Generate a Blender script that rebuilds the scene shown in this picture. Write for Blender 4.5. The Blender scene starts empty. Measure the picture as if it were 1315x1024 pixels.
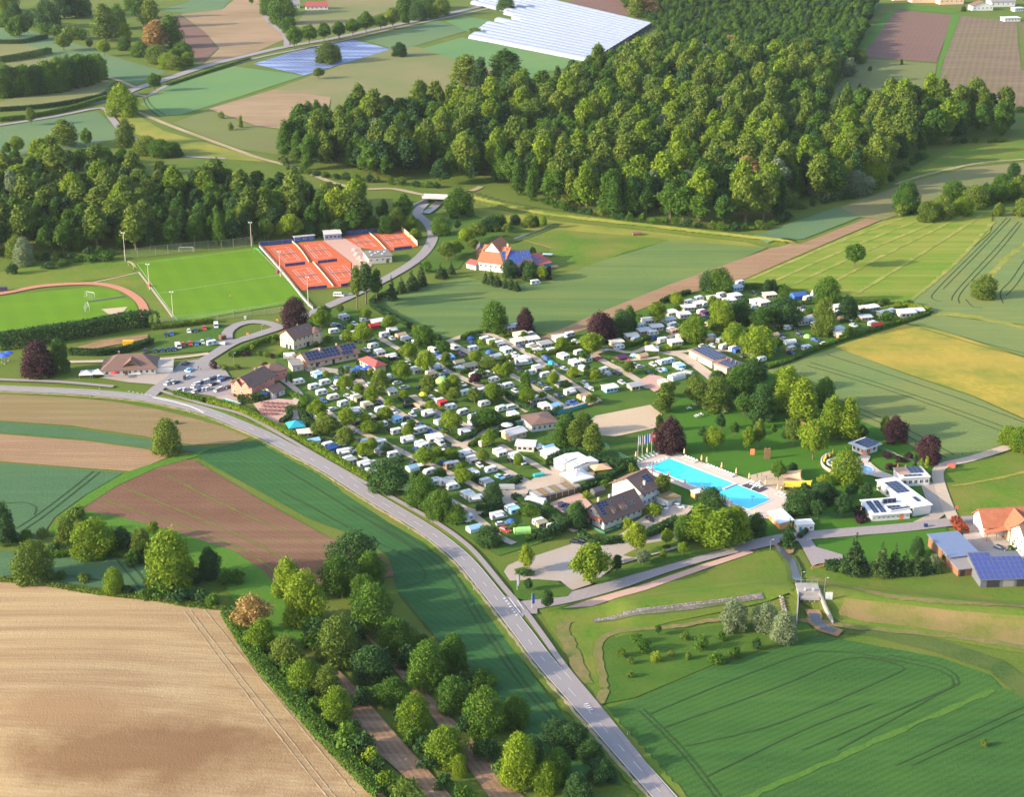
import bpy, math, random
import numpy as np
from mathutils import Vector, Matrix
from mathutils.geometry import delaunay_2d_cdt, intersect_point_line
random.seed(7); rng = np.random.default_rng(11)
C = bpy.context.scene.collection
SC = bpy.context.scene
R = math.radians
# ------------------------------------------------------------------ camera, sky, sun, exposure
CAMH, THETA, FPX = 246.0, math.atan(842 / 2200), 2200.0
cd = bpy.data.cameras.new('camera'); cam = bpy.data.objects.new('camera', cd); C.objects.link(cam)
cd.sensor_width = 36; cd.lens = 36 * FPX / 1315; cd.clip_start = 1; cd.clip_end = 20000
cam.location = (0, 0, CAMH); cam.rotation_euler = (math.pi / 2 - THETA, 0, 0)
SC.camera = cam
SUN_EL, SUN_TO = R(19), Vector((1.0, 0.30, 0)).normalized()      # elevation; ground direction in which shadows fall
W = bpy.data.worlds.new('World'); SC.world = W; W.use_nodes = True
wn = W.node_tree; bg = wn.nodes['Background']
sky = wn.nodes.new('ShaderNodeTexSky'); sky.sky_type = 'NISHITA'; sky.sun_disc = False
sky.sun_elevation = SUN_EL; sky.sun_rotation = math.atan2(-SUN_TO.x, -SUN_TO.y)
sky.air_density = 1.0; sky.dust_density = 2.0; sky.ozone_density = 1.0
wn.links.new(sky.outputs[0], bg.inputs[0]); bg.inputs[1].default_value = 0.15
sd = bpy.data.lights.new('sun', 'SUN'); sd.energy = 3.3; sd.angle = R(0.6); sd.color = (1.0, 0.84, 0.58)
sun = bpy.data.objects.new('sun', sd); C.objects.link(sun)
sdir = Vector((SUN_TO.x * math.cos(SUN_EL), SUN_TO.y * math.cos(SUN_EL), -math.sin(SUN_EL)))
sun.rotation_euler = sdir.to_track_quat('-Z', 'Y').to_euler()
SC.view_settings.view_transform = 'Standard'; SC.view_settings.look = 'None'
SC.view_settings.exposure = 1.55; SC.view_settings.gamma = 1; SC.view_settings.use_curve_mapping = False
SC.cycles.max_bounces = 6; SC.cycles.diffuse_bounces = 3; SC.cycles.transmission_bounces = 3

# ------------------------------------------------------------------ survey: where a sighted point lies on the ground
ct, st = math.cos(THETA), math.sin(THETA)
def ray(px, py):
    a, b = px - 657.5, py - 512
    return Vector((a, ct * FPX - b * st, -st * FPX - b * ct)).normalized()
def flat(px, py):
    d = ray(px, py); t = CAMH / -d.z
    return Vector((d.x * t, d.y * t))
LEVEES = [([flat(*p) for p in ((600, 250), (640, 262), (700, 273), (830, 290), (960, 305), (1010, 312))], 1.8, 9.0),
          ([flat(*p) for p in ((815, 784), (850, 779), (980, 763), (1043, 765), (1180, 778), (1340, 796))], 2.2, 11.0)]
KN = flat(40, 930)
def hgt(x, y):
    z = 0.0
    dx, dy = (x - KN.x) / 85.0, (y - KN.y) / 60.0
    q = dx * dx + dy * dy
    if q < 9: z += 5.0 * max(0.0, math.exp(-q) - 0.012)
    for pl, hh, w in LEVEES:
        best = 1e9
        for a, b in zip(pl, pl[1:]):
            ab = b - a; t = ((x - a.x) * ab.x + (y - a.y) * ab.y) / ab.length_squared
            t = min(1, max(0, t)); d = math.hypot(x - a.x - ab.x * t, y - a.y - ab.y * t)
            if d < best: best = d
        if best < w: z += hh * (0.5 + 0.5 * math.cos(math.pi * best / w))
    return z
def G(px, py):
    d = ray(px, py); z = 0.0
    for _ in range(5):
        t = (CAMH - z) / -d.z; z = hgt(d.x * t, d.y * t)
    return Vector((d.x * t, d.y * t, z))
def P2(v): return Vector((v[0], v[1]))
def scale_at(v): return FPX / ((v[1]) * ct + (CAMH - v[2]) * st)    # photo px per metre
def ang(a, b):
    p, q = flat(*a), flat(*b); return math.atan2(q.y - p.y, q.x - p.x)
ZO = {i: 0.02 + 0.09 * i for i in range(12)}
_lay = {}
def layer(lev):                                                       # every sheet lies 2 mm above the one laid before it at its level
    _lay[lev] = _lay.get(lev, 0) + 1; ZO[lev] = 0.02 + 0.09 * lev + 0.002 * (_lay[lev] % 42); return lev
def zo(x, y, lev):
    return hgt(x, y) + ZO[lev]

# ------------------------------------------------------------------ object helpers
def link(o, parent=None):
    C.objects.link(o)
    if parent: o.parent = parent
    return o
def tag(o, label=None, cat=None, group=None, kind=None):
    if label: o['label'] = label
    if cat: o['category'] = cat
    if group: o['group'] = group
    if kind: o['kind'] = kind
    return o
def thing(name, label, cat, loc, rz=0.0, group=None):
    o = bpy.data.objects.new(name, None); o.empty_display_size = 0.3
    o.location = loc; o.rotation_euler = (0, 0, rz); C.objects.link(o)
    return tag(o, label, cat, group)
class MB:
    def __init__(s): s.v = []; s.f = []; s.m = []
    def add(s, vs, fs, mi=0):
        n = len(s.v); s.v += [tuple(v) for v in vs]; s.f += [tuple(i + n for i in f) for f in fs]; s.m += [mi] * len(fs)
    def box(s, x0, x1, y0, y1, z0, z1, mi=0):
        s.add([(x0, y0, z0), (x1, y0, z0), (x1, y1, z0), (x0, y1, z0), (x0, y0, z1), (x1, y0, z1), (x1, y1, z1), (x0, y1, z1)],
              [(3, 2, 1, 0), (4, 5, 6, 7), (0, 1, 5, 4), (1, 2, 6, 5), (2, 3, 7, 6), (3, 0, 4, 7)], mi)
    def prism_y(s, prof, y0, y1, mi=0, inset=0.0):                      # side profile (x, z) pulled across y
        n = len(prof); cx = sum(p[0] for p in prof) / n
        vs = [(p[0], y0, p[1]) for p in prof] + [(p[0], y1, p[1]) for p in prof]
        s.add(vs, [tuple(range(n)), tuple(range(2 * n - 1, n - 1, -1))] + [((i + 1) % n, i, n + i, n + (i + 1) % n) for i in range(n)], mi)
    def prism_x(s, prof, x0, x1, mi=0):
        n = len(prof)
        vs = [(x0, p[0], p[1]) for p in prof] + [(x1, p[0], p[1]) for p in prof]
        s.add(vs, [tuple(range(n)), tuple(range(2 * n - 1, n - 1, -1))] + [((i + 1) % n, i, n + i, n + (i + 1) % n) for i in range(n)], mi)
    def tube(s, a, b, r0, r1, n=6, mi=0, caps=True):
        a, b = Vector(a), Vector(b); d = (b - a).normalized()
        u = d.orthogonal().normalized(); w = d.cross(u); vs = []
        for c, r in ((a, r0), (b, r1)):
            for i in range(n):
                t = 2 * math.pi * i / n; vs.append(c + (u * math.cos(t) + w * math.sin(t)) * r)
        fs = [(i, (i + 1) % n, n + (i + 1) % n, n + i) for i in range(n)]
        if caps: fs += [tuple(range(n - 1, -1, -1)), tuple(range(n, 2 * n))]
        s.add(vs, fs, mi)
    def rev(s, prof, n=10, mi=0, c=(0, 0)):                             # (r, z) profile turned about z
        vs = []; fs = []
        for r, z in prof:
            for i in range(n):
                t = 2 * math.pi * i / n; vs.append((c[0] + r * math.cos(t), c[1] + r * math.sin(t), z))
        for k in range(len(prof) - 1):
            for i in range(n):
                j = (i + 1) % n; fs.append((k * n + i, k * n + j, (k + 1) * n + j, (k + 1) * n + i))
        fs.append(tuple(range(n - 1, -1, -1))); fs.append(tuple(range((len(prof) - 1) * n, len(prof) * n)))
        s.add(vs, fs, mi)
    def quad(s, a, b, c, d, mi=0): s.add([a, b, c, d], [(0, 1, 2, 3)], mi)
    def mesh(s, name, mats):
        me = bpy.data.meshes.new(name); me.from_pydata(s.v, [], s.f)
        for m in (mats if isinstance(mats, (list, tuple)) else [mats]): me.materials.append(m)
        if any(s.m): me.polygons.foreach_set('material_index', s.m)
        me.update(); return me
    def obj(s, name, mats, parent=None, smooth=False):
        me = s.mesh(name, mats)
        if smooth: me.polygons.foreach_set('use_smooth', [True] * len(me.polygons))
        return link(bpy.data.objects.new(name, me), parent)
def inst(name, me, parent, loc=(0, 0, 0), rot=(0, 0, 0), sc=None):
    o = bpy.data.objects.new(name, me); o.location = loc; o.rotation_euler = rot
    if sc: o.scale = sc
    return link(o, parent)
def dup(root, loc, rz, label=None, sc=None, group=None):
    r = root.copy(); C.objects.link(r); r.location = loc; r.rotation_euler = (0, 0, rz)
    if sc: r.scale = sc
    if label: r['label'] = label
    if group: r['group'] = group
    for ch in root.children:
        c = ch.copy(); C.objects.link(c); c.parent = r
        for g in ch.children:
            d = g.copy(); C.objects.link(d); d.parent = c
    return r

# ------------------------------------------------------------------ materials
def nt(name):
    m = bpy.data.materials.new(name); m.use_nodes = True; t = m.node_tree
    return m, t, t.nodes['Principled BSDF']
def N(t, typ, **kw):
    n = t.nodes.new(typ)
    for k, v in kw.items(): setattr(n, k, v)
    return n
def mix(t, fac, a, b, mode='MIX'):
    n = N(t, 'ShaderNodeMix', data_type='RGBA', blend_type=mode)
    for i, v in ((0, fac), (6, a), (7, b)):
        if hasattr(v, 'links'): t.links.new(v, n.inputs[i])
        else: n.inputs[i].default_value = v if i == 0 else (*v[:3], 1)
    return n.outputs[2]
def noise(t, vec, scale, detail=3, rough=0.55):
    n = N(t, 'ShaderNodeTexNoise'); n.inputs['Scale'].default_value = scale
    n.inputs['Detail'].default_value = detail; n.inputs['Roughness'].default_value = rough
    t.links.new(vec, n.inputs['Vector']); return n.outputs['Fac']
def ramp(t, fac, lo, hi, a=0.0, b=1.0):
    n = N(t, 'ShaderNodeMapRange'); n.inputs[1].default_value = lo; n.inputs[2].default_value = hi
    n.inputs[3].default_value = a; n.inputs[4].default_value = b; t.links.new(fac, n.inputs[0]); return n.outputs[0]
def mapping(t, vec, rz=0.0, sc=(1, 1, 1)):
    n = N(t, 'ShaderNodeMapping'); n.inputs['Rotation'].default_value = (0, 0, rz); n.inputs['Scale'].default_value = sc
    t.links.new(vec, n.inputs['Vector']); return n.outputs[0]
_plain = {}
def plain(col, rough=0.6, metal=0.0, var=0.12, scale=0.8):
    key = (tuple(col), rough, metal, var, scale)
    if key in _plain: return _plain[key]
    m, t, b = nt('paint'); tc = N(t, 'ShaderNodeTexCoord')
    f = noise(t, tc.outputs['Object'], scale, 4)
    c = mix(t, f, [x * (1 - var) for x in col], [min(1, x * (1 + var)) for x in col])
    t.links.new(c, b.inputs['Base Color']); b.inputs['Roughness'].default_value = rough; b.inputs['Metallic'].default_value = metal
    _plain[key] = m; return m
def field_mat(name, c1, c2, c3=None, big=0.02, fine=1.2, row=None, rough=0.95, bump=0.5, blotch=None, streak=None, rowk=0.25):
    """soil, crop or turf: fine grain c1/c2, broad patches c3, rows along an angle; blotch = patch of other soil (centre, radii, colour)"""
    m, t, b = nt(name); tc = N(t, 'ShaderNodeTexCoord'); v = tc.outputs['Object']
    f = noise(t, v, fine, 4, 0.7)
    c = mix(t, ramp(t, f, 0.3, 0.7), c1, c2)
    if c3:
        g = noise(t, v, big, 4, 0.6); c = mix(t, ramp(t, g, 0.38, 0.66), c, c3)
    if streak:                                                   # broad stripes drawn out along an angle
        a, wid, k, cs = streak
        s = noise(t, mapping(t, v, -a, (0.05 / wid * 0.15, 1.0 / wid, 1)), 1.0, 3, 0.6)
        c = mix(t, ramp(t, s, 0.42, 0.62, 0, k), c, cs)
    hsrc = f
    if row:
        a, sp = row
        w = N(t, 'ShaderNodeTexWave', bands_direction='Y'); w.inputs['Scale'].default_value = 0.314 / sp
        w.inputs['Distortion'].default_value = 1.2; w.inputs['Detail'].default_value = 2; w.inputs['Detail Scale'].default_value = 0.6
        t.links.new(mapping(t, v, -a), w.inputs['Vector'])
        s2 = noise(t, mapping(t, v, -a, (0.03, 1.0 / sp, 1)), 0.6, 3)
        c = mix(t, ramp(t, w.outputs['Fac'], 0.2, 0.8, 0, rowk), c, [x * 0.55 for x in c1])
        c = mix(t, ramp(t, s2, 0.45, 0.7, 0, rowk * 1.6), c, [min(1, x * 1.35) for x in c2])
    if blotch:
        for (cx, cy), (rx, ry), col in blotch:
            mp = N(t, 'ShaderNodeMapping'); mp.inputs['Location'].default_value = (-cx / rx, -cy / ry, 0); mp.inputs['Scale'].default_value = (1 / rx, 1 / ry, 0)
            t.links.new(v, mp.inputs['Vector'])
            ln = N(t, 'ShaderNodeVectorMath', operation='LENGTH'); t.links.new(mp.outputs[0], ln.inputs[0])
            ad = N(t, 'ShaderNodeMath', operation='ADD'); t.links.new(ln.outputs['Value'], ad.inputs[0])
            t.links.new(ramp(t, noise(t, v, 0.06, 5, 0.65), 0.2, 0.8, -0.5, 0.5), ad.inputs[1])
            c = mix(t, ramp(t, ad.outputs[0], 0.45, 1.15, 0.85, 0), c, col)
    t.links.new(c, b.inputs['Base Color']); b.inputs['Roughness'].default_value = rough; b.inputs['Specular IOR Level'].default_value = 0.15
    if bump:
        bp = N(t, 'ShaderNodeBump'); bp.inputs['Strength'].default_value = bump; bp.inputs['Distance'].default_value = 0.35
        t.links.new(hsrc, bp.inputs['Height']); t.links.new(bp.outputs[0], b.inputs['Normal'])
    return m
def leaf_mat(name, c1, c2, trans=0.3):
    m, t, b = nt(name); tc = N(t, 'ShaderNodeTexCoord'); oi = N(t, 'ShaderNodeObjectInfo'); ge = N(t, 'ShaderNodeNewGeometry')
    f = noise(t, tc.outputs['Object'], 0.35, 2)
    ad = N(t, 'ShaderNodeMath', operation='ADD'); t.links.new(ramp(t, f, 0.3, 0.7, 0, 0.5), ad.inputs[0])
    a2 = N(t, 'ShaderNodeMath', operation='MULTIPLY_ADD'); t.links.new(ge.outputs['Random Per Island'], a2.inputs[0]); a2.inputs[1].default_value = 0.5
    t.links.new(ramp(t, oi.outputs['Random'], 0, 1, -0.25, 0.3), a2.inputs[2]); t.links.new(a2.outputs[0], ad.inputs[1])
    c = mix(t, ad.outputs[0], c1, c2)
    b.inputs['Roughness'].default_value = 0.7; b.inputs['Specular IOR Level'].default_value = 0.2
    t.links.new(c, b.inputs['Base Color'])
    tr = N(t, 'ShaderNodeBsdfTranslucent'); t.links.new(c, tr.inputs[0])
    mx = N(t, 'ShaderNodeMixShader'); mx.inputs[0].default_value = trans
    t.links.new(b.outputs[0], mx.inputs[1]); t.links.new(tr.outputs[0], mx.inputs[2])
    t.links.new(mx.outputs[0], t.nodes['Material Output'].inputs[0])
    return m
LEAF = {
 'g': leaf_mat('mid_green_leaves', (0.030, 0.092, 0.012), (0.098, 0.190, 0.016), 0.32),
 'y': leaf_mat('light_green_leaves', (0.090, 0.175, 0.010), (0.215, 0.300, 0.018), 0.36),
 'd': leaf_mat('dark_green_leaves', (0.016, 0.056, 0.018), (0.048, 0.115, 0.024), 0.25),
 'cop': leaf_mat('copper_leaves', (0.028, 0.011, 0.017), (0.062, 0.024, 0.034), 0.15),
 'sil': leaf_mat('silver_willow_leaves', (0.120, 0.175, 0.085), (0.230, 0.280, 0.155)),
 'tan': leaf_mat('tan_twigs', (0.240, 0.150, 0.050), (0.360, 0.240, 0.090)),
 'ol': leaf_mat('olive_leaves', (0.062, 0.118, 0.016), (0.160, 0.220, 0.026)),
 'sp': leaf_mat('spruce_needles', (0.018, 0.050, 0.018), (0.054, 0.098, 0.022), 0.1),
 'red': leaf_mat('red_hedge_leaves', (0.160, 0.030, 0.020), (0.300, 0.070, 0.030)),
 'br': leaf_mat('bright_green_leaves', (0.160, 0.250, 0.012), (0.270, 0.340, 0.025), 0.38),
}
BARK = plain((0.13, 0.095, 0.065), 0.9, 0, 0.4, 3)
WHITE = plain((0.62, 0.62, 0.61), 0.45, 0, 0.06)
GLASS = plain((0.03, 0.04, 0.055), 0.12, 0, 0.1)
DARK = plain((0.03, 0.03, 0.035), 0.6)
STEEL = plain((0.42, 0.43, 0.44), 0.4, 0.6)
CONC = plain((0.29, 0.27, 0.26), 0.9, 0, 0.2, 0.5)
WOOD = plain((0.20, 0.11, 0.06), 0.8, 0, 0.3, 2)
SOLAR = plain((0.022, 0.030, 0.085), 0.18, 0.1, 0.2)
SOLARB = plain((0.045, 0.10, 0.36), 0.2, 0.1, 0.15)
TYRE = plain((0.02, 0.02, 0.02), 0.9)
CREAM = plain((0.62, 0.46, 0.32), 0.85)
ROOFB = plain((0.165, 0.096, 0.078), 0.85, 0, 0.35, 1.6)
ROOFO = plain((0.34, 0.118, 0.062), 0.85, 0, 0.35, 0.7)
ROOFR = plain((0.34, 0.075, 0.070), 0.75, 0, 0.2)
ROOFP = plain((0.10, 0.075, 0.095), 0.85, 0, 0.3)

# ------------------------------------------------------------------ ground sheet
GRASS = field_mat('grass', (0.060, 0.110, 0.012), (0.105, 0.160, 0.020), (0.120, 0.145, 0.028), 0.03, 0.9)
def drape(name, pts, mat, lev, label=None, kind='structure', world=False, grid=2.2, parent=None):
    layer(lev)
    vs = [Vector(p[:2]) for p in pts] if world else [P2(G(*p)) for p in pts]
    out = []
    for a, b in zip(vs, vs[1:] + vs[:1]):
        n = max(1, int((b - a).length / 2.0)) if any(hgt(*(a.lerp(b, k / 8))) > 0.03 for k in range(9)) else 1
        out += [a.lerp(b, k / n) for k in range(n)]
    area = sum(a.x * b.y - b.x * a.y for a, b in zip(out, out[1:] + out[:1]))
    if area < 0: out.reverse()
    n = len(out); pv = list(out)
    x0, x1 = min(v.x for v in out), max(v.x for v in out); y0, y1 = min(v.y for v in out), max(v.y for v in out)
    if y0 < 1000:
        for X in np.arange(x0, x1, grid):
            for Y in np.arange(y0, min(y1, 1000), grid):
                if hgt(X, Y) > 0.02: pv.append(Vector((X + 0.001, Y + 0.0007)))
    r = delaunay_2d_cdt(pv, [], [list(range(n))], 1, 1e-4)
    me = bpy.data.meshes.new(name)
    me.from_pydata([(v.x, v.y, zo(v.x, v.y, lev)) for v in r[0]], [], [tuple(f) for f in r[2]])
    me.materials.append(mat); me.polygons.foreach_set('use_smooth', [True] * len(me.polygons)); me.update()
    return tag(link(bpy.data.objects.new(name, me), parent), kind=kind if not parent else None, label=label)
def smooth_line(vs, step):
    out = []
    for i in range(len(vs) - 1):
        p0, p1, p2, p3 = vs[max(0, i - 1)], vs[i], vs[i + 1], vs[min(len(vs) - 1, i + 2)]
        n = max(1, int((p2 - p1).length / step))
        for k in range(n):
            t = k / n
            out.append(0.5 * ((2 * p1) + (p2 - p0) * t + (2 * p0 - 5 * p1 + 4 * p2 - p3) * t * t + (3 * p1 - p0 - 3 * p2 + p3) * t ** 3))
    out.append(vs[-1]); return out
def offset(line, i, d):
    a, b = line[max(0, i - 1)], line[min(len(line) - 1, i + 1)]
    t = (b - a).normalized(); return Vector((line[i].x - t.y * d, line[i].y + t.x * d))
def strip(name, pts, wid, mat, lev, kind='structure', off=0.0, parent=None, step=3.0, rag=0.0, world=False, dash=None):
    layer(lev)
    line = smooth_line([Vector(p[:2]) if world else P2(G(*p)) for p in pts], step)
    if step > 1.6 and any(hgt(p.x, p.y) > 0.03 for p in line): line = smooth_line([Vector(p[:2]) if world else P2(G(*p)) for p in pts], 1.6)
    vs, fs = [], []; run = 0.0
    for i, p in enumerate(line):
        w = wid / 2
        l = offset(line, i, off + w + random.uniform(-rag, rag)); r = offset(line, i, off - w + random.uniform(-rag, rag))
        vs += [(l.x, l.y, zo(l.x, l.y, lev)), (r.x, r.y, zo(r.x, r.y, lev))]
        if i:
            run += (p - line[i - 1]).length
            if not dash or (run % sum(dash)) < dash[0]: fs.append((2 * i - 2, 2 * i - 1, 2 * i + 1, 2 * i))
    me = bpy.data.meshes.new(name); me.from_pydata(vs, [], fs); me.materials.append(mat); me.polygons.foreach_set('use_smooth', [True] * len(fs)); me.update()
    return tag(link(bpy.data.objects.new(name, me), parent), kind=kind if not parent else None)
def ground_sheet():
    xs = sorted(set([-6000, -2500, -1200, -700] + list(np.arange(-420, 520, 3.5)) + [700, 1200, 2500, 6000]))
    ys = sorted(set([-2000, 0, 200] + list(np.arange(290, 1020, 3.5)) + [1200, 1600, 2200, 3200, 5000, 9000]))
    vs = [(x, y, hgt(x, y) - 0.03 - 0.3 * min(1, 2 * hgt(x, y))) for y in ys for x in xs]; nx = len(xs)
    fs = [(j * nx + i, j * nx + i + 1, (j + 1) * nx + i + 1, (j + 1) * nx + i) for j in range(len(ys) - 1) for i in range(nx - 1)]
    me = bpy.data.meshes.new('ground'); me.from_pydata(vs, [], fs); me.materials.append(GRASS)
    tag(link(bpy.data.objects.new('ground', me)), kind='structure')
ground_sheet()

# ------------------------------------------------------------------ fields
A = lambda a, b: ang(a, b)
bl1 = flat(190, 985); bl2 = flat(420, 990); bl3 = flat(80, 930)
M = {}
M['tan'] = field_mat('tan_soil', (0.330, 0.232, 0.122), (0.450, 0.335, 0.195), (0.40, 0.275, 0.140), 0.02, 1.6, row=(A((0, 830), (250, 850)), 1.6), rowk=0.14,
    blotch=[((bl1.x, bl1.y), (46, 17), (0.200, 0.108, 0.052)), ((bl3.x, bl3.y), (30, 10), (0.29, 0.175, 0.09))], streak=(A((0, 860), (250, 880)), 7, 0.55, (0.245, 0.140, 0.075)))
M['strip_soil'] = field_mat('strip_soil', (0.215, 0.130, 0.085), (0.330, 0.215, 0.140), (0.25, 0.15, 0.09), 0.03, 1.6, row=(A((449, 876), (540, 985)), 1.7), rowk=0.35)
M['dark_soil'] = field_mat('dark_soil', (0.110, 0.054, 0.034), (0.170, 0.088, 0.055), (0.180, 0.102, 0.064), 0.022, 1.4, row=(A((215, 612), (400, 697)), 2.0), rowk=0.10, streak=(A((215, 612), (400, 697)), 14, 0.6, (0.25, 0.155, 0.092)))
M['olive_soil'] = field_mat('olive_soil', (0.175, 0.125, 0.060), (0.265, 0.190, 0.100), (0.21, 0.165, 0.07), 0.02, 1.4, row=(A((0, 520), (200, 535)), 2.2), rowk=0.2)
M['brown_soil'] = field_mat('brown_soil', (0.215, 0.125, 0.072), (0.320, 0.200, 0.120), (0.275, 0.185, 0.105), 0.02, 1.4, row=(A((0, 570), (200, 585)), 2.2), rowk=0.2)
M['teal_crop'] = field_mat('teal_crop', (0.042, 0.105, 0.048), (0.075, 0.150, 0.068), (0.068, 0.135, 0.058), 0.03, 1.2, row=(A((0, 640), (120, 620)), 2.5), rowk=0.12)
M['green_crop'] = field_mat('green_crop', (0.020, 0.080, 0.024), (0.040, 0.116, 0.036), (0.042, 0.115, 0.030), 0.022, 1.3, row=(A((446, 654), (570, 731)), 2.2), rowk=0.18)
M['wheat_right'] = field_mat('wheat_right', (0.022, 0.076, 0.016), (0.042, 0.110, 0.024), (0.046, 0.118, 0.022), 0.022, 1.3, row=(A((837, 919), (1030, 842)), 2.0), rowk=0.22, streak=(A((837, 919), (1030, 842)), 9, 0.35, (0.075, 0.150, 0.026)))
M['bright_grass'] = field_mat('bright_grass', (0.055, 0.140, 0.012), (0.085, 0.190, 0.020), None, 0.03, 1.2)
M['lawn'] = field_mat('lawn', (0.040, 0.125, 0.010), (0.060, 0.160, 0.014), (0.050, 0.135, 0.012), 0.04, 0.9, bump=0.25)
M['pitch'] = field_mat('pitch_turf', (0.088, 0.190, 0.006), (0.112, 0.225, 0.009), (0.100, 0.200, 0.008), 0.04, 0.9, bump=0.15, row=(A((240, 318), (300, 400)), 11), rowk=0.12)
M['meadow'] = field_mat('meadow', (0.066, 0.142, 0.011), (0.118, 0.195, 0.018), (0.165, 0.170, 0.032), 0.05, 0.55, streak=(0.3, 25, 0.35, (0.06, 0.12, 0.016)))
M['park'] = field_mat('park_grass', (0.036, 0.095, 0.010), (0.060, 0.130, 0.016), (0.075, 0.130, 0.018), 0.05, 0.9)
M['dry'] = field_mat('dry_meadow', (0.190, 0.195, 0.030), (0.285, 0.260, 0.050), (0.135, 0.175, 0.024), 0.035, 0.6)
M['yellow'] = field_mat('yellow_meadow', (0.265, 0.220, 0.028), (0.380, 0.300, 0.050), (0.165, 0.195, 0.028), 0.05, 0.35, streak=(A((1075, 446), (1300, 535)), 12, 0.45, (0.36, 0.25, 0.055)))
M['scrub'] = field_mat('scrub_meadow', (0.105, 0.140, 0.040), (0.170, 0.190, 0.060), (0.140, 0.150, 0.055), 0.04, 0.8)
M['pale_crop'] = field_mat('pale_crop', (0.098, 0.155, 0.042), (0.138, 0.200, 0.056), (0.150, 0.190, 0.048), 0.02, 1.1, row=(A((500, 395), (860, 325)), 3.0), rowk=0.12, streak=(A((500, 400), (860, 330)), 16, 0.5, (0.050, 0.120, 0.042)))
M['blue_crop'] = field_mat('blue_green_crop', (0.110, 0.165, 0.052), (0.150, 0.210, 0.070), (0.175, 0.200, 0.060), 0.02, 1.1, row=(A((1000, 470), (1300, 545)), 3), rowk=0.12)
M['far_crop'] = field_mat('far_crop', (0.075, 0.140, 0.070), (0.105, 0.180, 0.085), (0.115, 0.175, 0.075), 0.012, 0.8)
M['far_bright'] = field_mat('far_bright_crop', (0.085, 0.185, 0.068), (0.115, 0.215, 0.080), (0.125, 0.215, 0.070), 0.012, 0.8)
M['far_olive'] = field_mat('far_olive', (0.125, 0.150, 0.052), (0.175, 0.190, 0.072), (0.205, 0.180, 0.085), 0.012, 0.8)
M['far_brown'] = field_mat('far_brown', (0.265, 0.180, 0.110), (0.350, 0.245, 0.155), (0.23, 0.165, 0.09), 0.012, 0.8, row=(A((280, 150), (420, 125)), 5), rowk=0.12)
M['purple'] = field_mat('purple_soil', (0.140, 0.078, 0.066), (0.190, 0.110, 0.090), (0.165, 0.105, 0.072), 0.01, 0.8, row=(A((1150, 15), (1110, 70)), 4), rowk=0.12)
M['mauve'] = field_mat('mauve_soil', (0.140, 0.098, 0.068), (0.195, 0.138, 0.098), (0.165, 0.135, 0.070), 0.012, 0.8, row=(A((1270, 30), (1245, 130)), 5), rowk=0.25)
M['plastic'] = field_mat('plastic_film', (0.085, 0.120, 0.270), (0.200, 0.250, 0.440), None, 0.01, 0.5, rough=0.4, row=(A((390, 75), (440, 92)), 4.5), rowk=0.7)
M['clay'] = field_mat('red_clay', (0.470, 0.095, 0.038), (0.560, 0.130, 0.055), None, 0.05, 1.0, bump=0.1)
M['gravel'] = field_mat('gravel', (0.300, 0.265, 0.250), (0.400, 0.355, 0.335), (0.35, 0.285, 0.235), 0.05, 2.0, bump=0.3)
M['sand'] = field_mat('sand', (0.420, 0.325, 0.230), (0.500, 0.395, 0.285), None, 0.05, 2.0, bump=0.3)
M['earth'] = field_mat('bare_earth', (0.260, 0.150, 0.085), (0.370, 0.230, 0.140), (0.2, 0.14, 0.07), 0.08, 0.8)
M['asphalt'] = field_mat('asphalt', (0.225, 0.205, 0.215), (0.290, 0.265, 0.275), (0.265, 0.245, 0.25), 0.03, 1.6, bump=0.1)
M['path'] = field_mat('path_asphalt', (0.235, 0.205, 0.215), (0.305, 0.270, 0.275), None, 0.05, 1.6, bump=0.1)
M['lane'] = field_mat('lane_gravel', (0.420, 0.325, 0.265), (0.520, 0.415, 0.345), (0.40, 0.33, 0.25), 0.06, 1.6, bump=0.2)
M['track'] = field_mat('dirt_track', (0.330, 0.245, 0.165), (0.440, 0.335, 0.235), (0.28, 0.24, 0.12), 0.06, 1.2)
M['deck'] = field_mat('deck_paving', (0.500, 0.415, 0.370), (0.580, 0.490, 0.440), None, 0.05, 1.5, bump=0.1)
M['brick'] = field_mat('brick_paving', (0.420, 0.260, 0.215), (0.520, 0.340, 0.285), None, 0.05, 2.0, bump=0.2)
M['rut'] = field_mat('rut_soil', (0.024, 0.056, 0.020), (0.044, 0.080, 0.028))
M['stub'] = field_mat('stubble_strip', (0.235, 0.235, 0.045), (0.320, 0.300, 0.070), (0.15, 0.19, 0.03), 0.06, 0.7)
M['bank'] = field_mat('dry_bank', (0.115, 0.135, 0.026), (0.175, 0.170, 0.038), (0.230, 0.165, 0.070), 0.06, 0.8)
M['rut_track'] = field_mat('worn_track', (0.155, 0.125, 0.045), (0.235, 0.180, 0.085), (0.110, 0.145, 0.030), 0.12, 0.7)
M['stripe'] = field_mat('striped_grass', (0.088, 0.175, 0.012), (0.140, 0.225, 0.018), (0.170, 0.205, 0.026), 0.03, 0.6, streak=(A((1020, 365), (1215, 280)), 7, 0.6, (0.24, 0.25, 0.045)))
M['soft_strip'] = field_mat('grass_strip', (0.050, 0.125, 0.018), (0.085, 0.165, 0.026), None, 0.05, 0.6)
M['soil_track'] = field_mat('soil_track', (0.42, 0.31, 0.185), (0.49, 0.37, 0.23), None, 0.05, 1.2)
M['mown'] = field_mat('mown_grass', (0.22, 0.23, 0.045), (0.33, 0.31, 0.085), (0.15, 0.20, 0.03), 0.10, 0.5)
M['rocks'] = field_mat('stone_bed', (0.130, 0.115, 0.105), (0.230, 0.200, 0.185), (0.10, 0.12, 0.05), 0.1, 1.2, bump=1)
M['line'] = plain((0.55, 0.54, 0.54), 0.7)
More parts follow.
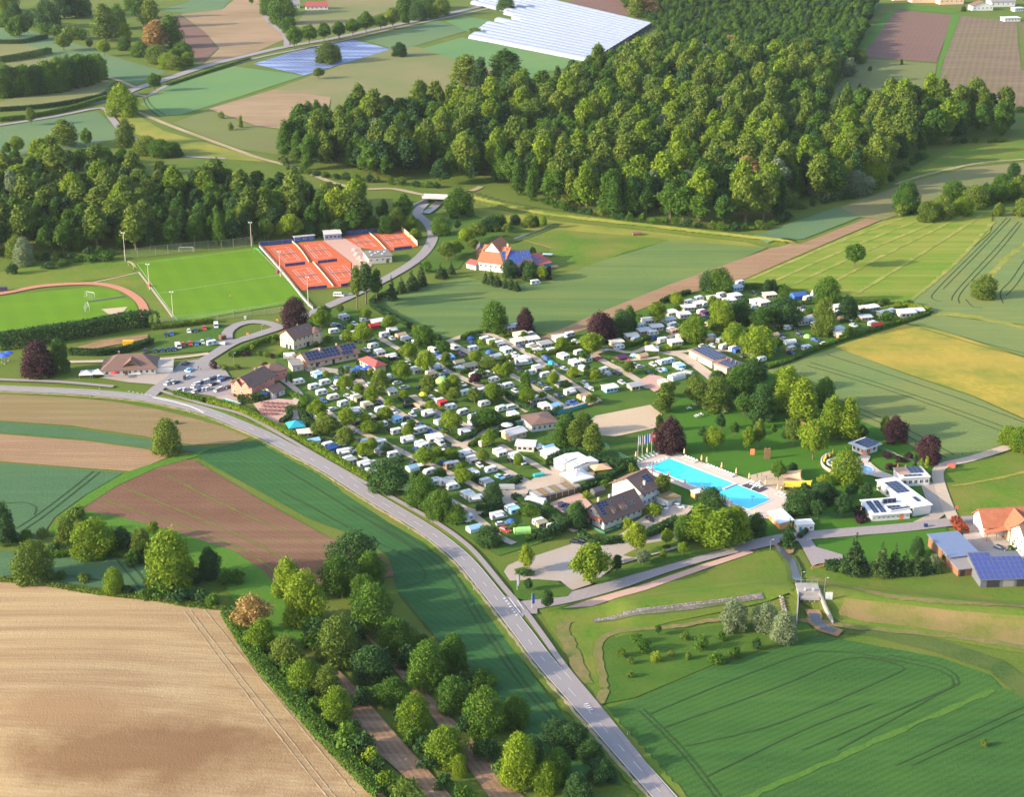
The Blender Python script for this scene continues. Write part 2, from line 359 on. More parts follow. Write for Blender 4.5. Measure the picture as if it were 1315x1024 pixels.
M['ditch'] = field_mat('ditch_grass', (0.030, 0.070, 0.016), (0.060, 0.110, 0.022), (0.09, 0.12, 0.03), 0.06, 0.8)
def poly(s): return [tuple(float(q) for q in p.split(',')) for p in s.split()]
def F(name, mk, lev, s): return drape(name, poly(s), M[mk], lev)
# near left
f_tan = F('tan_field', 'tan', 1, '-90,745 0,747 70,752 150,768 245,778 292,785 320,830 380,905 440,965 505,1035 540,1100 -120,1100')
f_dip = F('crop_field', 'teal_crop', 1, '-90,700 0,708 60,712 140,715 200,730 245,752 252,770 190,764 120,755 60,746 -90,740')
F('ploughed_field', 'olive_soil', 1, '-90,502 0,506 90,511 150,517 205,527 280,546 322,562 300,570 250,572 180,560 90,547 0,541 -90,538')
F('crop_field', 'teal_crop', 1, '-90,540 0,542 90,550 160,560 230,572 275,576 255,582 190,576 110,565 0,556 -90,551')
F('ploughed_field', 'brown_soil', 1, '-90,555 0,558 110,567 190,578 218,587 170,606 100,601 0,593 -90,588')
f_tl = F('crop_field', 'teal_crop', 1, '-90,590 0,595 100,603 158,608 110,636 70,665 50,695 0,690 -90,686')
F('grass_strip', 'bright_grass', 2, '275,574 240,586 215,590 160,608 112,636 78,662 60,688 78,690 104,655 150,625 200,602 250,588')
f_dk = F('ploughed_field', 'dark_soil', 1, '232,590 250,592 330,640 420,690 490,715 515,740 440,748 360,762 340,735 300,708 220,682 150,664 105,656 135,632 180,605')
F('grass_strip', 'bright_grass', 2, '105,656 150,664 220,682 300,708 340,735 366,768 400,830 360,840 310,790 285,745 230,712 160,688 100,674')
for s in ('215,611 300,655 400,697', '158,627 240,660 330,700 368,722', '132,643 250,682 320,712 358,740'):
    strip('grass_line', poly(s), 0.55, M['meadow'], 2, parent=f_dk, rag=0.25)
f_gr = F('crop_field', 'green_crop', 1, '245,583 300,570 335,566 365,584 420,615 470,648 520,680 560,712 598,748 640,806 690,876 735,935 800,1010 740,1000 690,960 640,900 560,820 510,760 500,715 460,690 400,668 330,630')
RUT = '360,600 410,630 477,672 522,700 550,722 566,738|360,631 427,667 480,695 530,720 545,735 542,748 515,755|446,654 490,678 522,697 570,731 613,800 668,880 715,930|452,650 496,674 528,693 578,729 620,798 675,878 722,928'
for s in RUT.split('|'): strip('wheel_rut', poly(s), 0.7, M['rut'], 2, parent=f_gr)
for s in ('20,680 45,664 85,634 120,606', '26,684 52,667 92,636 128,607', '0,648 30,646 46,652 44,662', '0,742 60,738 140,748', '150,720 170,745 180,757', '165,722 185,745 193,757'):
    strip('wheel_rut', poly(s), 0.6, M['rut'], 2, parent=f_tl)
for s in ('236,786 300,872 380,975 424,1030', '244,785 308,870 388,971 434,1030', '262,784 330,868 410,965 455,1020'):
    strip('wheel_track', poly(s), 0.32, M['soil_track'], 2, parent=f_tan, rag=0.12)
F('ploughed_strip', 'strip_soil', 1, '402,828 449,876 507,942 580,1024 640,1100 600,1100 548,1024 486,968 449,931 425,880')
F('ploughed_strip', 'strip_soil', 1, '460,806 559,902 613,957 668,1019 740,1100 690,1100 628,1024 595,979 544,906')
F('verge', 'meadow', 1, '395,585 430,613 480,646 530,676 565,700 600,735 636,782 668,828 712,884 700,884 655,830 612,770 575,726 545,698 500,672 440,633')
# near right
f_w = F('wheat_field', 'wheat_right', 1, '779,911 815,899 927,852 1030,824 1051,816 1081,822 1205,845 1271,868 1287,885 1400,905 1420,1100 920,1100 840,1000 800,945')
strip('grass_line', poly('900,1050 968,1022 1087,970 1179,929 1277,888'), 2.0, M['soft_strip'], 2, parent=f_w, rag=0.5)
for s in '833,919 927,880 1030,842 1070,838 1110,842 1200,860|850,937 1000,883 1090,847 1150,852|880,960 1000,930 1143,870 1158,857 1110,846|1030,965 1200,893 1224,878 1205,862 1130,845|1075,965 1210,890 1231,878 1212,858 1140,842|820,914 871,965 917,1024 960,1080|826,912 879,965 925,1024|1150,985 1315,909|1170,985 1315,918|905,1000 1030,940 1120,905'.split('|'):
    strip('wheel_rut', poly(s), 0.42, M['rut'], 2, parent=f_w, rag=0.06)
F('ditch_bank', 'ditch', 1, '1060,812 1120,818 1200,838 1270,862 1315,900 1330,880 1290,850 1220,826 1130,806 1080,803')
F('meadow', 'meadow', 1, '690,780 790,760 900,735 1000,700 1016,730 1020,760 980,775 860,800 790,820 790,880 760,900 720,830')
F('meadow', 'park', 1, '775,905 770,860 775,825 800,812 880,808 980,800 1040,800 1045,818 927,850 815,897')
F('hillside_meadow', 'meadow', 1, '1012,762 1040,730 1100,735 1250,755 1400,765 1400,850 1300,838 1200,820 1080,800 1060,790')
F('dry_bank', 'bank', 2, '1085,770 1150,777 1230,787 1320,793 1400,800 1400,835 1300,830 1230,815 1170,806 1110,800 1075,790')
strip('dirt_track', poly('1040,742 1075,752 1140,766 1230,775 1340,782'), 2.6, M['rut_track'], 3, rag=0.5)
strip('dirt_track', poly('1035,795 1090,806 1160,812 1250,822 1340,838'), 2.6, M['rut_track'], 3, rag=0.5)
strip('dirt_track', poly('776,885 772,858 768,838 776,819 805,811 868,806 920,797 1000,796 1040,800'), 2.2, M['rut_track'], 3, rag=0.4)
strip('dirt_track', poly('752,880 740,850 729,826 722,808 728,798'), 4, M['rut_track'], 3, rag=0.4)
F('dirt_patch', 'rut_track', 3, '762,908 768,890 778,884 783,889 776,905')
F('far_right_meadow', 'meadow', 1, '1210,598 1260,590 1315,578 1400,560 1400,668 1225,664 1208,630')
strip('dry_grass_line', poly('1222,625 1270,618 1330,604 1400,590'), 1.4, M['dry'], 2, rag=0.4)
# pool park and camp ground turf
F('lawn', 'lawn', 1, '790,600 845,555 870,515 940,480 985,476 1020,500 1080,530 1150,560 1200,596 1203,640 1190,668 1100,682 1020,690 985,690 960,665 840,640')
F('lawn', 'lawn', 1, '1042,692 1100,686 1180,680 1215,678 1225,700 1210,715 1150,722 1085,722 1050,710')
F('camp_turf', 'park', 1, '395,405 440,395 490,405 560,435 640,420 700,436 780,405 860,375 920,355 960,362 1040,372 1110,385 1200,402 1080,445 985,475 930,490 870,515 845,560 800,610 750,640 720,690 640,715 560,665 480,615 380,556 330,500 360,455')
# middle and right hand fields
f_mid = F('crop_field', 'pale_crop', 2, '478,393 500,383 545,368 600,357 640,366 700,362 780,333 860,309 985,319 930,342 860,368 780,400 705,430 640,428 560,437 520,420')
F('dry_meadow', 'dry', 1, '585,262 650,272 720,285 830,297 960,312 985,319 860,309 800,325 720,355 690,350 710,320 640,300 590,300')
F('meadow', 'meadow', 2, '690,350 708,318 650,302 720,296 830,305 860,309 800,326 720,355')
F('garden', 'park', 1, '555,300 590,270 650,290 700,300 640,305 600,330 590,345 545,352 540,335')
f_st = F('ploughed_strip', 'brown_soil', 2, '690,436 780,398 860,366 930,341 990,319 1030,313 1112,281 1132,283 1066,311 956,359 865,382 780,414 705,440')
f_sm = F('crop_field', 'far_crop', 2, '967,303 1000,292 1075,266 1105,279 1033,307 985,313')
f_stripe = F('striped_meadow', 'stripe', 1, '950,362 1066,312 1132,284 1180,275 1275,270 1272,298 1200,360 1165,390 1100,388 1030,372')
for s in '955,358 1066,314 1150,281|985,360 1090,316 1180,280|1010,365 1120,315 1210,282|1060,366 1150,318 1235,276|1090,375 1180,325 1260,276|1130,385 1200,340 1262,290|1170,388 1225,342 1275,290':
    pass
for s in '962,360 1070,314 1160,280|990,363 1095,317 1190,279|1020,365 1125,317 1215,280|1060,368 1155,318 1240,276|1100,378 1185,325 1262,276|1165,390 1225,340 1276,285'.split('|'):
    strip('mown_strip', poly(s), 2.2, M['mown'], 2, parent=f_stripe, rag=0.45)
f_tr = F('crop_field', 'blue_crop', 1, '1165,392 1200,360 1272,300 1280,275 1400,262 1400,430 1320,418 1200,402')
strip('grass_line', poly('1258,372 1290,335 1330,305'), 3, M['stub'], 2, parent=f_tr, rag=0.6)
for s in '1293,280 1260,315 1205,370 1197,384 1210,388|1298,281 1266,315 1211,372|1308,285 1278,320 1230,372 1222,386|1312,287 1284,322 1236,374 1232,390|1325,320 1300,358 1285,375 1288,390|1330,325 1308,362 1292,380|1240,385 1250,395 1262,396'.split('|'):
    strip('wheel_rut', poly(s), 0.6, M['rut'], 2, parent=f_tr)
f_rc = F('crop_field', 'blue_crop', 1, '985,476 1075,446 1160,480 1250,510 1315,540 1400,562 1400,572 1290,578 1240,592 1205,596 1150,560 1080,530 1020,500')
F('crop_field', 'blue_crop', 1, '1165,416 1200,404 1320,420 1400,432 1400,480 1315,458 1210,425')
strip('dry_grass_line', poly('1195,404 1240,406 1320,422 1400,435'), 5, M['stub'], 2, rag=1)
F('yellow_meadow', 'yellow', 2, '1072,446 1162,417 1210,425 1315,460 1400,480 1400,562 1315,538 1250,509 1160,479')
for s in '1040,466 1100,484 1200,517 1320,560|1036,470 1100,489 1200,522 1310,564|1062,456 1130,478 1230,512 1320,545|1012,488 1090,520 1160,550 1225,585|1008,492 1085,524 1150,553 1215,589|1185,418 1260,440 1330,458|1182,422 1260,445 1330,463'.split('|'):
    strip('wheel_rut', poly(s), 0.6, M['rut'], 2, parent=f_rc)
# upper right
F('grass_field', 'meadow', 1, '1150,232 1190,212 1240,184 1310,178 1400,178 1400,204 1315,206 1240,214 1165,240')
F('ploughed_field', 'far_olive', 1, '1075,268 1110,255 1157,238 1240,216 1315,209 1400,206 1400,226 1240,240 1190,262 1135,283 1105,279')
strip('field_track', poly('1150,237 1170,230 1220,217 1280,207 1400,202'), 2.6, M['track'], 2, rag=0.5)
F('ploughed_field', 'purple', 1, '1151,12 1224,19 1203,80 1105,73')
F('ploughed_field', 'mauve', 1, '1234,20 1306,29 1308,60 1312,90 1400,100 1400,142 1197,132 1213,75')
F('ploughed_field', 'purple', 1, '1312,28 1400,30 1400,96 1316,84')
F('scrub_meadow', 'scrub', 1, '1105,75 1203,82 1195,132 1060,131')
F('grass_field', 'far_bright', 1, '1040,-2 1130,-5 1125,12 1050,8')
F('grass_strip', 'bright_grass', 2, '1151,11 1160,3 1232,14 1222,20 1205,80 1196,132 1199,131 1211,80 1234,19')
F('grass_strip', 'bright_grass', 1, '1140,15 1151,12 1106,73 1095,70')
# upper left
f_gb = F('crop_field', 'far_bright', 1, '191,125 217,110 301,85 391,97 308,124 234,147 207,149 181,134')
for s in '184,126 190,138 205,150|188,124 195,136 212,148'.split('|'): strip('wheel_rut', poly(s), 1.0, M['rut'], 2, parent=f_gb)
F('ploughed_field', 'far_brown', 1, '268,140 351,115 425,125 420,150 365,166 330,162')
F('fallow_field', 'far_olive', 1, '351,115 430,87 470,68 520,58 545,62 640,85 570,135 425,150 425,125')
F('grass_field', 'far_bright', 2, '543,62 594,48 608,51 700,66 762,82 704,92 676,104 622,84 574,73')
f_film = F('film_covered_field', 'plastic', 2, '325,82 375,67 440,54 454,51 502,63 430,85 391,97')
F('crop_field', 'far_crop', 1, '464,50 563,27 601,39 522,62 503,62')
F('grass_field', 'far_bright', 1, '572,27 598,21 650,30 608,44')
F('flower_meadow', 'dry', 1, '143,143 175,147 210,168 301,194 340,208 245,202 195,180 165,168')
F('meadow', 'scrub', 1, '222,158 268,141 330,163 365,168 365,200 310,192 250,170')
F('crop_field', 'far_crop', 1, '-90,32 0,35 33,37 124,64 160,77 214,92 177,108 137,99 67,77 20,52 0,50 -90,48')
F('fallow_field', 'far_olive', 1, '-90,54 0,55 33,57 62,66 0,79 -90,84')
F('fallow_field', 'far_olive', 1, '-90,86 0,82 75,72 95,78 0,96 -90,110')
F('fallow_field', 'far_olive', 1, '-90,128 0,130 137,102 167,114 140,125 0,142 -90,155')
F('crop_field', 'far_crop', 1, '-90,170 0,163 60,153 125,143 143,158 160,176 100,190 0,205 -90,215')
F('ploughed_field', 'purple', 1, '205,18 232,20 262,40 280,62 258,82 240,60 215,35')
F('fallow_field', 'far_brown', 1, '232,18 285,12 310,-8 335,0 366,50 330,66 262,82 282,62 262,40')
F('crop_field', 'far_crop', 1, '205,13 240,3 260,-10 305,-10 285,12 240,17')
F('fallow_field', 'far_olive', 1, '380,30 395,12 440,-10 560,-12 540,0 480,20 450,34 380,42')
F('ploughed_field', 'purple', 1, '717,3 770,-5 812,2 808,20 780,18 738,7')
F('fallow_field', 'far_olive', 1, '-90,250 0,243 60,236 100,233 100,241 0,252 -90,265')
F('meadow', 'meadow', 1, '-90,350 0,350 60,340 130,332 175,337 172,352 120,360 0,374 -90,385')

# ------------------------------------------------------------------ sports ground
F('football_pitch', 'pitch', 2, '172,337 330,318 398,386 225,416')
F('football_pitch', 'pitch', 2, '-90,386 0,381 118,369 150,375 172,388 180,402 172,412 60,425 0,430 -90,438')
F('sports_turf', 'meadow', 1, '118,365 172,352 178,338 226,416 195,425 186,405')
strip('running_track', poly('-60,385 0,378 55,368 118,365 153,371 176,384 185,398 183,410'), 4.2, field_mat('track_cinder', (0.40, 0.175, 0.115), (0.48, 0.225, 0.15)), 4)
strip('run_up', poly('113,388.5 161,381.5'), 1.6, plain((0.05, 0.05, 0.09), 0.9), 4)
F('sand_pit', 'sand', 4, '130,398 164,395 154,407 140,405')
strip('footpath', poly('118,364 150,357 176,351'), 1.0, M['lane'], 3)
strip('footpath', poly('178,350 195,372 210,392 222,409'), 1.0, M['lane'], 3)
for a, b in (('176,340', '330,321'), ('330,321', '392,384'), ('392,384', '228,413'), ('228,413', '176,340'), ('203,378', '362,354')):
    strip('pitch_line', poly(a + ' ' + b), 0.14, M['line'], 5)
F('clay_court', 'clay', 2, '333,317.5 415,309.5 451,338 450,368 388,374 362,352')
F('clay_court', 'clay', 2, '440,304 515,296.5 537,317 495,324 463,319')
F('terrace', 'brick', 2, '415,309.5 440,304.5 463,319 478,341 452,366 452,338')
F('clay_edge', 'clay', 1, '380,352 450,336 452,368 388,374')

# ------------------------------------------------------------------ roads, paths, lanes
ROAD = poly('-60,497 0,500 91,504 146,508 189,513 235,522 274,533 335,558 360,571 395,589 427,607 477,639 527,669 559,690 595,720 632,764 668,810 700,852 743,901 794,959 840,1011 890,1067 930,1110')
main_road = strip('main_road', ROAD, 5.9, M['asphalt'], 5, step=4)
strip('edge_line', ROAD, 0.16, M['line'], 6, off=2.75, parent=main_road); strip('edge_line', ROAD, 0.16, M['line'], 6, off=-2.75, parent=main_road)
strip('centre_line', ROAD, 0.16, M['line'], 6, parent=main_road, step=2, dash=(4, 6))
strip('road_verge', ROAD, 11.0, M['meadow'], 2, step=4, rag=0.5)
strip('dry_verge', ROAD, 0.9, M['track'], 3, step=2, rag=0.35, off=-3.6)
PATH = poly('205,503 258,519.5 307,532.5 336,546 367,563.5 400,583 430,600 476,626 520,650 560,673 590,694 613,715 650,760 673,786 700,823 726,860 763,905 809,962 850,1014 895,1068')
cyc = strip('cycle_path', PATH, 1.9, M['path'], 6, step=4)
strip('cycle_path', poly('-60,486 0,489 76,492 146,498'), 2.5, M['path'], 6)
strip('entry_road', poly('189,512 206,497 224,486 246,474 273,457 300,441 330,431 365,419 405,401 450,381 495,359 530,338 549,320 556,302 549,287 536,275 545,262'), 5.6, M['asphalt'], 4)
F('parking_court', 'asphalt', 4, '205,496 232,466 262,462 288,474 300,492 300,515 262,508 222,503')
F('parking_grass', 'park', 3, '196,432 285,417 300,430 292,443 270,452 200,457')
strip('ring_road', poly('293,441 292,428 305,418 325,414 345,416 358,421'), 5.0, M['asphalt'], 4)
strip('approach_lane', poly('85,466 130,465 195,463 240,459 268,455'), 3.0, M['lane'], 4)
F('inn_forecourt', 'gravel', 3, '128,486 205,478 240,480 215,496 165,492')
F('yard', 'gravel', 3, '372,462 395,478 430,480 458,497 470,498 462,480 440,476 400,470 390,455 420,440 405,452')
SWIM = poly('640,781 672,780 731,769 792,752 853,731 914,713 968,701 1005,693 1040,689 1100,684 1160,679 1220,672 1262,668 1340,664 1420,660')
strip('access_road', SWIM, 6.2, M['path'], 4)
F('gravel_shoulder', 'brick', 3, '722,783 760,771 830,751 900,727 960,708 968,711 900,734 830,759 760,780')
strip('farm_road', poly('1224,668 1214,645 1204,612 1212,599 1245,591 1290,577 1340,560 1420,535'), 4.2, M['lane'], 4)
F('forecourt', 'gravel', 3, '1180,618 1204,622 1216,660 1205,668 1172,672 1196,660')
F('driveway', 'path', 4, '1022,692 1040,692 1048,704 1082,714 1082,722 1050,726 1043,729 1032,708')
F('farm_yard', 'gravel', 3, '1232,670 1260,668 1330,672 1330,722 1262,726 1240,700')
F('parking_gravel', 'gravel', 4, '647,736 652,728 665,722 686,716 735,700 772,700 800,694 870,684 895,690 872,705 790,728 762,751 735,760 728,755 720,748 690,746 655,748')
F('parking_island', 'park', 5, '655,748 690,746 715,748 735,760 728,768 675,773 662,770')
F('parking_island', 'park', 5, '660,733 672,730 684,737 676,741 664,740')
F('parking_island', 'meadow', 5, '800,715 830,700 880,692 884,698 840,712 812,718')
F('parking_island', 'park', 5, '757,750 790,735 850,716 880,708 940,704 890,718 830,735 770,752')
F('chalet_drive', 'lane', 4, '802,684 815,672 842,655 870,648 892,652 880,664 850,674 812,695 790,692')
# far roads
strip('country_road', poly('-60,161 0,154 134,129 174,114 207,104 268,84 328,69 368,60 430,49 498,34 567,20 612,9 645,4 700,-6 760,-16'), 8.5, M['asphalt'], 4, step=12)
strip('cycle_path', poly('-60,168 0,161 70,150 130,139 143,152 160,172 180,184'), 5, M['path'], 4, step=12)
strip('cycle_path', poly('172,121 188,124 212,111 250,97 328,75 370,66 440,52 500,38 570,23 640,8'), 4, M['path'], 3, step=12)
strip('field_track', poly('177,144 220,162 301,192 335,204 380,216 431,236 470,243 505,243 556,252 600,246 618,240'), 4, M['track'], 3, step=8)
strip('cycle_path', poly('175,144 168,136 172,120'), 4, M['path'], 4)
strip('field_track', poly('238,201 270,203 290,204'), 4, M['path'], 3)
strip('field_track', poly('137,99 155,104 172,112'), 4, M['track'], 3, step=12)
strip('field_track', poly('336,8 340,20 350,32 366,45 368,60'), 5, M['path'], 3, step=12)
strip('levee_track', poly('605,254 640,264 700,276 830,292 960,307 1040,317'), 2.6, M['dry'], 3, rag=0.4)
strip('field_track', poly('-40,247 0,244 60,238 110,233'), 3, M['track'], 2, rag=0.4)
# camp lanes
LANES = '''455,480 470,500 489,515 514,532 539,547 566,559 582,568 593,573:3.4
415,527 450,550 487,567 534,590 573,607 618,630 640,645:3.2
460,463 487,460 514,455 536,457 557,466 590,485 624,500 654,515 685,534:3.4
487,435 514,450 536,457:3.2
536,457 556,450 578,439 603,431 630,431 654,442 684,459 711,479 744,500 769,517:3.4
577,440 598,452 627,467 664,487 687,500 727,525:3.2
529,509 564,532 597,547 612,557:3.2
580,573 593,573 605,566 619,557 640,550 660,545 700,534 727,526 766,517:3.6
593,573 602,580 630,595:3
625,593 655,608 680,622:3.2
642,573 668,588 694,602 712,614:3.2
560,634 597,655 615,660 640,654 652,640:3.4
597,655 620,673 640,690 660,700:3
660,640 690,652 725,675 740,684:3
380,540 377,520 385,508 372,495 362,488:3
760,457 782,450 812,454 840,443 870,429:3.2
762,457 780,468 798,477 820,490 835,500:4
785,465 815,463 847,460:3
838,450 858,454 874,457 907,480 920,492:5.5
858,454 890,452 940,452:2.6
1000,420 1017,415 1045,405:3
1050,385 1090,388 1110,392:3'''
LANEPTS = []
for ln in LANES.split('\n'):
    s, w = ln.split(':'); LANEPTS += smooth_line([P2(flat(*q)) for q in poly(s)], 2.0); strip('camp_lane', poly(s), float(w) * 0.95, M['lane'], 4, rag=0.15)
F('camp_yard', 'lane', 5, '638,655 650,642 643,633 660,625 682,619 700,603 712,608 728,612 722,626 708,637 688,640 665,647')
F('container_yard', 'gravel', 4, '705,600 760,598 765,612 728,622 712,612')
F('garage_yard', 'brick', 4, '705,648 745,634 760,650 742,664 722,660')
F('patio', 'brick', 4, '325,520 352,513 375,515 378,535 365,552 345,545')
F('sand_court', 'sand', 3, '735,556 765,535 835,521 850,533 845,550 790,562')
F('paved_square', 'brick', 4, '840,505 820,490 835,482 850,485 860,492 850,500')
# football pitches' far shrubs, pit
F('earth_bank', 'earth', 3, '98,447 130,438 190,430 190,436 170,440 120,449')
# junction paint
def dashes(name, a, b, n, w, ln, lev=7):
    pa, pb = P2(G(*a)), P2(G(*b)); t = (pb - pa)
    for k in range(n):
        c = pa + t * ((k + 0.5) / n); u = t.normalized(); v = Vector((-u.y, u.x))
        mb = MB(); z = zo(c.x, c.y, lev)
        q = [c - u * w / 2 - v * ln / 2, c + u * w / 2 - v * ln / 2, c + u * w / 2 + v * ln / 2, c - u * w / 2 + v * ln / 2]
        mb.quad(*[(p.x, p.y, z) for p in q]); mb.obj(name, M['line'], main_road)
dashes('give_way_bar', (646.4, 769.7), (664.6, 794.6), 7, 0.9, 0.6); strip('crossing_line', poly('654,770.5 668,789.6'), 0.35, M['line'], 7, parent=main_road); strip('crossing_line', poly('664.6,773.8 673,786'), 0.35, M['line'], 7, parent=main_road)
F('junction_mouth', 'path', 4, '640,764 652,768 672,776 690,778 690,790 674,790 668,800 650,782')
dashes('crossing_bar', (752, 906), (760, 916), 4, 0.5, 1.2); dashes('give_way_bar', (163, 504), (196, 510), 6, 0.9, 0.5)
strip('island_line', poly('196,512 220,517 245,524 262,532'), 0.9, M['line'], 6, parent=main_road)

# ------------------------------------------------------------------ trees: crowns of leaf-sized faces on branching trunks
def leaf_cloud(lobes, n, size, seed, shell=0.45, up=0.25):
    r = np.random.default_rng(seed); L = np.array(lobes, float)
    wgt = (L[:, 3] * L[:, 4] + L[:, 3] * L[:, 5]); wgt /= wgt.sum()
    k = r.choice(len(L), n, p=wgt); d = r.normal(size=(n, 3)); d /= np.linalg.norm(d, axis=1)[:, None]
    rad = 1 - shell * r.random(n) ** 2.0 + 0.15 * r.normal(size=n)
    p = L[k, :3] + d * L[k, 3:6] * rad[:, None]
    keep = np.ones(n, bool)
    for i in range(len(L)):
        q = np.linalg.norm((p - L[i, :3]) / L[i, 3:6], axis=1); keep &= ~((q < 0.62) & (k != i))
    p, d = p[keep], d[keep]; n = len(p)
    nrm = d + 0.75 * r.normal(size=(n, 3)) + np.array([0, 0, up]); nrm /= np.linalg.norm(nrm, axis=1)[:, None]
    a = np.cross(nrm, r.normal(size=(n, 3))); a /= np.linalg.norm(a, axis=1)[:, None]; b = np.cross(nrm, a)
    s = size * (0.55 + 0.8 * r.random(n))[:, None]; w = 0.62 * s
    V = np.empty((n, 4, 3)); V[:, 0] = p - a * s; V[:, 1] = p - b * w + nrm * 0.12 * s; V[:, 2] = p + a * s; V[:, 3] = p + b * w + nrm * 0.12 * s
    return V.reshape(-1, 3)
def leaf_mesh(name, V, mat):
    n = len(V) // 4; me = bpy.data.meshes.new(name)
    me.vertices.add(4 * n); me.vertices.foreach_set('co', V.astype(np.float32).ravel())
    me.loops.add(4 * n); me.loops.foreach_set('vertex_index', np.arange(4 * n, dtype=np.int32))
    me.polygons.add(n); me.polygons.foreach_set('loop_start', np.arange(0, 4 * n, 4, dtype=np.int32))
    me.materials.append(mat); me.update(); return me
def lobes_round(r, h, w, z0, k=10, rel=0.40):
    out = [(0, 0, (z0 + h) / 2, w * 0.34, w * 0.34, (h - z0) * 0.40)]
    for i in range(k):
        t = 2 * math.pi * (i * 0.382 + r.random() * 0.2); f = (i + 0.5) / k; z = z0 + (h - z0) * (0.22 + 0.66 * f)
        prof = math.sin(math.pi * min(0.97, 0.25 + 0.70 * f)); q = w * (0.24 + 0.13 * r.random()) * prof
        s = w * rel * (0.45 + 0.62 * r.random()) * (0.75 + 0.35 * prof) * 0.62
        out.append((q * math.cos(t), q * math.sin(t), z, s, s, s * 0.9))
    return out
def lobes_tall(r, h, w, z0, k=13):
    out = []
    for i in range(k):
        f = (i + 0.3) / k; z = z0 + (h - z0) * (0.06 + 0.86 * f); t = 2.4 * i + r.random()
        q = w * 0.20 * (1 - 0.6 * f); s = w * 0.30 * (0.75 + 0.5 * r.random()) * (1.05 - 0.5 * f * f)
        out.append((q * math.cos(t), q * math.sin(t), z, s, s, s * 1.25))
    return out
def lobes_spruce(r, h, w, z0, k=11):
    out = []
    for i in range(k):
        f = i / (k - 1); z = z0 + (h - z0) * (0.05 + 0.92 * f); s = w * 0.5 * (1 - f) + 0.15
        for j in range(max(1, int(5 * (1 - f)))):
            t = 2 * math.pi * j / max(1, int(5 * (1 - f))) + i
            out.append((s * 0.5 * math.cos(t), s * 0.5 * math.sin(t), z, s * 0.55 + 0.1, s * 0.55 + 0.1, h / k * 0.55))
    return out
def trunk_mb(r, h, w, z0, rad):
    mb = MB(); top = Vector((r.normal() * 0.2, r.normal() * 0.2, z0 + (h - z0) * 0.55)); mid = Vector((0, 0, z0 * 0.9))
    mb.tube((0, 0, -0.3), mid, rad, rad * 0.8, 7, caps=False); mb.tube(mid, top, rad * 0.8, rad * 0.3, 6, caps=False)
    for i in range(5):
        t = 2.4 * i; b = mid.lerp(top, 0.15 * i); e = Vector((w * 0.3 * math.cos(t), w * 0.3 * math.sin(t), b.z + (h - z0) * 0.3))
        mb.tube(b, e, rad * 0.4, rad * 0.1, 5, caps=False)
    return mb
SHAPES = {   # h, w, crown base, leaves, leaf size
 'round': (11, 9.5, 1.6, 6000, 0.31), 'bushy': (10, 10.5, 0.2, 9500, 0.27), 'small': (6, 5.0, 1.7, 1300, 0.27),
 'tall': (24, 9.5, 3.0, 5600, 0.50), 'wood': (22, 11, 2.5, 5200, 0.55), 'spruce': (12, 5.6, 0.5, 3600, 0.30),
 'column': (9, 2.2, 0.2, 1100, 0.24), 'shrub': (3, 4.0, 0.0, 900, 0.24), 'pine': (18, 6.0, 7.0, 2600, 0.40), 'open': (9, 9, 1.8, 3600, 0.26)}
NV = {'round': 4, 'bushy': 4, 'small': 3, 'tall': 4, 'wood': 4, 'spruce': 3, 'column': 1, 'shrub': 3, 'pine': 2, 'open': 2}
_cl, _cm, _tm = {}, {}, {}
def crown_mesh(shape, var, leaf):
    key = (shape, var)
    h, w, z0, n, s = SHAPES[shape]
    if key not in _cl:
        r = np.random.default_rng(sum(map(ord, shape)) * 31 + var)
        if shape in ('tall', 'column', 'pine'): lb = lobes_tall(r, h, w, z0)
        elif shape == 'spruce': lb = lobes_spruce(r, h, w, z0)
        else: lb = lobes_round(r, h, w, z0, {'small': 8, 'shrub': 7, 'wood': 18, 'bushy': 20}.get(shape, 16), 0.46 if shape in ('shrub',) else 0.35)
        if shape == 'bushy':
            for i in range(9):
                t = i * 0.7 + r.random(); lb.append((w * 0.34 * math.cos(t), w * 0.34 * math.sin(t), 1.5, w * 0.15, w * 0.15, 1.6))
        _cl[key] = leaf_cloud(lb, n, s, var * 17 + len(shape), 0.5 if shape != 'open' else 0.9)
        _tm[key] = trunk_mb(r, h, w, z0, h * (0.018 if shape in ('tall', 'wood', 'pine') else 0.022)).mesh('trunk', BARK)
    if (key, leaf) not in _cm: _cm[(key, leaf)] = leaf_mesh('crown', _cl[key], LEAF[leaf])
    return _cm[(key, leaf)], _tm[key]
TREES = []      # everything planted singly, labelled in one pass at the end
LOOK = {'g': 'mid green', 'y': 'light green', 'd': 'dark green', 'cop': 'copper leaved', 'sil': 'silvery', 'tan': 'tan twigged', 'ol': 'olive green', 'sp': 'dark', 'br': 'bright lime green'}
FORM = {'round': ('broadleaf_tree', 'round broadleaf tree', 'tree'), 'bushy': ('hedgerow_tree', 'bushy hedgerow tree', 'tree'), 'small': ('young_tree', 'small young tree', 'tree'),
        'tall': ('poplar_tree', 'tall poplar tree', 'tree'), 'wood': ('forest_tree', 'tall forest tree', 'tree'), 'spruce': ('spruce_tree', 'conical spruce tree', 'conifer'),
        'column': ('cypress_tree', 'narrow column conifer', 'conifer'), 'shrub': ('garden_shrub', 'leafy garden shrub', 'shrub'), 'pine': ('pine_tree', 'tall bare stemmed pine', 'conifer'),
        'open': ('bare_tree', 'loose twiggy tree', 'tree')}
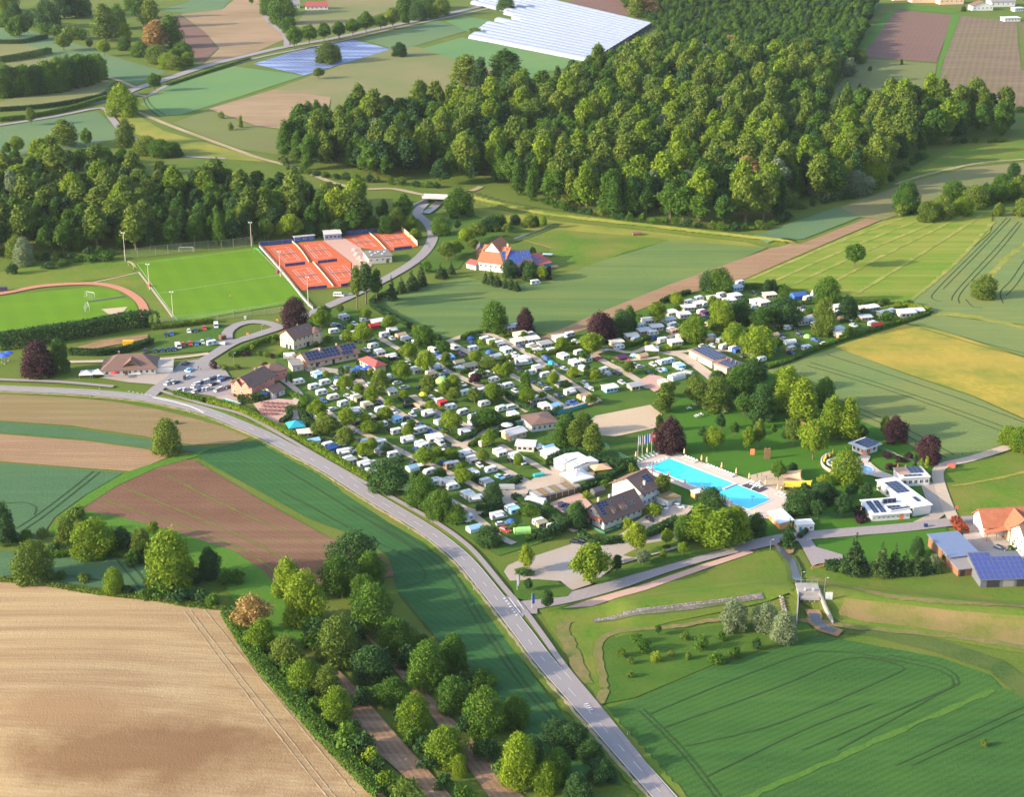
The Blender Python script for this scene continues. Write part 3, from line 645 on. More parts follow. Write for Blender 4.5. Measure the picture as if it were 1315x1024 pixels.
def tree(loc, h, w, shape, leaf, desc=None, group=None, label=None):
    var = random.randrange(NV[shape]); cm, tm = crown_mesh(shape, var, leaf); H, Wd = SHAPES[shape][:2]
    nm, form, cat = FORM[shape]
    o = thing(nm, label, cat, (loc[0], loc[1], loc[2] if len(loc) > 2 else hgt(loc[0], loc[1])), random.uniform(0, 6.28), group)
    o.scale = (w / Wd * random.uniform(0.94, 1.06), w / Wd * random.uniform(0.94, 1.06), h / H)
    inst('crown', cm, o); 
    if shape != 'shrub': inst('trunk', tm, o)
    if not label: TREES.append((o, desc or f'{LOOK[leaf]} {form}', o.location.copy()))
    return o
CROPS = {'A': (380, 400, 5.977), 'B': (560, 400, 5.977), 'Cc': (740, 350, 5.977), 'D': (940, 350, 5.058), 'E': (360, 520, 5.977), 'Ff': (560, 540, 5.977),
         'P': (820, 460, 3.2875), 'K': (720, 560, 4.383), 'S': (640, 640, 3.2875), 'L': (1015, 540, 4.383), 'O': (0, 240, 3.657), 'Nn': (290, 240, 4.383),
         'Mm': (570, 240, 4.383), 'Gg': (860, 220, 2.89), 'T1': (0, 0, 2.989), 'T2': (430, 0, 2.922), 'T3': (870, 0, 2.955), 'H': (230, 650, 2.738), 'Q': (0, 480, 3.2875), 'J': (270, 380, 5.26),
         'Z': (640, 760, 1.948), 'X': (0, 0, 1)}
def at(crop, x, y):
    ox, oy, s = CROPS[crop]; return (ox + x / s, oy + y / s)
SH = {'r': 'round', 'b': 'bushy', 's': 'small', 't': 'tall', 'w': 'wood', 'c': 'spruce', 'k': 'column', 'h': 'shrub', 'p': 'pine', 'o': 'open'}
# sighted trees: foot x, foot y, crown width, height (in survey units), leaf, shape
PLANT = {
'H': '265 440 165 150 tan o;295 505 120 130 y b;385 565 130 130 ol b;440 650 130 140 y b;520 670 110 130 ol b;560 760 140 150 y b;590 860 120 90 g h;640 880 90 80 d h;675 905 70 60 br h;730 1000 80 70 y h;800 1050 110 90 ol h;385 320 130 160 y b;440 410 170 220 y b;610 220 190 150 d b;560 300 140 150 g b;670 270 120 130 g b;690 430 190 190 g b;650 340 120 120 g b;560 550 170 190 ol b;675 610 150 150 d b;770 510 140 140 g b;870 630 170 190 g b;960 580 130 160 g b;760 700 120 120 g b;825 790 130 160 y b;965 720 130 150 g b;1070 800 150 200 g b;1180 770 110 130 g b;1060 640 120 80 g b;940 900 160 160 y b;985 945 70 90 y b;1190 980 150 230 y b;1290 1000 110 130 y b;1240 900 90 120 d b;1330 970 120 150 g b;1400 1040 120 120 d b;1000 1050 80 70 g h;930 990 70 50 d h;880 920 70 60 d h;860 870 80 60 d h;640 700 80 60 d h;700 690 80 60 g h;480 470 90 70 d h;470 500 80 60 g h;1090 890 90 70 d h;1140 960 80 70 g h;640 560 80 70 d h;800 560 80 70 d h;620 480 90 80 d h;720 560 70 60 d h;860 500 70 60 g b;1000 650 70 70 d h;1010 800 80 70 d h;1060 880 70 60 g h;780 760 80 60 d h;820 840 70 60 g h;560 700 60 60 g h;500 640 60 50 g h;440 690 60 50 d h;380 610 60 50 g h;330 570 60 45 d h;280 530 60 45 g h;420 640 50 45 d h;480 720 60 45 g h;530 770 60 45 d h;620 800 50 50 d h;660 850 60 45 g h;700 930 60 50 d h;760 1010 60 50 g h',
'Q': '20 715 110 170 d b;140 870 190 165 ol b;395 765 190 155 y b;280 720 100 120 ol b;515 745 100 100 d b;480 925 100 110 y b;725 900 230 240 y b;600 765 110 120 ol b;650 700 60 80 y s;885 860 100 130 d b;955 890 70 60 g h;705 335 130 150 ol b;330 620 90 60 ol h;230 745 60 30 d h;290 750 60 30 d h;830 880 90 60 d h;900 980 70 50 g h;690 940 120 50 g h;760 960 100 50 d h;850 960 80 50 d h;60 710 60 40 d h;110 700 60 40 g h;180 690 50 35 ol h;560 800 90 50 g h;640 800 80 50 d h;620 950 80 40 g h;540 930 60 35 d h;350 875 60 30 ol h;260 865 60 30 g h;1000 880 70 50 g h',
'A': '200 130 130 130 y r;520 270 150 170 y r;535 75 90 90 y r;720 150 110 110 y r;980 270 150 155 g b;870 400 130 150 y r;1000 480 140 170 y r;1130 330 110 100 g r;820 545 125 150 y r;1010 640 130 140 ol r;640 640 140 160 ol r;375 620 110 120 y r;170 830 130 140 y r;430 770 50 80 y s;830 690 90 80 y s;690 850 110 110 y r;715 760 80 80 y s;1040 780 90 90 y r;1190 930 150 160 y r;250 960 150 150 ol r;390 900 140 150 y r;555 940 140 90 y r;210 890 110 110 y r;1215 700 110 110 ol r;860 960 80 60 y s;390 480 60 60 ol h;440 520 60 60 d h;480 520 50 50 d h;570 490 45 50 y h;680 420 80 60 g h;350 510 50 90 d h',
'J': '570 215 170 185 cop b;745 230 110 120 y r;1040 240 60 60 y s;430 330 35 35 ol h;285 380 30 50 y s;715 350 40 40 g h;760 340 50 30 ol h;800 310 60 40 ol h;605 425 50 40 y h;550 395 40 35 g h;25 495 55 50 cop h;95 500 60 35 ol h;250 405 60 30 cop h;330 400 50 30 g h;380 410 50 30 ol h;420 420 40 30 cop h;480 410 40 30 g h;490 535 45 50 cop h;515 590 14 60 d k;545 585 14 60 d k;180 495 60 30 ol h;370 480 50 30 cop h;780 560 50 50 y s;1080 540 40 40 y h;700 510 30 30 ol h',
'B': '455 150 200 205 g b;690 160 140 170 cop b;1260 240 150 210 cop b;1200 310 150 130 y r;300 400 120 90 y r;420 445 170 80 ol r;440 700 160 140 y r;300 565 90 85 cop r;540 530 90 130 y r;690 650 110 200 g t;430 305 60 80 y s;560 400 50 70 y s;860 480 90 60 ol r;1220 545 90 90 y r;815 690 60 70 y s;390 890 220 130 g r;490 690 80 60 y s;1030 840 70 100 d c;990 950 150 150 g t;1130 945 170 170 ol t;1185 720 90 80 ol r;740 170 40 30 y h;505 200 50 30 ol h;560 190 50 25 ol h;660 170 60 30 y h',
'Cc': '200 515 200 190 cop b;350 470 170 170 d b;410 420 120 150 g b;120 640 160 160 y r;615 400 140 160 y r;900 525 200 175 y b;1110 435 180 210 y b;1240 385 120 130 d b;1220 565 190 160 y b;1100 155 180 175 g b;770 235 80 70 y s;400 780 110 90 ol r;1045 265 80 80 y r;780 315 60 60 g s;130 810 90 70 ol r;910 905 120 110 ol r;1090 855 120 100 d b;1230 905 170 170 g b;1060 960 150 140 y b;940 965 130 130 ol b;700 960 110 110 ol r;85 790 60 80 d b;1010 560 40 40 ol h;480 360 60 40 g h;540 560 50 30 br h',
'D': '60 345 150 150 d b;330 345 200 170 d b;200 375 180 130 g b;170 545 200 185 y b;40 485 120 135 g r;590 405 140 220 ol b;610 205 150 160 g b;750 300 120 135 d b;230 135 60 80 d b;265 130 55 80 d b;350 140 60 50 g h;1000 310 100 60 g h;860 285 70 50 g h;150 700 140 130 d b;350 770 160 145 y b;440 770 100 90 y r;1080 230 80 40 ol h;1150 220 80 40 g h;960 220 60 30 ol h;740 410 60 40 y h;800 405 60 35 ol h;310 270 60 40 g h;500 270 60 40 g h;760 390 40 30 g h',
'E': '830 650 300 220 d b;1080 770 200 220 g b;1210 870 180 210 g b;1320 890 110 110 g b;1110 485 160 150 y r;500 330 150 150 ol r;640 410 100 115 y r;820 380 85 85 d b;975 260 90 95 y r;1225 580 100 90 g r;300 250 110 110 ol r;1250 240 50 50 y s;910 440 80 50 d h;690 590 40 30 g h',
'Ff': '60 760 150 200 g b;160 780 140 130 g b;410 950 180 130 d b;110 310 110 90 y r;395 215 110 110 y r;360 330 100 100 ol r;630 380 70 125 y r;430 630 130 140 d b;720 765 120 115 g r;1090 830 120 195 d b;850 700 60 70 g s;960 190 150 180 g t;1070 210 150 230 ol t;1200 280 160 270 ol t;1150 600 50 55 br h;1290 520 80 60 g h;600 830 60 50 g h;710 925 70 50 g h;640 720 60 40 g h;560 780 30 30 d h;1000 450 60 50 d h',
'P': '130 395 120 135 cop b;110 225 85 120 ol t;245 205 90 110 ol r;330 215 130 120 ol b;445 245 80 90 g r;430 150 110 110 g b;525 255 110 130 d b;490 250 60 60 d b;620 225 115 190 y t;690 270 125 190 y t;810 340 110 180 y t;880 340 130 170 y t;735 430 120 160 y r;650 375 85 115 ol r;460 392 55 95 y r;505 380 50 115 ol r;315 392 80 95 y r;345 305 40 65 d r;85 315 30 75 g r;405 335 40 60 g s;570 330 30 50 g s;880 530 125 130 y b;680 650 130 95 d b;775 610 100 80 d b;590 520 60 80 g r;650 490 50 45 d b;860 675 80 95 d r;755 680 60 80 d r;960 600 50 70 d r;895 590 50 60 d r;780 540 50 45 br r;1085 355 85 100 cop b;1225 440 95 110 cop b;1040 335 50 85 ol r;1165 475 20 75 d k;1190 490 20 75 br k;1213 495 22 90 br k;700 590 70 60 d h;830 600 40 30 cop h;1140 430 40 30 cop h;1100 440 50 25 cop h;1060 470 50 25 cop h;1050 420 50 20 cop h;930 665 60 40 cop h;780 200 80 110 g b;720 240 60 90 g b;940 350 50 60 d b;1175 505 50 30 br h;660 330 40 35 ol h;500 300 50 70 d r;270 330 30 40 d h;620 560 30 30 g h;1030 560 50 25 d h',
'K': '570 345 100 125 ol r;850 410 120 115 d b;800 590 220 200 y t;900 630 220 230 y t;980 600 180 210 y t;690 580 110 130 g b;1100 555 95 120 d b;1280 625 100 165 d c;425 670 115 175 br r;597 620 62 95 y r;520 445 110 60 br h;380 525 80 60 br h;90 490 110 110 g r;690 685 50 80 y s;578 700 32 60 y s;465 715 80 60 sil r;320 715 40 40 d s;230 270 50 30 g h;270 265 40 30 g h;145 350 40 40 br h;400 215 50 60 ol h;600 635 50 20 d h',
'S': '390 365 160 165 y r;117 315 62 115 br r;127 395 35 55 d r;207 475 55 85 d r;500 322 42 80 d r;610 290 52 70 sil r;695 270 25 50 y s;782 248 42 60 y s;995 560 100 130 sil b;1125 555 98 110 sil b;1200 605 100 125 sil b;675 580 30 40 g r;610 650 60 60 g h;855 640 60 60 g h;665 690 50 40 br h;920 700 60 50 g h;1000 675 60 50 g h;1090 640 40 50 d h;520 670 40 35 ol h;800 680 30 30 ol h;115 325 70 25 d h;790 600 40 40 ol h;940 600 40 35 g h;560 700 30 30 ol h;730 670 30 25 ol h',
'L': '360 858 155 230 sp c;510 875 115 200 sp c;582 868 95 185 sp c;642 865 85 145 sp c;705 862 95 130 sp c;762 855 85 125 sp c;710 760 90 110 d b;832 858 45 70 sp c;812 815 60 60 sil h;1240 808 105 150 sp c;1300 850 60 50 sp c;880 800 60 60 d h;300 860 60 50 g h;240 840 90 40 d h;590 260 30 20 ol h;395 570 90 30 cop h;1220 130 120 100 y b;1290 170 130 140 y b',
'O': '180 890 140 155 cop b;285 868 85 145 g b;260 350 22 55 y k;110 365 100 110 sil b;75 330 80 90 ol b;300 370 70 30 g h;370 350 60 30 g h;430 350 80 30 g h;500 345 80 40 g h;230 385 60 30 d h;60 410 60 50 d h',
'Nn': '365 290 115 125 y r;620 240 115 215 br r;720 260 110 120 g r;740 690 80 240 ol p;790 660 100 230 d p;850 650 80 180 g p;935 640 60 140 sp c;990 600 60 100 sp c;1050 580 80 120 sp c;1100 560 65 140 sp c;1210 515 60 85 sp c;1268 492 42 75 sp c;1030 240 90 70 y b;1065 290 60 50 y b;1210 270 90 95 g b;1245 410 90 90 ol r;1280 400 60 80 y r;240 300 60 110 ol r;310 290 60 80 y r;640 270 90 80 d b;560 270 80 60 g b;900 260 90 90 g b;960 240 90 110 ol b;150 290 50 60 ol b;70 290 50 70 y r;1130 480 60 60 g h;1290 140 90 110 g b;480 280 80 60 d b;820 250 80 80 g b',
'Mm': '265 550 60 95 sp c;235 545 40 80 sp c;300 560 60 80 sp c;370 510 75 95 d b;345 572 36 70 sp c;380 580 42 80 sp c;410 588 40 80 sp c;490 525 90 95 d b;460 500 60 80 d b;552 530 68 80 y r;590 525 42 85 cop k;90 165 135 145 g b;75 245 42 55 d r;42 492 42 75 sp c;5 510 40 60 sp c;190 300 100 90 ol r;130 330 100 90 y r;60 390 100 80 y r;20 420 80 100 ol r;270 240 120 70 d b;400 210 60 50 d b;480 225 70 60 ol b;560 235 42 65 y r;360 260 60 50 ol r;320 230 70 70 g b;500 380 42 40 d h;230 250 60 60 d b;520 220 40 50 g b;170 360 60 60 ol r;300 250 60 40 y h',
'Gg': '685 355 90 100 g r;875 155 90 105 g b;1165 470 105 100 ol b;955 185 85 85 ol b;1005 175 100 95 ol b;1085 160 90 75 y b;1050 110 110 85 g b;1140 130 120 85 ol b;1200 115 100 75 g b;1250 105 90 80 g b;1290 100 90 90 ol b;1310 165 80 75 ol b;1220 165 50 55 ol b;860 160 60 40 ol h;560 460 70 40 ol h;1275 30 60 70 d b;1230 60 60 60 g b;20 490 40 40 y h;420 450 50 30 g h;150 445 90 85 d b',
'T1': '75 155 80 85 g r;180 105 95 95 d b;245 195 72 60 ol r;405 155 105 135 ol t;480 155 55 65 y t;450 110 70 80 g b;540 70 75 100 g t;580 105 80 110 ol t;660 180 95 115 g t;600 185 110 105 tan t;610 240 90 60 ol b;650 260 80 50 y b;680 265 70 45 ol b;720 250 50 45 y b;540 215 70 50 g b;480 190 60 45 g b;700 230 70 60 g b;595 350 52 62 g r;470 445 105 105 y b;450 370 72 50 d b;490 430 60 70 y b;15 370 85 110 g b;55 368 75 100 d b;95 365 80 105 g b;140 360 80 100 d b;185 355 80 110 g b;225 350 80 120 g b;265 340 80 110 d b;305 330 80 110 g b;345 322 80 100 g b;380 305 65 90 g b;1262 240 95 70 ol b;1222 302 40 38 ol r;1130 185 62 75 g r;1187 168 58 65 g r;1245 157 55 62 g r;1302 148 52 58 g r;1085 90 95 100 g b;1045 55 90 90 g b;1110 125 60 55 g b;400 215 42 55 y r;345 190 25 40 ol r;170 130 60 40 g h;220 140 70 40 g h;270 150 70 45 ol h;310 150 60 40 g h;25 100 60 50 g b;60 80 60 60 d b;10 55 60 80 y b;40 40 60 70 g b;245 70 90 110 d t;290 65 80 90 g t;325 60 55 70 g b;110 95 50 50 d b;965 20 20 25 g s;505 40 50 60 g b;50 140 50 40 g h;120 480 40 60 ol r;65 590 60 60 y r;30 600 30 50 g r;335 570 40 70 g r;250 560 110 100 ol t;480 560 80 90 ol b;560 590 90 60 ol b;620 600 90 60 g b;670 600 60 50 g b;850 455 25 25 ol h;885 500 25 30 ol h;925 490 20 50 y k',
'T2': '15 145 50 55 g r;67 135 58 58 g r;117 125 62 72 g r;172 112 48 50 g r;217 105 62 68 ol r;262 70 66 80 g b;312 75 60 60 d b;358 65 55 45 y b;398 55 62 58 ol b;335 35 100 60 g b;265 92 32 25 g r;640 38 64 48 g b;245 210 55 45 d b;5 225 40 50 ol b;525 130 45 25 ol h;1170 60 90 80 tan t;1130 65 70 80 ol t;490 320 110 110 ol t;545 330 70 110 d t;640 320 140 130 g t;670 340 110 90 d t',
'T3': '850 245 14 22 d k;730 270 16 20 d h;690 350 20 30 d h;815 310 12 16 d h;685 360 18 20 d h;265 740 140 140 tan t;380 745 110 70 sil b;310 720 80 90 ol b;565 740 130 110 sil b;680 735 110 80 sil b;740 700 105 100 y b;390 780 100 70 ol b;865 800 90 100 g b;200 185 90 50 tan t;650 290 60 70 sil t;1085 42 18 18 d b;1300 425 40 20 g h;690 240 45 50 ol b',
'Z': '185 400 80 70 d b;150 380 80 60 d b;230 420 60 50 d b;260 470 70 50 d b;345 130 30 25 g h;545 175 30 20 g h;400 108 12 25 g r;1215 388 18 20 ol h;330 215 20 15 ol h',
}
for crop, rows in PLANT.items():
    s = CROPS[crop][2]
    for row in rows.split(';'):
        x, y, w, h, leaf, shp = row.split(); p = G(*at(crop, float(x), float(y))); k = s * scale_at(p)
        shp = SH[shp]
        ww, hh = float(w) / k, float(h) / k / 0.93
        if shp in ('round', 'small', 'bushy') and crop not in ('H', 'Q', 'Gg', 'L'): ww *= 1.18; hh *= 1.08
        elif crop in ('H', 'Gg') and shp != 'shrub': ww *= 0.94; hh *= 0.86
        if shp == 'round' and hh < 4.5: shp = 'small'
        tree(p, hh, ww, shp, leaf)
# ------------------------------------------------------------------ the woods
def inside(poly_, x, y):
    c = False; n = len(poly_)
    for i in range(n):
        a, b = poly_[i], poly_[i - 1]
        if (a.y > y) != (b.y > y) and x < (b.x - a.x) * (y - a.y) / (b.y - a.y) + a.x: c = not c
    return c
def scatter(s, d):
    pl = [flat(*p) for p in poly(s)]; x0, x1 = min(p.x for p in pl), max(p.x for p in pl); y0, y1 = min(p.y for p in pl), max(p.y for p in pl)
    out = []; grid = {}
    for _ in range(int((x1 - x0) * (y1 - y0) / d / d * 3)):
        x, y = random.uniform(x0, x1), random.uniform(y0, y1); i, j = int(x // d), int(y // d)
        if any((x - q[0]) ** 2 + (y - q[1]) ** 2 < d * d for a in (-1, 0, 1) for b in (-1, 0, 1) for q in grid.get((i + a, j + b), ())): continue
        if inside(pl, x, y): grid.setdefault((i, j), []).append((x, y)); out.append((x, y))
    return out
BIG = '362,205 372,214 420,224 500,233 560,238 625,238 680,257 760,277 840,287 940,292 985,290 1010,275 1060,258 1110,245 1150,222 1185,197 1200,185 1240,183 1290,178 1298,163 1200,150 1120,146 1070,146 1058,128 1090,85 1112,40 1122,5 1080,6 1000,4 1010,-40 780,-40 800,10 835,30 850,48 830,75 790,98 720,118 690,130 600,146 540,142 450,152 385,175'
TOPW = '1000,10 1005,-40 1110,-40 1125,4 1080,6'
LEFT = '-60,335 0,322 60,328 140,322 175,322 250,318 330,312 370,302 440,297 515,294 526,287 500,284 465,280 400,262 330,250 270,246 200,243 130,243 100,246 0,258 -60,266'
LEFTB = '-60,224 0,222 60,214 130,212 160,222 135,230 60,234 0,240 -60,244'
spots = [(x, y, 0) for x, y in scatter(BIG, 5.6) if random.random() < (0.85 if y > 1320 else 0.48)] + [(x, y, 1) for x, y in scatter(LEFT, 6.8)] + [(x, y, 1) for x, y in scatter(LEFTB, 8.5)]
spots.sort(key=lambda q: q[1] + 0.15 * abs(q[0]))
def kind_at(x, y, w):
    u = random.random(); n = math.sin(x * 0.021 + 1.3) + math.sin(y * 0.017 + x * 0.009)
    far = y > 1360 + 0.35 * abs(x - 200) * (x < 200)
    if u < 0.012: leaf = 'sil' if not far else 'ol'
    elif u < 0.016: leaf = 'ol'
    elif u < 0.16 + 0.07 * n: leaf = 'y'
    elif u < 0.40 + 0.07 * n: leaf = 'ol'
    elif u < 0.85: leaf = 'g'
    else: leaf = 'd'
    if far or random.random() < 0.5: leaf = random.choice(['g', 'd', 'g']) if leaf in ('y', 'ol') else leaf
    shp = 'tall' if random.random() < 0.35 and not far else 'wood'
    h = random.uniform(19, 31) if not far else random.uniform(9.5, 15.5) + 2.5 * n
    if w == 1: h = random.uniform(14, 23)
    if not far and random.random() < 0.17:                       # broad poplar crowns standing above the rest
        return random.choice(['y', 'ol', 'ol']), 'wood', random.uniform(27, 33) - 7 * (w == 1), random.uniform(13, 17)
    if not far and leaf == 'y': leaf = 'g'
    if not far: h *= 0.80
    return leaf, shp, h, (h * random.uniform(0.36, 0.46) if shp == 'tall' else h * random.uniform(0.50, 0.72))
GL = {0: 'tall broadleaf tree crowded in the big wood behind the grassy levee', 1: 'broadleaf tree crowded in the wood behind the football pitch and clay courts'}
n_single = 290
FOREST = {}; WOODS = []
for i, (x, y, w) in enumerate(spots):
    leaf, shp, h, wd = kind_at(x, y, w)
    if i < n_single:
        o = tree((x, y, hgt(x, y)), h, wd, shp, leaf, label=f'{LOOK[leaf]} ' + (GL[w] if shp == 'wood' else GL[w].replace('broadleaf', 'slender')), group='trees of the big wood' if w == 0 else 'trees of the wood by the courts')
        o['group'] += f' {LOOK[leaf]} {shp}'; WOODS.append((o, f'{LOOK[leaf]} {FORM[shp][1]}', o.location.copy()))
    else: FOREST.setdefault((shp, random.randrange(NV[shp]), leaf), []).append((x, y, h / SHAPES[shp][0], wd / SHAPES[shp][1]))
# undergrowth along the wood's near edge
def edge_shrubs(pts, gap, lab, leafs='gdolg'):
    line = smooth_line([flat(*p) for p in pts], gap)
    for k, p in enumerate(line):
        leaf = random.choice(['g', 'd', 'ol', 'g', 'd'])
        q = Vector((p.x + random.uniform(-1.5, 1.5), p.y + random.uniform(-1.5, 1.5)))
        tree((q.x, q.y, hgt(q.x, q.y)), random.uniform(2.5, 5), random.uniform(4, 7), 'shrub', leaf, label=f'{LOOK[leaf]} shrub in the {lab}', group=f'shrubs in the {lab}, {LOOK[leaf]}')
edge_shrubs(poly('362,208 372,217 420,228 500,236 560,241'), 6, 'undergrowth along the near edge of the big wood')
edge_shrubs(poly('700,262 760,280 840,290 940,296 985,293 1010,282'), 6, 'undergrowth along the near edge of the big wood')
edge_shrubs(poly('1030,268 1060,261 1110,248 1150,226 1185,202'), 7, 'bushes along the lower edge of the far wood')
edge_shrubs(poly('1195,185 1240,184 1290,181'), 7, 'bushes along the lower edge of the far wood')
edge_shrubs(poly('0,330 60,334 140,326'), 6, 'brush beside the sports ground')
edge_shrubs(poly('1180,268 1215,258 1260,245 1320,232'), 6, 'hillside hedge above the striped meadow')
# the rest of the wood: one mass, crowns set on points
def forest_mass():
    node = bpy.data.node_groups.new('forest', 'GeometryNodeTree'); node.interface.new_socket('Geometry', in_out='INPUT', socket_type='NodeSocketGeometry')
    node.interface.new_socket('Geometry', in_out='OUTPUT', socket_type='NodeSocketGeometry')
    gi, go = N(node, 'NodeGroupInput'), N(node, 'NodeGroupOutput'); join = N(node, 'GeometryNodeJoinGeometry')
    vs, sx, sz, kk = [], [], [], []
    for i, ((shp, var, leaf), pts) in enumerate(sorted(FOREST.items())):
        cm, tm = crown_mesh(shp, var, leaf)
        src = next((c for o in C.objects if o.data is cm for c in [o]), None)
        if src is None:
            src = forest_src(cm)
        for x, y, a, b in pts: vs.append((x, y, 0)); sz.append(a); sx.append(b); kk.append(i)
        oi = N(node, 'GeometryNodeObjectInfo'); oi.inputs['Object'].default_value = src; oi.inputs['As Instance'].default_value = True
        ip = N(node, 'GeometryNodeInstanceOnPoints')
        na = N(node, 'GeometryNodeInputNamedAttribute', data_type='INT'); na.inputs[0].default_value = 'kind_no'
        cmp = N(node, 'FunctionNodeCompare', data_type='INT', operation='EQUAL'); cmp.inputs['B'].default_value = i
        [node.links.new(na.outputs['Attribute'], s) for s in cmp.inputs if s.name == 'A' and s.type == 'INT']
        for s in cmp.inputs:
            if s.name == 'B' and s.type == 'INT': s.default_value = i
        a1 = N(node, 'GeometryNodeInputNamedAttribute', data_type='FLOAT_VECTOR'); a1.inputs[0].default_value = 'size'
        rv = N(node, 'FunctionNodeRandomValue', data_type='FLOAT_VECTOR'); rv.inputs[0].default_value = (0, 0, 0); rv.inputs[1].default_value = (0, 0, 6.28)
        node.links.new(gi.outputs[0], ip.inputs['Points']); node.links.new(cmp.outputs[0], ip.inputs['Selection']); node.links.new(oi.outputs['Geometry'], ip.inputs['Instance'])
        node.links.new(a1.outputs['Attribute'], ip.inputs['Scale']); node.links.new(rv.outputs[0], ip.inputs['Rotation'])
        node.links.new(ip.outputs[0], join.inputs[0])
    node.links.new(join.outputs[0], go.inputs[0])
    me = bpy.data.meshes.new('forest'); me.from_pydata(vs, [], [])
    at1 = me.attributes.new('size', 'FLOAT_VECTOR', 'POINT'); at1.data.foreach_set('vector', np.array([(b, b, a) for a, b in zip(sz, sx)], np.float32).ravel())
    at2 = me.attributes.new('kind_no', 'INT', 'POINT'); at2.data.foreach_set('value', kk)
    o = tag(link(bpy.data.objects.new('forest', me)), 'dense wood of mixed green crowns reaching to the far fields', 'forest', kind='stuff')
    md = o.modifiers.new('trees', 'NODES'); md.node_group = node
def forest_src(cm):
    # a crown look that no single tree wears yet: plant it on the wood's nearest free spot
    x, y, w = spots[random.randrange(60, n_single)]
    r = thing('forest_tree', 'slender light tree crowded in the big wood behind the grassy levee', 'tree', (x + 3, y + 3, 0), 0, 'trees of the big wood')
    return inst('crown', cm, r)
forest_mass()
# ------------------------------------------------------------------ hedges
def hedge(pts, wid, h, leaf, label, dens=9, world=False):
    line = smooth_line([Vector(p[:2]) if world else P2(G(*p)) for p in pts], 1.0); L = len(line)
    base = line[0]; z0 = hgt(base.x, base.y); per = wid + 2 * h; n = int(L * per * dens)
    r = np.random.default_rng(L + int(h * 100)); V = []
    i = r.integers(0, L - 1, n); f = r.random(n); s = r.random(n) * per
    P = np.array([[line[a].x + (line[a + 1].x - line[a].x) * b, line[a].y + (line[a + 1].y - line[a].y) * b] for a, b in zip(i, f)]) - np.array(base[:])
    T = np.array([[line[a + 1].x - line[a].x, line[a + 1].y - line[a].y] for a in i]); T /= np.linalg.norm(T, axis=1)[:, None]
    Nn = np.stack([-T[:, 1], T[:, 0]], 1)
    side = np.where(s < h, -wid / 2, np.where(s < h + wid, s - h - wid / 2, wid / 2)); z = np.where(s < h, s, np.where(s < h + wid, h, per - s))
    jit = 0.12 * r.normal(size=(n, 3)) * (1 + 0.5 * h / 2)
    p = np.concatenate([P + Nn * side[:, None], z[:, None]], 1) + jit
    zz = np.array([hgt(line[a].x, line[a].y) for a in i]) - z0; p[:, 2] += zz
    nr = np.concatenate([Nn * np.where(s < h, -1, np.where(s < h + wid, 0, 1))[:, None], ((s >= h) & (s < h + wid)).astype(float)[:, None]], 1) + 0.6 * r.normal(size=(n, 3))
    nr /= np.linalg.norm(nr, axis=1)[:, None]; a = np.cross(nr, r.normal(size=(n, 3))); a /= np.linalg.norm(a, axis=1)[:, None]; b = np.cross(nr, a)
    q = 0.30 * (0.6 + 0.8 * r.random(n))[:, None]
    V = np.stack([p - a * q, p - b * q * 0.7, p + a * q, p + b * q * 0.7], 1).reshape(-1, 3)
    o = link(bpy.data.objects.new('hedge', leaf_mesh('hedge', V, LEAF[leaf]))); o.location = (base.x, base.y, z0)
    mb = MB()
    for k in range(0, L, 2):
        v = line[k] - base; mb.tube((v.x, v.y, -0.1), (v.x, v.y, h * 0.8), 0.05, 0.03, 4)
    mb.obj('stems', BARK, o)
    return tag(o, label, 'hedge')
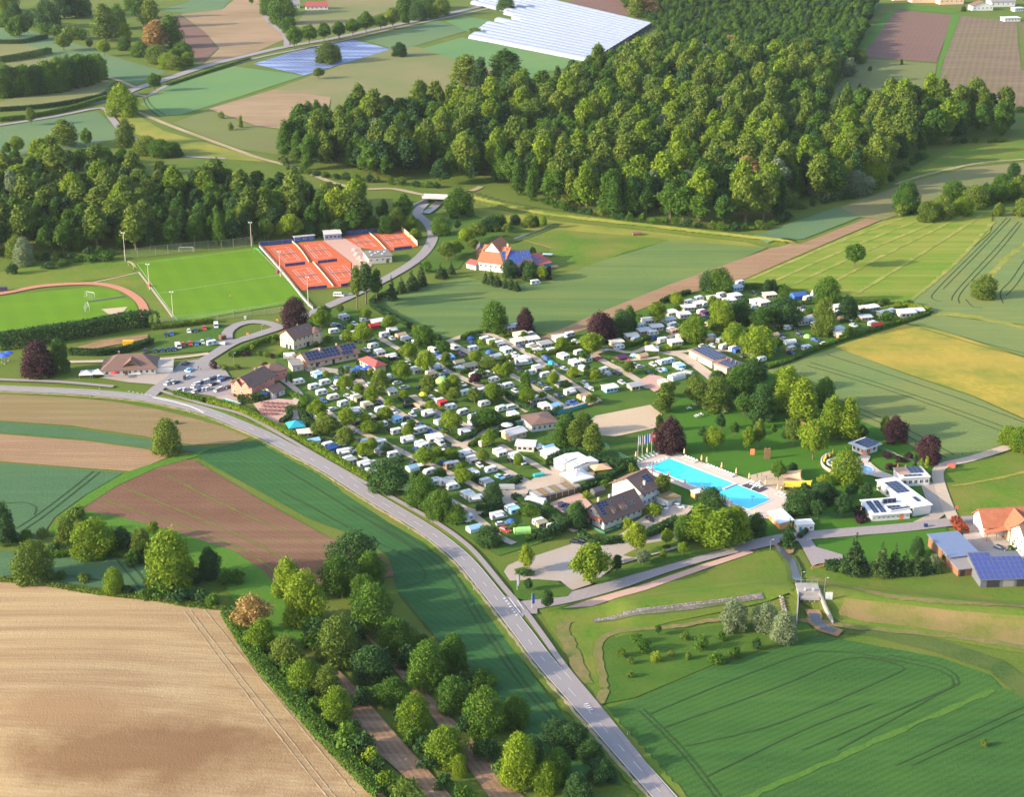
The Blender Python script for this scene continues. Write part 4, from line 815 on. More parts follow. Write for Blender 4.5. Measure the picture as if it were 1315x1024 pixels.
for s, w, h, lf, lab in (
  ('268,517 285,521 304,527 340,544 376,561', 1.6, 1.7, 'y', 'yellow green clipped hedge along the cycle path beside the inn patio'),
  ('360,551 402,575 444,600 474,618', 1.6, 1.7, 'y', 'yellow green clipped hedge between caravans and the cycle path'),
  ('225,508 240,512 262,517', 1.4, 1.6, 'g', 'green hedge between the parking court and the cycle path'),
  ('306,517 325,516 345,511', 2.5, 2.6, 'd', 'tall dark hedge below the pink house and its small pool'),
  ('297,459 318,450 340,440 357,436', 1.6, 1.8, 'g', 'long green hedge beside the entry road below the beige clubhouse'),
  ('0,448 40,442 80,436 120,430 150,424 190,418 196,421', 6, 6.0, 'd', 'tall dark tree hedge along the near side of the grass pitch'),
  ('90,455 130,456 170,450 195,441', 2.5, 2.2, 'd', 'dark hedge above the brown roofed inn approach lane'),
  ('195,423 225,420 275,414', 2.0, 1.6, 'ol', 'olive scrub hedge between the fence and the parked cars'),
  ('594,437 603,432 618,429', 1.2, 1.6, 'g', 'green hedge at the top bend of the camp lane'),
  ('676,452 690,456 712,452 738,444', 1.4, 1.6, 'g', 'green hedge in front of the large canopied static caravan'),
  ('692,459 704,455 730,450 752,449', 1.3, 1.5, 'br', 'lime green hedge behind the two rounded white caravans'),
  ('560,462 575,472 590,480 602,478', 1.4, 1.6, 'g', 'green hedge beside the olive tent awning'),
  ('648,508 665,520 690,533 708,534 720,528', 1.5, 1.7, 'd', 'dark curved hedge around the cream striped awning pitch'),
  ('612,556 625,551 650,543 684,535', 1.4, 1.6, 'g', 'green hedge along the lane beside the lime dome tent'),
  ('588,568 605,563 611,557', 1.5, 1.6, 'd', 'short dark hedge at the lane junction below the lime tent'),
  ('604,575 618,566 632,560', 1.2, 1.5, 'g', 'short green hedge corner opposite the parasol pavilion'),
  ('636,562 648,552 662,548', 1.5, 1.6, 'd', 'dark hedge beside the wooden cabin pitch'),
  ('585,605 605,615 625,622', 1.6, 1.7, 'd', 'dark hedge between two rows of white caravans above the plaza'),
  ('612,656 628,656 642,648', 1.6, 1.8, 'd', 'dark hedge beside the lane below the gravel yard'),
  ('655,626 662,620 668,616', 1.5, 1.5, 'd', 'short dark hedge at the gravel yard beside the blue trailer'),
  ('620,665 635,658 648,652', 1.0, 1.3, 'd', 'low dark hedge around the red car pitch'),
  ('660,641 680,652 710,668 735,677', 1.5, 1.8, 'd', 'dark hedge between the garages and the last caravans'),
  ('690,695 705,690 725,680 748,672', 3.0, 3.0, 'd', 'tall dark hedge behind the gravel parking place'),
  ('745,690 765,700 800,697', 2.2, 2.0, 'd', 'clipped dark hedge below the chalet balcony'),
  ('824,694 845,684 870,672', 2.0, 2.2, 'd', 'clipped dark hedge along the chalet drive'),
  ('706,600 730,588 748,590 790,602 815,600', 3.0, 3.0, 'd', 'tall dark hedge behind the two white hall tents'),
  ('742,634 770,622 800,605', 1.5, 1.8, 'd', 'dark hedge behind the garage row and the white pagoda'),
  ('455,500 465,512 475,518', 1.4, 1.6, 'd', 'dark hedge between lane and restaurant terrace'),
  ('460,470 475,466 505,462 516,454', 1.3, 1.6, 'd', 'dark hedge along the lane behind the red roofed kiosk'),
  ('484,466 500,463 513,455', 1.2, 1.5, 'g', 'green hedge under the caravan facing the kiosk lane'),
  ('371,527 389,525 388,515 372,508', 1.4, 1.6, 'g', 'curved green hedge around the terrace path'),
  ('362,545 372,537 370,528', 1.4, 1.7, 'd', 'dark hedge beside the teal garden pavilion'),
  ('387,530 393,544 402,552 412,556', 1.4, 1.7, 'd', 'dark curved hedge behind the teal garden pavilion'),
  ('505,376 478,392 520,417 545,432 565,437', 1.6, 1.8, 'd', 'long dark hedge along the edge of the green crop field'),
  ('850,390 862,384 885,377', 1.6, 1.6, 'd', 'dark hedge behind the static caravans at the brown strip'),
  ('795,448 815,444 832,436', 1.6, 1.8, 'g', 'green hedge in front of the static caravan by the copper tree'),
  ('838,446 850,452 872,448', 1.3, 1.4, 'y', 'light green hedge corner around the white static caravan'),
  ('785,463 798,468 815,469', 1.0, 1.0, 'g', 'low green hedge around the purple tent pitch'),
  ('921,448 935,442 941,439', 1.4, 1.5, 'ol', 'olive hedge above the solar roofed wash house'),
  ('985,474 1010,466 1040,453 1075,440 1100,432 1140,420 1180,408 1194,402', 1.5, 1.2, 'g', 'long low hedge along the camp edge facing the yellow meadow'),
  ('1130,402 1160,396 1180,398 1194,401', 1.6, 1.8, 'br', 'lime green hedge around the last big white static caravan'),
  ('950,372 975,370 1000,376 1030,380', 2.0, 1.8, 'g', 'green hedge along the foot of the striped meadow'),
  ('1070,385 1100,392 1140,390', 2.0, 2.0, 'g', 'green hedge behind the dark round tree at the camp edge'),
  ('1025,693 1036,683 1038,670', 0.8, 1.2, 'd', 'low dark hedge beside the white ticket kiosk'),
  ('1226,672 1238,687', 2.0, 2.2, 'red', 'red leaved hedge at the farm yard entrance'),
  ('1060,731 1083,731', 2.6, 2.4, 'd', 'dark square hedge beside the gravel driveway'),
  ('0,56 30,55 60,49', 4, 3, 'd', 'dark field hedge between two far meadows'),
  ('0,80 35,74 64,68', 5, 4, 'd', 'dark hedge on the far field terrace'),
  ('0,143 60,138 120,128 138,122', 3, 2.5, 'd', 'dark hedge along the far country road'),
  ('0,156 40,151 90,141 137,127', 3, 2.5, 'g', 'green hedge between the far road and the cycle path'),
  ('215,110 260,95 320,76', 2, 1.2, 'g', 'low verge hedge along the far road beside the bright green crop'),
  ('225,545 228,545', 1, 1, 'g', 'small green bush at the edge of the ploughed field'),
  ('292,790 330,850 385,915 440,975 490,1024', 3.5, 2.2, 'g', 'brambly green hedge bank along the tan ploughed field'),
  ('60,716 140,712 190,722 240,745', 3, 1.4, 'g', 'low brambly bank above the small dark crop field'),
  ('0,746 60,752 120,762 200,771 245,779 290,783', 1.6, 0.7, 'ol', 'low grassy hedge along the crest of the tan field'),
):
    hedge(poly(s), w * (1.3 if w < 2.2 else 1), h * 1.1, lf, lab, 14 if h > 2.5 else 20)

# ------------------------------------------------------------------ buildings
_win = {}
FRAME = plain((0.72, 0.71, 0.68), 0.5)
def window(parent, loc, rz, w=1.1, h=1.25, name='window', frame=None, tilt=0.0):
    key = (w, h, frame)
    if key not in _win:
        mb = MB(); b = 0.09
        mb.box(-w / 2, w / 2, -0.05, 0, -h / 2, -h / 2 + b); mb.box(-w / 2, w / 2, -0.05, 0, h / 2 - b, h / 2)
        for x in (-w / 2, w / 2 - b): mb.box(x, x + b, -0.05, 0, -h / 2 + b, h / 2 - b)
        mb.box(-0.03, 0.03, -0.045, 0, -h / 2 + b, h / 2 - b)
        pb = MB(); pb.box(-w / 2 + b, w / 2 - b, -0.025, -0.004, -h / 2 + b, h / 2 - b)
        _win[key] = (mb.mesh('window', frame or FRAME), pb.mesh('pane', GLASS))
    o = inst(name, _win[key][0], parent, loc, (tilt, 0, rz)); inst('pane', _win[key][1], o); return o
_pan = {}
def solar(parent, org, u, v, nu, nv, pw, ph, gap=0.06, mat=None, skip=None):
    """panels laid on a slope: org corner, u along, v up the slope (local, unit)"""
    u, v = Vector(u).normalized(), Vector(v).normalized(); n = u.cross(v); key = (pw, ph, mat)
    if key not in _pan:
        mb = MB(); mb.box(0, pw, 0, ph, 0.03, 0.07); mb.box(0.03, pw - 0.03, 0.03, ph - 0.03, 0.07, 0.076, 1)
        _pan[key] = mb.mesh('solar_panel', [STEEL, mat or SOLAR])
    rot = Matrix((u, v, n)).transposed().to_euler()
    for i in range(nu):
        for j in range(nv):
            if skip and skip(i, j): continue
            inst('solar_panel', _pan[key], parent, Vector(org) + u * (i * (pw + gap)) + v * (j * (ph + gap)) + n * 0.03, rot)
def house(name, label, cat, p1, p2, depth, hw, wall, roof, kind='gable', ridge='x', rise=3.0, ov=0.5, wins=None, L=None, doors=(), world=None, eave_back=None):
    """footprint from its near edge p1-p2 (survey points), reaching depth metres back; local x along the edge, y back"""
    a, b = G(*p1), G(*p2); rz = math.atan2(b.y - a.y, b.x - a.x); L = L or (P2(b) - P2(a)).length; D = depth
    o = thing(name, label, cat, (a.x, a.y, hgt(a.x, a.y)), rz)
    m = MB()
    hb = eave_back or hw
    if kind == 'gable' and ridge == 'x':
        m.prism_x([(0, -0.3), (0, hw), (D / 2, hw + rise), (D, hw), (D, -0.3)], 0, L)
    elif kind == 'gable':
        m.prism_y([(0, -0.3), (0, hw), (L / 2, hw + rise), (L, hw), (L, -0.3)], 0, D)
    elif kind == 'mono': m.prism_x([(0, -0.3), (0, hw), (D, hb), (D, -0.3)], 0, L)
    else: m.box(0, L, 0, D, -0.3, hw)
    m.obj('wall', wall, o)
    r = MB(); t = 0.22
    if kind == 'gable':
        S, Wd = (L, D) if ridge == 'x' else (D, L); sl = rise / (Wd / 2); e = ov * sl
        prof = [(-ov, hw - e + 0.04), (Wd / 2, hw + rise + 0.04), (Wd + ov, hw - e + 0.04), (Wd + ov, hw - e + t + 0.04), (Wd / 2, hw + rise + t + 0.06), (-ov, hw - e + t + 0.04)]
        (r.prism_x if ridge == 'x' else r.prism_y)(prof, -ov, S + ov)
        rc = MB()
        if ridge == 'x': rc.tube((-ov, Wd / 2, hw + rise + t + 0.07), (S + ov, Wd / 2, hw + rise + t + 0.07), 0.13, 0.13, 6)
        else: rc.tube((Wd / 2, -ov, hw + rise + t + 0.07), (Wd / 2, S + ov, hw + rise + t + 0.07), 0.13, 0.13, 6)
        rc.obj('ridge_cap', roof, o)
    elif kind == 'hip':
        z = hw; q = min(L, D) / 2; i = q * 0.85
        A_ = [(-ov, -ov, z - 0.1), (L + ov, -ov, z - 0.1), (L + ov, D + ov, z - 0.1), (-ov, D + ov, z - 0.1)]
        B_ = [(x, y, zz + t) for x, y, zz in A_]
        if L >= D: T_ = [(i, D / 2, z + rise), (L - i, D / 2, z + rise)]; fs = [(4, 5, 9, 8), (5, 6, 9), (6, 7, 8, 9), (7, 4, 8)]
        else: T_ = [(L / 2, i, z + rise), (L / 2, D - i, z + rise)]; fs = [(4, 5, 8), (5, 6, 9, 8), (6, 7, 9), (7, 4, 8, 9)]
        r.add(A_ + B_ + T_, fs + [(3, 2, 1, 0), (0, 1, 5, 4), (1, 2, 6, 5), (2, 3, 7, 6), (3, 0, 4, 7)])
    elif kind == 'mono':
        sl = (hb - hw) / D; r.prism_x([(-ov, hw - ov * sl + 0.02), (D + ov, hb + ov * sl + 0.02), (D + ov, hb + ov * sl + t), (-ov, hw - ov * sl + t)], -ov, L + ov)
    else:
        r.box(-ov, L + ov, -ov, D + ov, hw + 0.01, hw + 0.28)
    r.obj('roof', roof, o)
    H = hw
    for side, n, rows, w, h in (wins or []):
        for i in range(n):
            for k in range(rows):
                z = (k + 0.56) * H / rows
                if side == 'f': window(o, ((i + 0.5) * L / n, -0.003, z), 0, w, h)
                if side == 'b': window(o, ((i + 0.5) * L / n, D + 0.003, z), math.pi, w, h)
                if side == 'l': window(o, (-0.003, (i + 0.5) * D / n, z), -math.pi / 2, w, h)
                if side == 'r': window(o, (L + 0.003, (i + 0.5) * D / n, z), math.pi / 2, w, h)
    for side, x, w, h, mat in doors:
        mb = MB(); mb.box(-w / 2, w / 2, -0.05, 0.0, 0, h); mb.box(w / 2 - 0.18, w / 2 - 0.12, -0.10, -0.05, h * 0.45, h * 0.5, 1)
        pos = {'f': ((x, -0.004, 0), 0), 'l': ((-0.004, x, 0), -math.pi / 2), 'r': ((L + 0.004, x, 0), math.pi / 2), 'b': ((x, D + 0.004, 0), math.pi)}[side]
        inst('door', mb.mesh('door', [mat, STEEL]), o, pos[0], (0, 0, pos[1]))
    o['L'] = L; return o, L, D
def chimney(o, x, y, z0, z1, mat=None, s=0.35):
    mb = MB(); mb.box(-s, s, -s, s, z0, z1); mb.box(-s - 0.06, s + 0.06, -s - 0.06, s + 0.06, z1, z1 + 0.12, 1)
    inst('chimney', mb.mesh('chimney', [mat or ROOFB, CONC]), o, (x, y, 0))
def skylight(o, loc, ev, w=0.9, h=1.2):
    mb = MB(); mb.box(-w / 2, w / 2, -h / 2, h / 2, 0.02, 0.10); mb.box(-w / 2 + 0.08, w / 2 - 0.08, -h / 2 + 0.08, h / 2 - 0.08, 0.10, 0.11, 1)
    inst('skylight', mb.mesh('skylight', [STEEL, GLASS]), o, loc, ev)
WW = plain((0.62, 0.61, 0.60), 0.8, 0, 0.06); OCHRE = plain((0.62, 0.42, 0.24), 0.85); PINK = plain((0.62, 0.215, 0.160), 0.85, 0, 0.1)
METALB = plain((0.155, 0.20, 0.33), 0.5, 0.1, 0.12); GREYM = plain((0.25, 0.235, 0.24), 0.7, 0.1, 0.15); ANTH = plain((0.12, 0.13, 0.155), 0.6, 0, 0.1)
FLATR = plain((0.36, 0.33, 0.31), 0.9, 0, 0.2); ORNG = plain((0.75, 0.20, 0.06), 0.7); TEALW = plain((0.02, 0.24, 0.36), 0.7)
DOORB = plain((0.16, 0.08, 0.045), 0.6); GREEN = plain((0.03, 0.16, 0.10), 0.7)
def slope(D, hw, rise, x, y):                                       # point and slope vector on a front roof plane (ridge along x)
    return (x, y, hw + rise * y / (D / 2) + 0.28), (0, D / 2, rise)
# roadside inn
o, L, D = house('roadside_inn', 'big brown hipped roof inn with dormer gable beside the main road', 'inn', (134, 484), (200, 481), 13, 2.8, WW, ROOFB, 'hip', rise=4.6, ov=1.2, wins=[('f', 9, 1, 1.2, 1.3), ('r', 3, 1, 1.2, 1.2), ('l', 3, 1, 1.2, 1.2)], doors=[('f', 9, 1.4, 2.1, DOORB)])
mb = MB(); mb.prism_y([(7.0, 3.0), (15.5, 3.0), (11.2, 6.2)], 1.0, 6.4); mb.obj('dormer', WOOD, o)
mb = MB(); mb.prism_y([(6.4, 2.9), (11.2, 6.45), (16.1, 2.9), (16.1, 3.15), (11.2, 6.7), (6.4, 3.15)], 0.2, 6.4); mb.obj('dormer_roof', ROOFB, o)
mb = MB(); mb.box(9.8, 12.6, 0.94, 1.0, 3.3, 4.6); mb.obj('dormer_window', GLASS, o)
chimney(o, 6, 7.5, 5, 8.2)
mb = MB(); mb.box(L, L + 7, 1, 9, -0.2, 2.9); mb.obj('annex', WW, o); mb = MB(); mb.box(L - 0.0, L + 7.3, 0.7, 9.3, 2.9, 3.15); mb.obj('annex_roof', FLATR, o)
# clubhouse
o, L, D = house('club_house', 'two storey beige clubhouse with brown roof beside the copper beech', 'house', (377.4, 450.7), (405, 442), 9.0, 5.6, CREAM, ROOFB, 'gable', 'x', rise=2.9, ov=0.7, wins=[('f', 5, 2, 1.0, 1.3), ('l', 4, 1, 1.0, 1.2)], doors=[('l', 2.2, 1.4, 2.1, GLASS), ('l', 4.6, 1.4, 2.1, GLASS), ('f', 8, 1.4, 2.1, GLASS)])
tw = MB(); tw.rev([(3.1, -0.3), (3.1, 5.6)], 8, c=(L + 1.2, 1.4)); tw.obj('stair_tower', CREAM, o)
tw = MB(); tw.rev([(3.7, 5.5), (3.7, 5.7), (0.05, 7.6)], 8, c=(L + 1.2, 1.4)); tw.obj('tower_roof', ROOFB, o)
for k in range(5):
    t = -1.96 + k * math.pi / 4; window(o, (L + 1.2 + 2.9 * math.cos(t), 1.4 + 2.9 * math.sin(t), 4.2), t + math.pi / 2, 1.0, 1.1)
for x in (4, 7, 10): skylight(o, (x, 2.6, 5.6 + 2.9 * 2.6 / 4.5 + 0.29), (math.atan2(2.9, 4.5), 0, 0), 0.7, 0.9)
chimney(o, 7, 5.4, 7, 9.3, STEEL, 0.12)
# reception with solar roof
o, L, D = house('reception_building', 'long low reception building with brown roof covered in solar panels', 'building', (396, 474.5), (460, 461), 10.5, 3.0, CREAM, ROOFB, 'gable', 'x', rise=2.6, ov=0.9, wins=[('f', 7, 1, 1.3, 1.2), ('r', 2, 1, 1.2, 1.0)], doors=[('f', 4.2, 1.3, 2.1, DARK), ('f', 12, 1.3, 2.1, DARK)])
og, v = slope(10.5, 3.0, 2.6, 0.6, 0.3)
solar(o, og, (1, 0, 0), v, 14, 3, 1.62, 1.66, 0.06, skip=lambda i, j: (i == 9) or (i > 9 and j == 0) or (i == 4 and j == 2))
og, v = slope(10.5, 3.0, 2.6, 16.5, -0.2); solar(o, og, (1, 0, 0), v, 3, 1, 1.62, 2.1)
x0 = Vector((0.6, 10.5, 3.3)); solar(o, (1.0, 5.4, 5.85), (1, 0, 0), (0, 5.25, -2.6), 13, 2, 1.62, 2.2)
chimney(o, 8, 4.6, 5, 6.6, CREAM, 0.3); chimney(o, 17, 6.4, 4, 6.4, CREAM, 0.25)
# lean-to at its end
house('side_shed', 'small pale shed with grey lean-to roof beside the solar roofed reception', 'shed', (376, 478), (390, 476), 6, 2.6, CREAM, GREYM, 'mono', eave_back=3.2, ov=0.3, wins=[('f', 1, 1, 1, 1)], doors=[('f', 1.5, 1.2, 2, WHITE)])
# kiosk
o, L, D = house('snack_kiosk', 'small beige kiosk with dark red hipped roof beside blue parasols', 'kiosk', (462, 470.5), (482, 480.5), 5.2, 3.0, CREAM, ROOFR, 'hip', rise=1.7, ov=0.6, wins=[('f', 4, 1, 1.4, 1.3), ('r', 1, 1, 1.2, 1.1)], doors=[('f', 5.2, 1.1, 2.1, GREEN)])
# pink house
o, L, D = house('pink_house', 'two storey pink house with brown roof and two gable dormers above small pool', 'house', (324, 511.5), (353, 497), 10.5, 5.0, PINK, ROOFB, 'gable', 'x', rise=2.8, ov=0.7, wins=[('f', 4, 2, 1.1, 1.3), ('l', 3, 2, 1.1, 1.2)], doors=[('f', 6, 1.2, 2.1, WHITE)])
for x in (1.0, 5.6):
    pass
for yy in (2.4, 6.8):
    mb = MB(); mb.prism_x([(yy - 1.9, 4.6), (yy + 1.9, 4.6), (yy, 6.9)], -1.1, 2.2); mb.obj('gable_dormer', PINK, o)
    mb = MB(); mb.prism_x([(yy - 2.3, 4.5), (yy, 7.0), (yy + 2.3, 4.5), (yy + 2.3, 4.75), (yy, 7.25), (yy - 2.3, 4.75)], -1.4, 2.4); mb.obj('dormer_roof', ROOFB, o)
    window(o, (-1.103, yy, 5.2), -math.pi / 2, 0.8, 0.8)
solar(o, (3.5, 4.9, 7.95), (1, 0, 0), (0, 5.25, -2.8), 5, 1, 1.6, 1.1); chimney(o, 9, 5, 6, 9)
o, L, D = house('pink_house_wing', 'low pink wing with brown hipped roof joined behind the pink house', 'house wing', (344, 492), (369, 487), 8, 4.4, PINK, ROOFB, 'hip', rise=2.2, ov=0.6, wins=[('f', 3, 1, 1.1, 1.2)])
house('white_annex', 'small white annex with brown roof and doorway beside the patio', 'annex', (351, 513.2), (366, 507), 6.2, 2.6, WW, ROOFB, 'gable', 'x', rise=1.5, ov=0.5, wins=[('f', 2, 1, 0.9, 0.9)], doors=[('f', 2.7, 1.0, 2.0, DOORB)])
# bungalow
house('white_bungalow', 'white bungalow with flat brown roof behind the camp fence', 'bungalow', (683, 556), (716, 551), 11, 3.0, WW, ROOFB, 'hip', rise=1.2, ov=0.5, wins=[('f', 5, 1, 1.0, 1.3), ('l', 2, 1, 1.0, 1.2)])
# cabin
house('camp_cabin', 'small wooden cabin with pale roof beside the brown terrace pitch', 'cabin', (655, 568), (676, 562), 5.5, 2.6, OCHRE, plain((0.52, 0.50, 0.52), 0.6), 'gable', 'x', rise=0.8, ov=0.5, wins=[('f', 3, 1, 1.1, 1.0)], doors=[('f', 1.2, 0.9, 2.0, WHITE)])
# wash house
o, L, D = house('wash_house', 'long flat wash house with dark solar roof and white walls', 'building', (884.7, 458.5), (914, 473.5), 9.0, 3.0, WW, plain((0.42, 0.24, 0.17), 0.8), 'flat', ov=0.5, wins=[('f', 6, 1, 0.9, 0.7)], doors=[('f', 6, 1.2, 2.1, DOORB)])
solar(o, (0.4, 1.2, 3.32), (1, 0, 0), (0, 1, 0.06), 10, 4, 1.55, 1.75)
o, L, D = house('wash_house_annex', 'lower brick annex with dark solar roof at the wash house end', 'building', (917, 476), (933, 482), 9.5, 2.9, CREAM, plain((0.42, 0.24, 0.17), 0.8), 'flat', ov=0.4, wins=[('f', 3, 1, 0.9, 0.7)])
solar(o, (0.4, 1.2, 3.2), (1, 0, 0), (0, 1, 0.06), 5, 4, 1.5, 1.75)
for x in (1.0, 3.6, 6.2): chimney(o, x, 6.5, 3.0, 4.6, ROOFB, 0.25)
# chalet pair
o, L, D = house('chalet_house', 'brown roofed chalet with orange balcony on its white gable and solar panels', 'house', (775.5, 681), (824, 662), 9.5, 3.6, WW, ROOFB, 'gable', 'x', rise=4.3, ov=1.0, wins=[('l', 3, 1, 1.0, 1.2), ('f', 7, 1, 1.1, 1.3)], doors=[('f', 9, 1.1, 2.1, DOORB), ('l', 6.2, 1.1, 2.1, DOORB)])
mb = MB(); mb.box(-1.3, 0, 0.6, 8.9, 3.05, 3.2); mb.box(-1.36, -1.26, 0.6, 8.9, 3.2, 4.1, 1)
for y in np.arange(0.6, 9, 1.0): mb.box(-1.40, -1.36, y, y + 0.12, 3.15, 4.2, 1)
mb.obj('balcony', [WOOD, plain((0.50, 0.12, 0.05), 0.7)], o)
for y in (3.2, 6.3): window(o, (-0.003, y, 5.0), -math.pi / 2, 1.0, 1.1)
og, v = slope(9.5, 3.6, 4.3, 0.3, 1.0); solar(o, og, (1, 0, 0), v, 1, 5, 1.9, 0.92, 0.05)
og, v = slope(9.5, 3.6, 4.3, 2.3, 3.0); solar(o, og, (1, 0, 0), v, 2, 2, 1.3, 0.92, 0.05)
th = math.atan2(4.3, 4.75)
for x, y in ((13.5, 1.6), (15.3, 1.6), (12.2, 3.4), (6.8, 3.4)): skylight(o, (x, y, 3.6 + 4.3 * y / 4.75 + 0.3), (th, 0, 0), 0.9, 1.2)
for x in (4.6, 8.4, 10.0):
    mb = MB(); mb.prism_x([(0.4, 4.3), (0.4, 5.4), (2.6, 6.3), (2.6, 5.9)], x, x + 1.5); inst('dormer', mb.mesh('dormer', ROOFB), o)
    window(o, (x + 0.75, 0.396, 4.85), 0, 1.1, 0.8)
chimney(o, 2.5, 5.4, 7, 9.2, CREAM); chimney(o, 7.5, 5.2, 7, 9.0, WW)
mb = MB()
for a, b in (((-2.2, -2.6), (4.8, -2.6)), ((-2.2, -2.6), (-2.2, 8.5)), ((4.8, -2.6), (5.6, -1.0))): mb.tube((*a, 0.8), (*b, 0.8), 0.06, 0.06, 5); mb.box(min(a[0], b[0]) - .03, max(a[0], b[0]) + .03, min(a[1], b[1]) - .03, max(a[1], b[1]) + .03, 0, 0.75)
mb.obj('terrace_screen', GREEN, o)
o, L, D = house('chalet_house', 'tall white gabled house with brown roof joined behind the chalet', 'house', (825, 652), (842, 643.5), 13.5, 5.4, WW, ROOFB, 'gable', 'x', rise=3.7, ov=0.9, L=9.5, wins=[('f', 4, 2, 1.1, 1.3), ('r', 3, 2, 1.0, 1.2)], doors=[('f', 4.8, 1.2, 2.1, WHITE)])
og, v = slope(13.5, 5.4, 3.7, 5.0, 2.2); solar(o, og, (1, 0, 0), v, 2, 3, 1.8, 1.0, 0.05); skylight(o, (1.6, 1.6, 5.4 + 3.7 * 1.6 / 6.75 + 0.3), (math.atan2(3.7, 6.75), 0, 0)); chimney(o, 3.6, 2.2, 6, 8.2, WW)
house('flat_garage', 'white flat garage with mossy brown roof beside the chalet drive', 'garage', (843, 645.8), (858, 653), 6, 2.6, WW, plain((0.20, 0.15, 0.07), 0.9, 0, 0.5, 0.3), 'flat', ov=0.1, doors=[('f', 2, 2.3, 2.0, WHITE), ('r', 3, 2.3, 2.0, STEEL)])
# garages
g1, g2 = G(690, 647), G(745, 633)
for k in range(7):
    a = (690.5 + 7.6 * k, 645.5 - 2.0 * k)
    rm = plain([(0.30, 0.27, 0.25), (0.24, 0.15, 0.07), (0.30, 0.27, 0.24), (0.21, 0.16, 0.08)][k % 4], 0.9, 0, 0.4, 0.4)
    nm = ['grey concrete', 'mossy orange', 'pale concrete', 'mossy brown'][k % 4]
    o, L, D = house('lock_up_garage', f'{nm} roofed lock-up garage, {["first", "second", "third", "fourth", "fifth", "sixth", "seventh"][k]} from the grey trailer', 'garage', a, (a[0] + 6.9, a[1] - 1.9), 5.6, 2.4, WW, rm, 'flat', ov=0.0, L=2.75, doors=[('f', 1.37, 2.3, 2.1, DOORB)])
    o['group'] = 'lock-up garages in a row behind the chalet'; o.rotation_euler.z = math.atan2(g2.y - g1.y, g2.x - g1.x)
    o.location = G(690.5, 647).lerp(G(745, 633), k / 7.0)
# pool buildings
o, L, D = house('pool_kiosk', 'white flat roofed pool kiosk with orange panels and square solar roof', 'kiosk', (1094, 579.5), (1110, 586), 7.0, 3.0, WW, WHITE, 'flat', ov=1.2, wins=[('f', 3, 1, 1.2, 1.4), ('r', 2, 1, 1.4, 1.4)], doors=[('r', 2.4, 1.4, 2.2, ORNG), ('f', 5.6, 1.2, 2.2, ORNG)])
solar(o, (0.3, 0.6, 3.3), (1, 0, 0), (0, 1, 0.07), 4, 4, 1.6, 1.65)
o, L, D = house('pool_entrance_building', 'white pool entrance wing with sloping roof and two dark solar strips', 'building', (1119, 670.8), (1168, 667), 10, 2.5, WW, plain((0.66, 0.66, 0.70), 0.5), 'mono', eave_back=3.4, ov=0.5, wins=[('f', 8, 1, 0.9, 0.6), ('l', 2, 1, 1, 0.6)], doors=[('f', L * 0.0 + 10.6, 1.4, 2.1, ORNG)])
for x in (1.0, 3.6): solar(o, (x, 0.8, 2.85), (1, 0, 0), (0, 10, 0.9), 2, 6, 0.95, 1.35, 0.03)
solar(o, (7.0, 2.2, 2.95), (1, 0, 0), (0, 10, 0.9), 3, 2, 1.5, 1.3); mb = MB(); mb.prism_x([(6.6, 3.2), (6.8, 5.0), (7.0, 5.0), (8.6, 3.3)], 6.4, 11.2); mb.obj('roof_light', ANTH, o)
solar(o, (6.5, 6.62, 3.35), (1, 0, 0), (0, 0.2, 1.8), 3, 1, 1.5, 1.5)
o, L, D = house('pool_service_building', 'long white flat roofed pool wing with big solar arrays beside the lane', 'building', (1172, 664), (1194.5, 660.5), 24, 3.4, WW, plain((0.68, 0.68, 0.72), 0.5), 'flat', ov=0.5, wins=[('r', 6, 1, 1.2, 0.8), ('l', 5, 1, 1.6, 1.5)], doors=[('l', 8, 1.4, 2.2, GLASS)])
solar(o, (0.6, 11.6, 3.72), (1, 0, 0), (0, 1, 0.03), 3, 5, 1.62, 1.75); solar(o, (3.4, 3.2, 3.72), (1, 0, 0), (0, 1, 0.03), 1, 3, 1.6, 1.2); solar(o, (-8, 0.6, 3.3), (1, 0, 0), (0, 1, 0.03), 8, 1, 1.6, 1.2)
mb = MB(); mb.box(-9, 0, 0.2, 2.2, 3.0, 3.28); mb.obj('walkway_roof', WW, o)
for x in (-8.8, -5, -1.5): mb = MB(); mb.box(x, x + 0.2, 0.4, 0.6, 0, 3.0); mb.obj('walkway_post', WW, o)
o, L, D = house('pool_cafe', 'white pool cafe with red tiled terrace roof and solar panels', 'cafe', (1158, 626), (1193, 624), 9, 3.3, WW, WHITE, 'flat', ov=0.3, wins=[('f', 5, 1, 1.3, 1.4), ('r', 2, 1, 1.2, 1.2)])
solar(o, (4.2, 3.4, 3.62), (1, 0, 0), (0, 1, 0.04), 3, 3, 1.6, 1.7); solar(o, (1.0, 0.8, 3.62), (1, 0, 0), (0, 1, 0.04), 4, 1, 1.6, 1.4)
mb = MB(); mb.box(-0.2, 3.9, 2.8, 9.2, 3.58, 3.7); mb.obj('terrace_tiles', plain((0.42, 0.25, 0.19), 0.8), o)
o, L, D = house('changing_room', 'orange changing hut with pale blue sloping roof at the pool corner', 'hut', (987, 667), (1001, 681), 4.6, 2.5, plain((0.62, 0.28, 0.12), 0.7), plain((0.50, 0.62, 0.70), 0.4), 'mono', eave_back=3.0, ov=0.5, wins=[], doors=[('f', 1.5, 1.1, 2, ORNG), ('f', 4, 1.1, 2, WHITE), ('f', 6.2, 1.1, 2, ORNG)])
house('ticket_kiosk', 'small white ticket kiosk with flat roof beside the access road', 'kiosk', (1024, 684.5), (1045, 683), 4.0, 2.6, WHITE, WHITE, 'flat', ov=0.2, wins=[('f', 3, 1, 1.1, 0.9), ('l', 1, 1, 1.2, 1.0)], doors=[('f', 1.0, 0.9, 2.0, TEALW)])
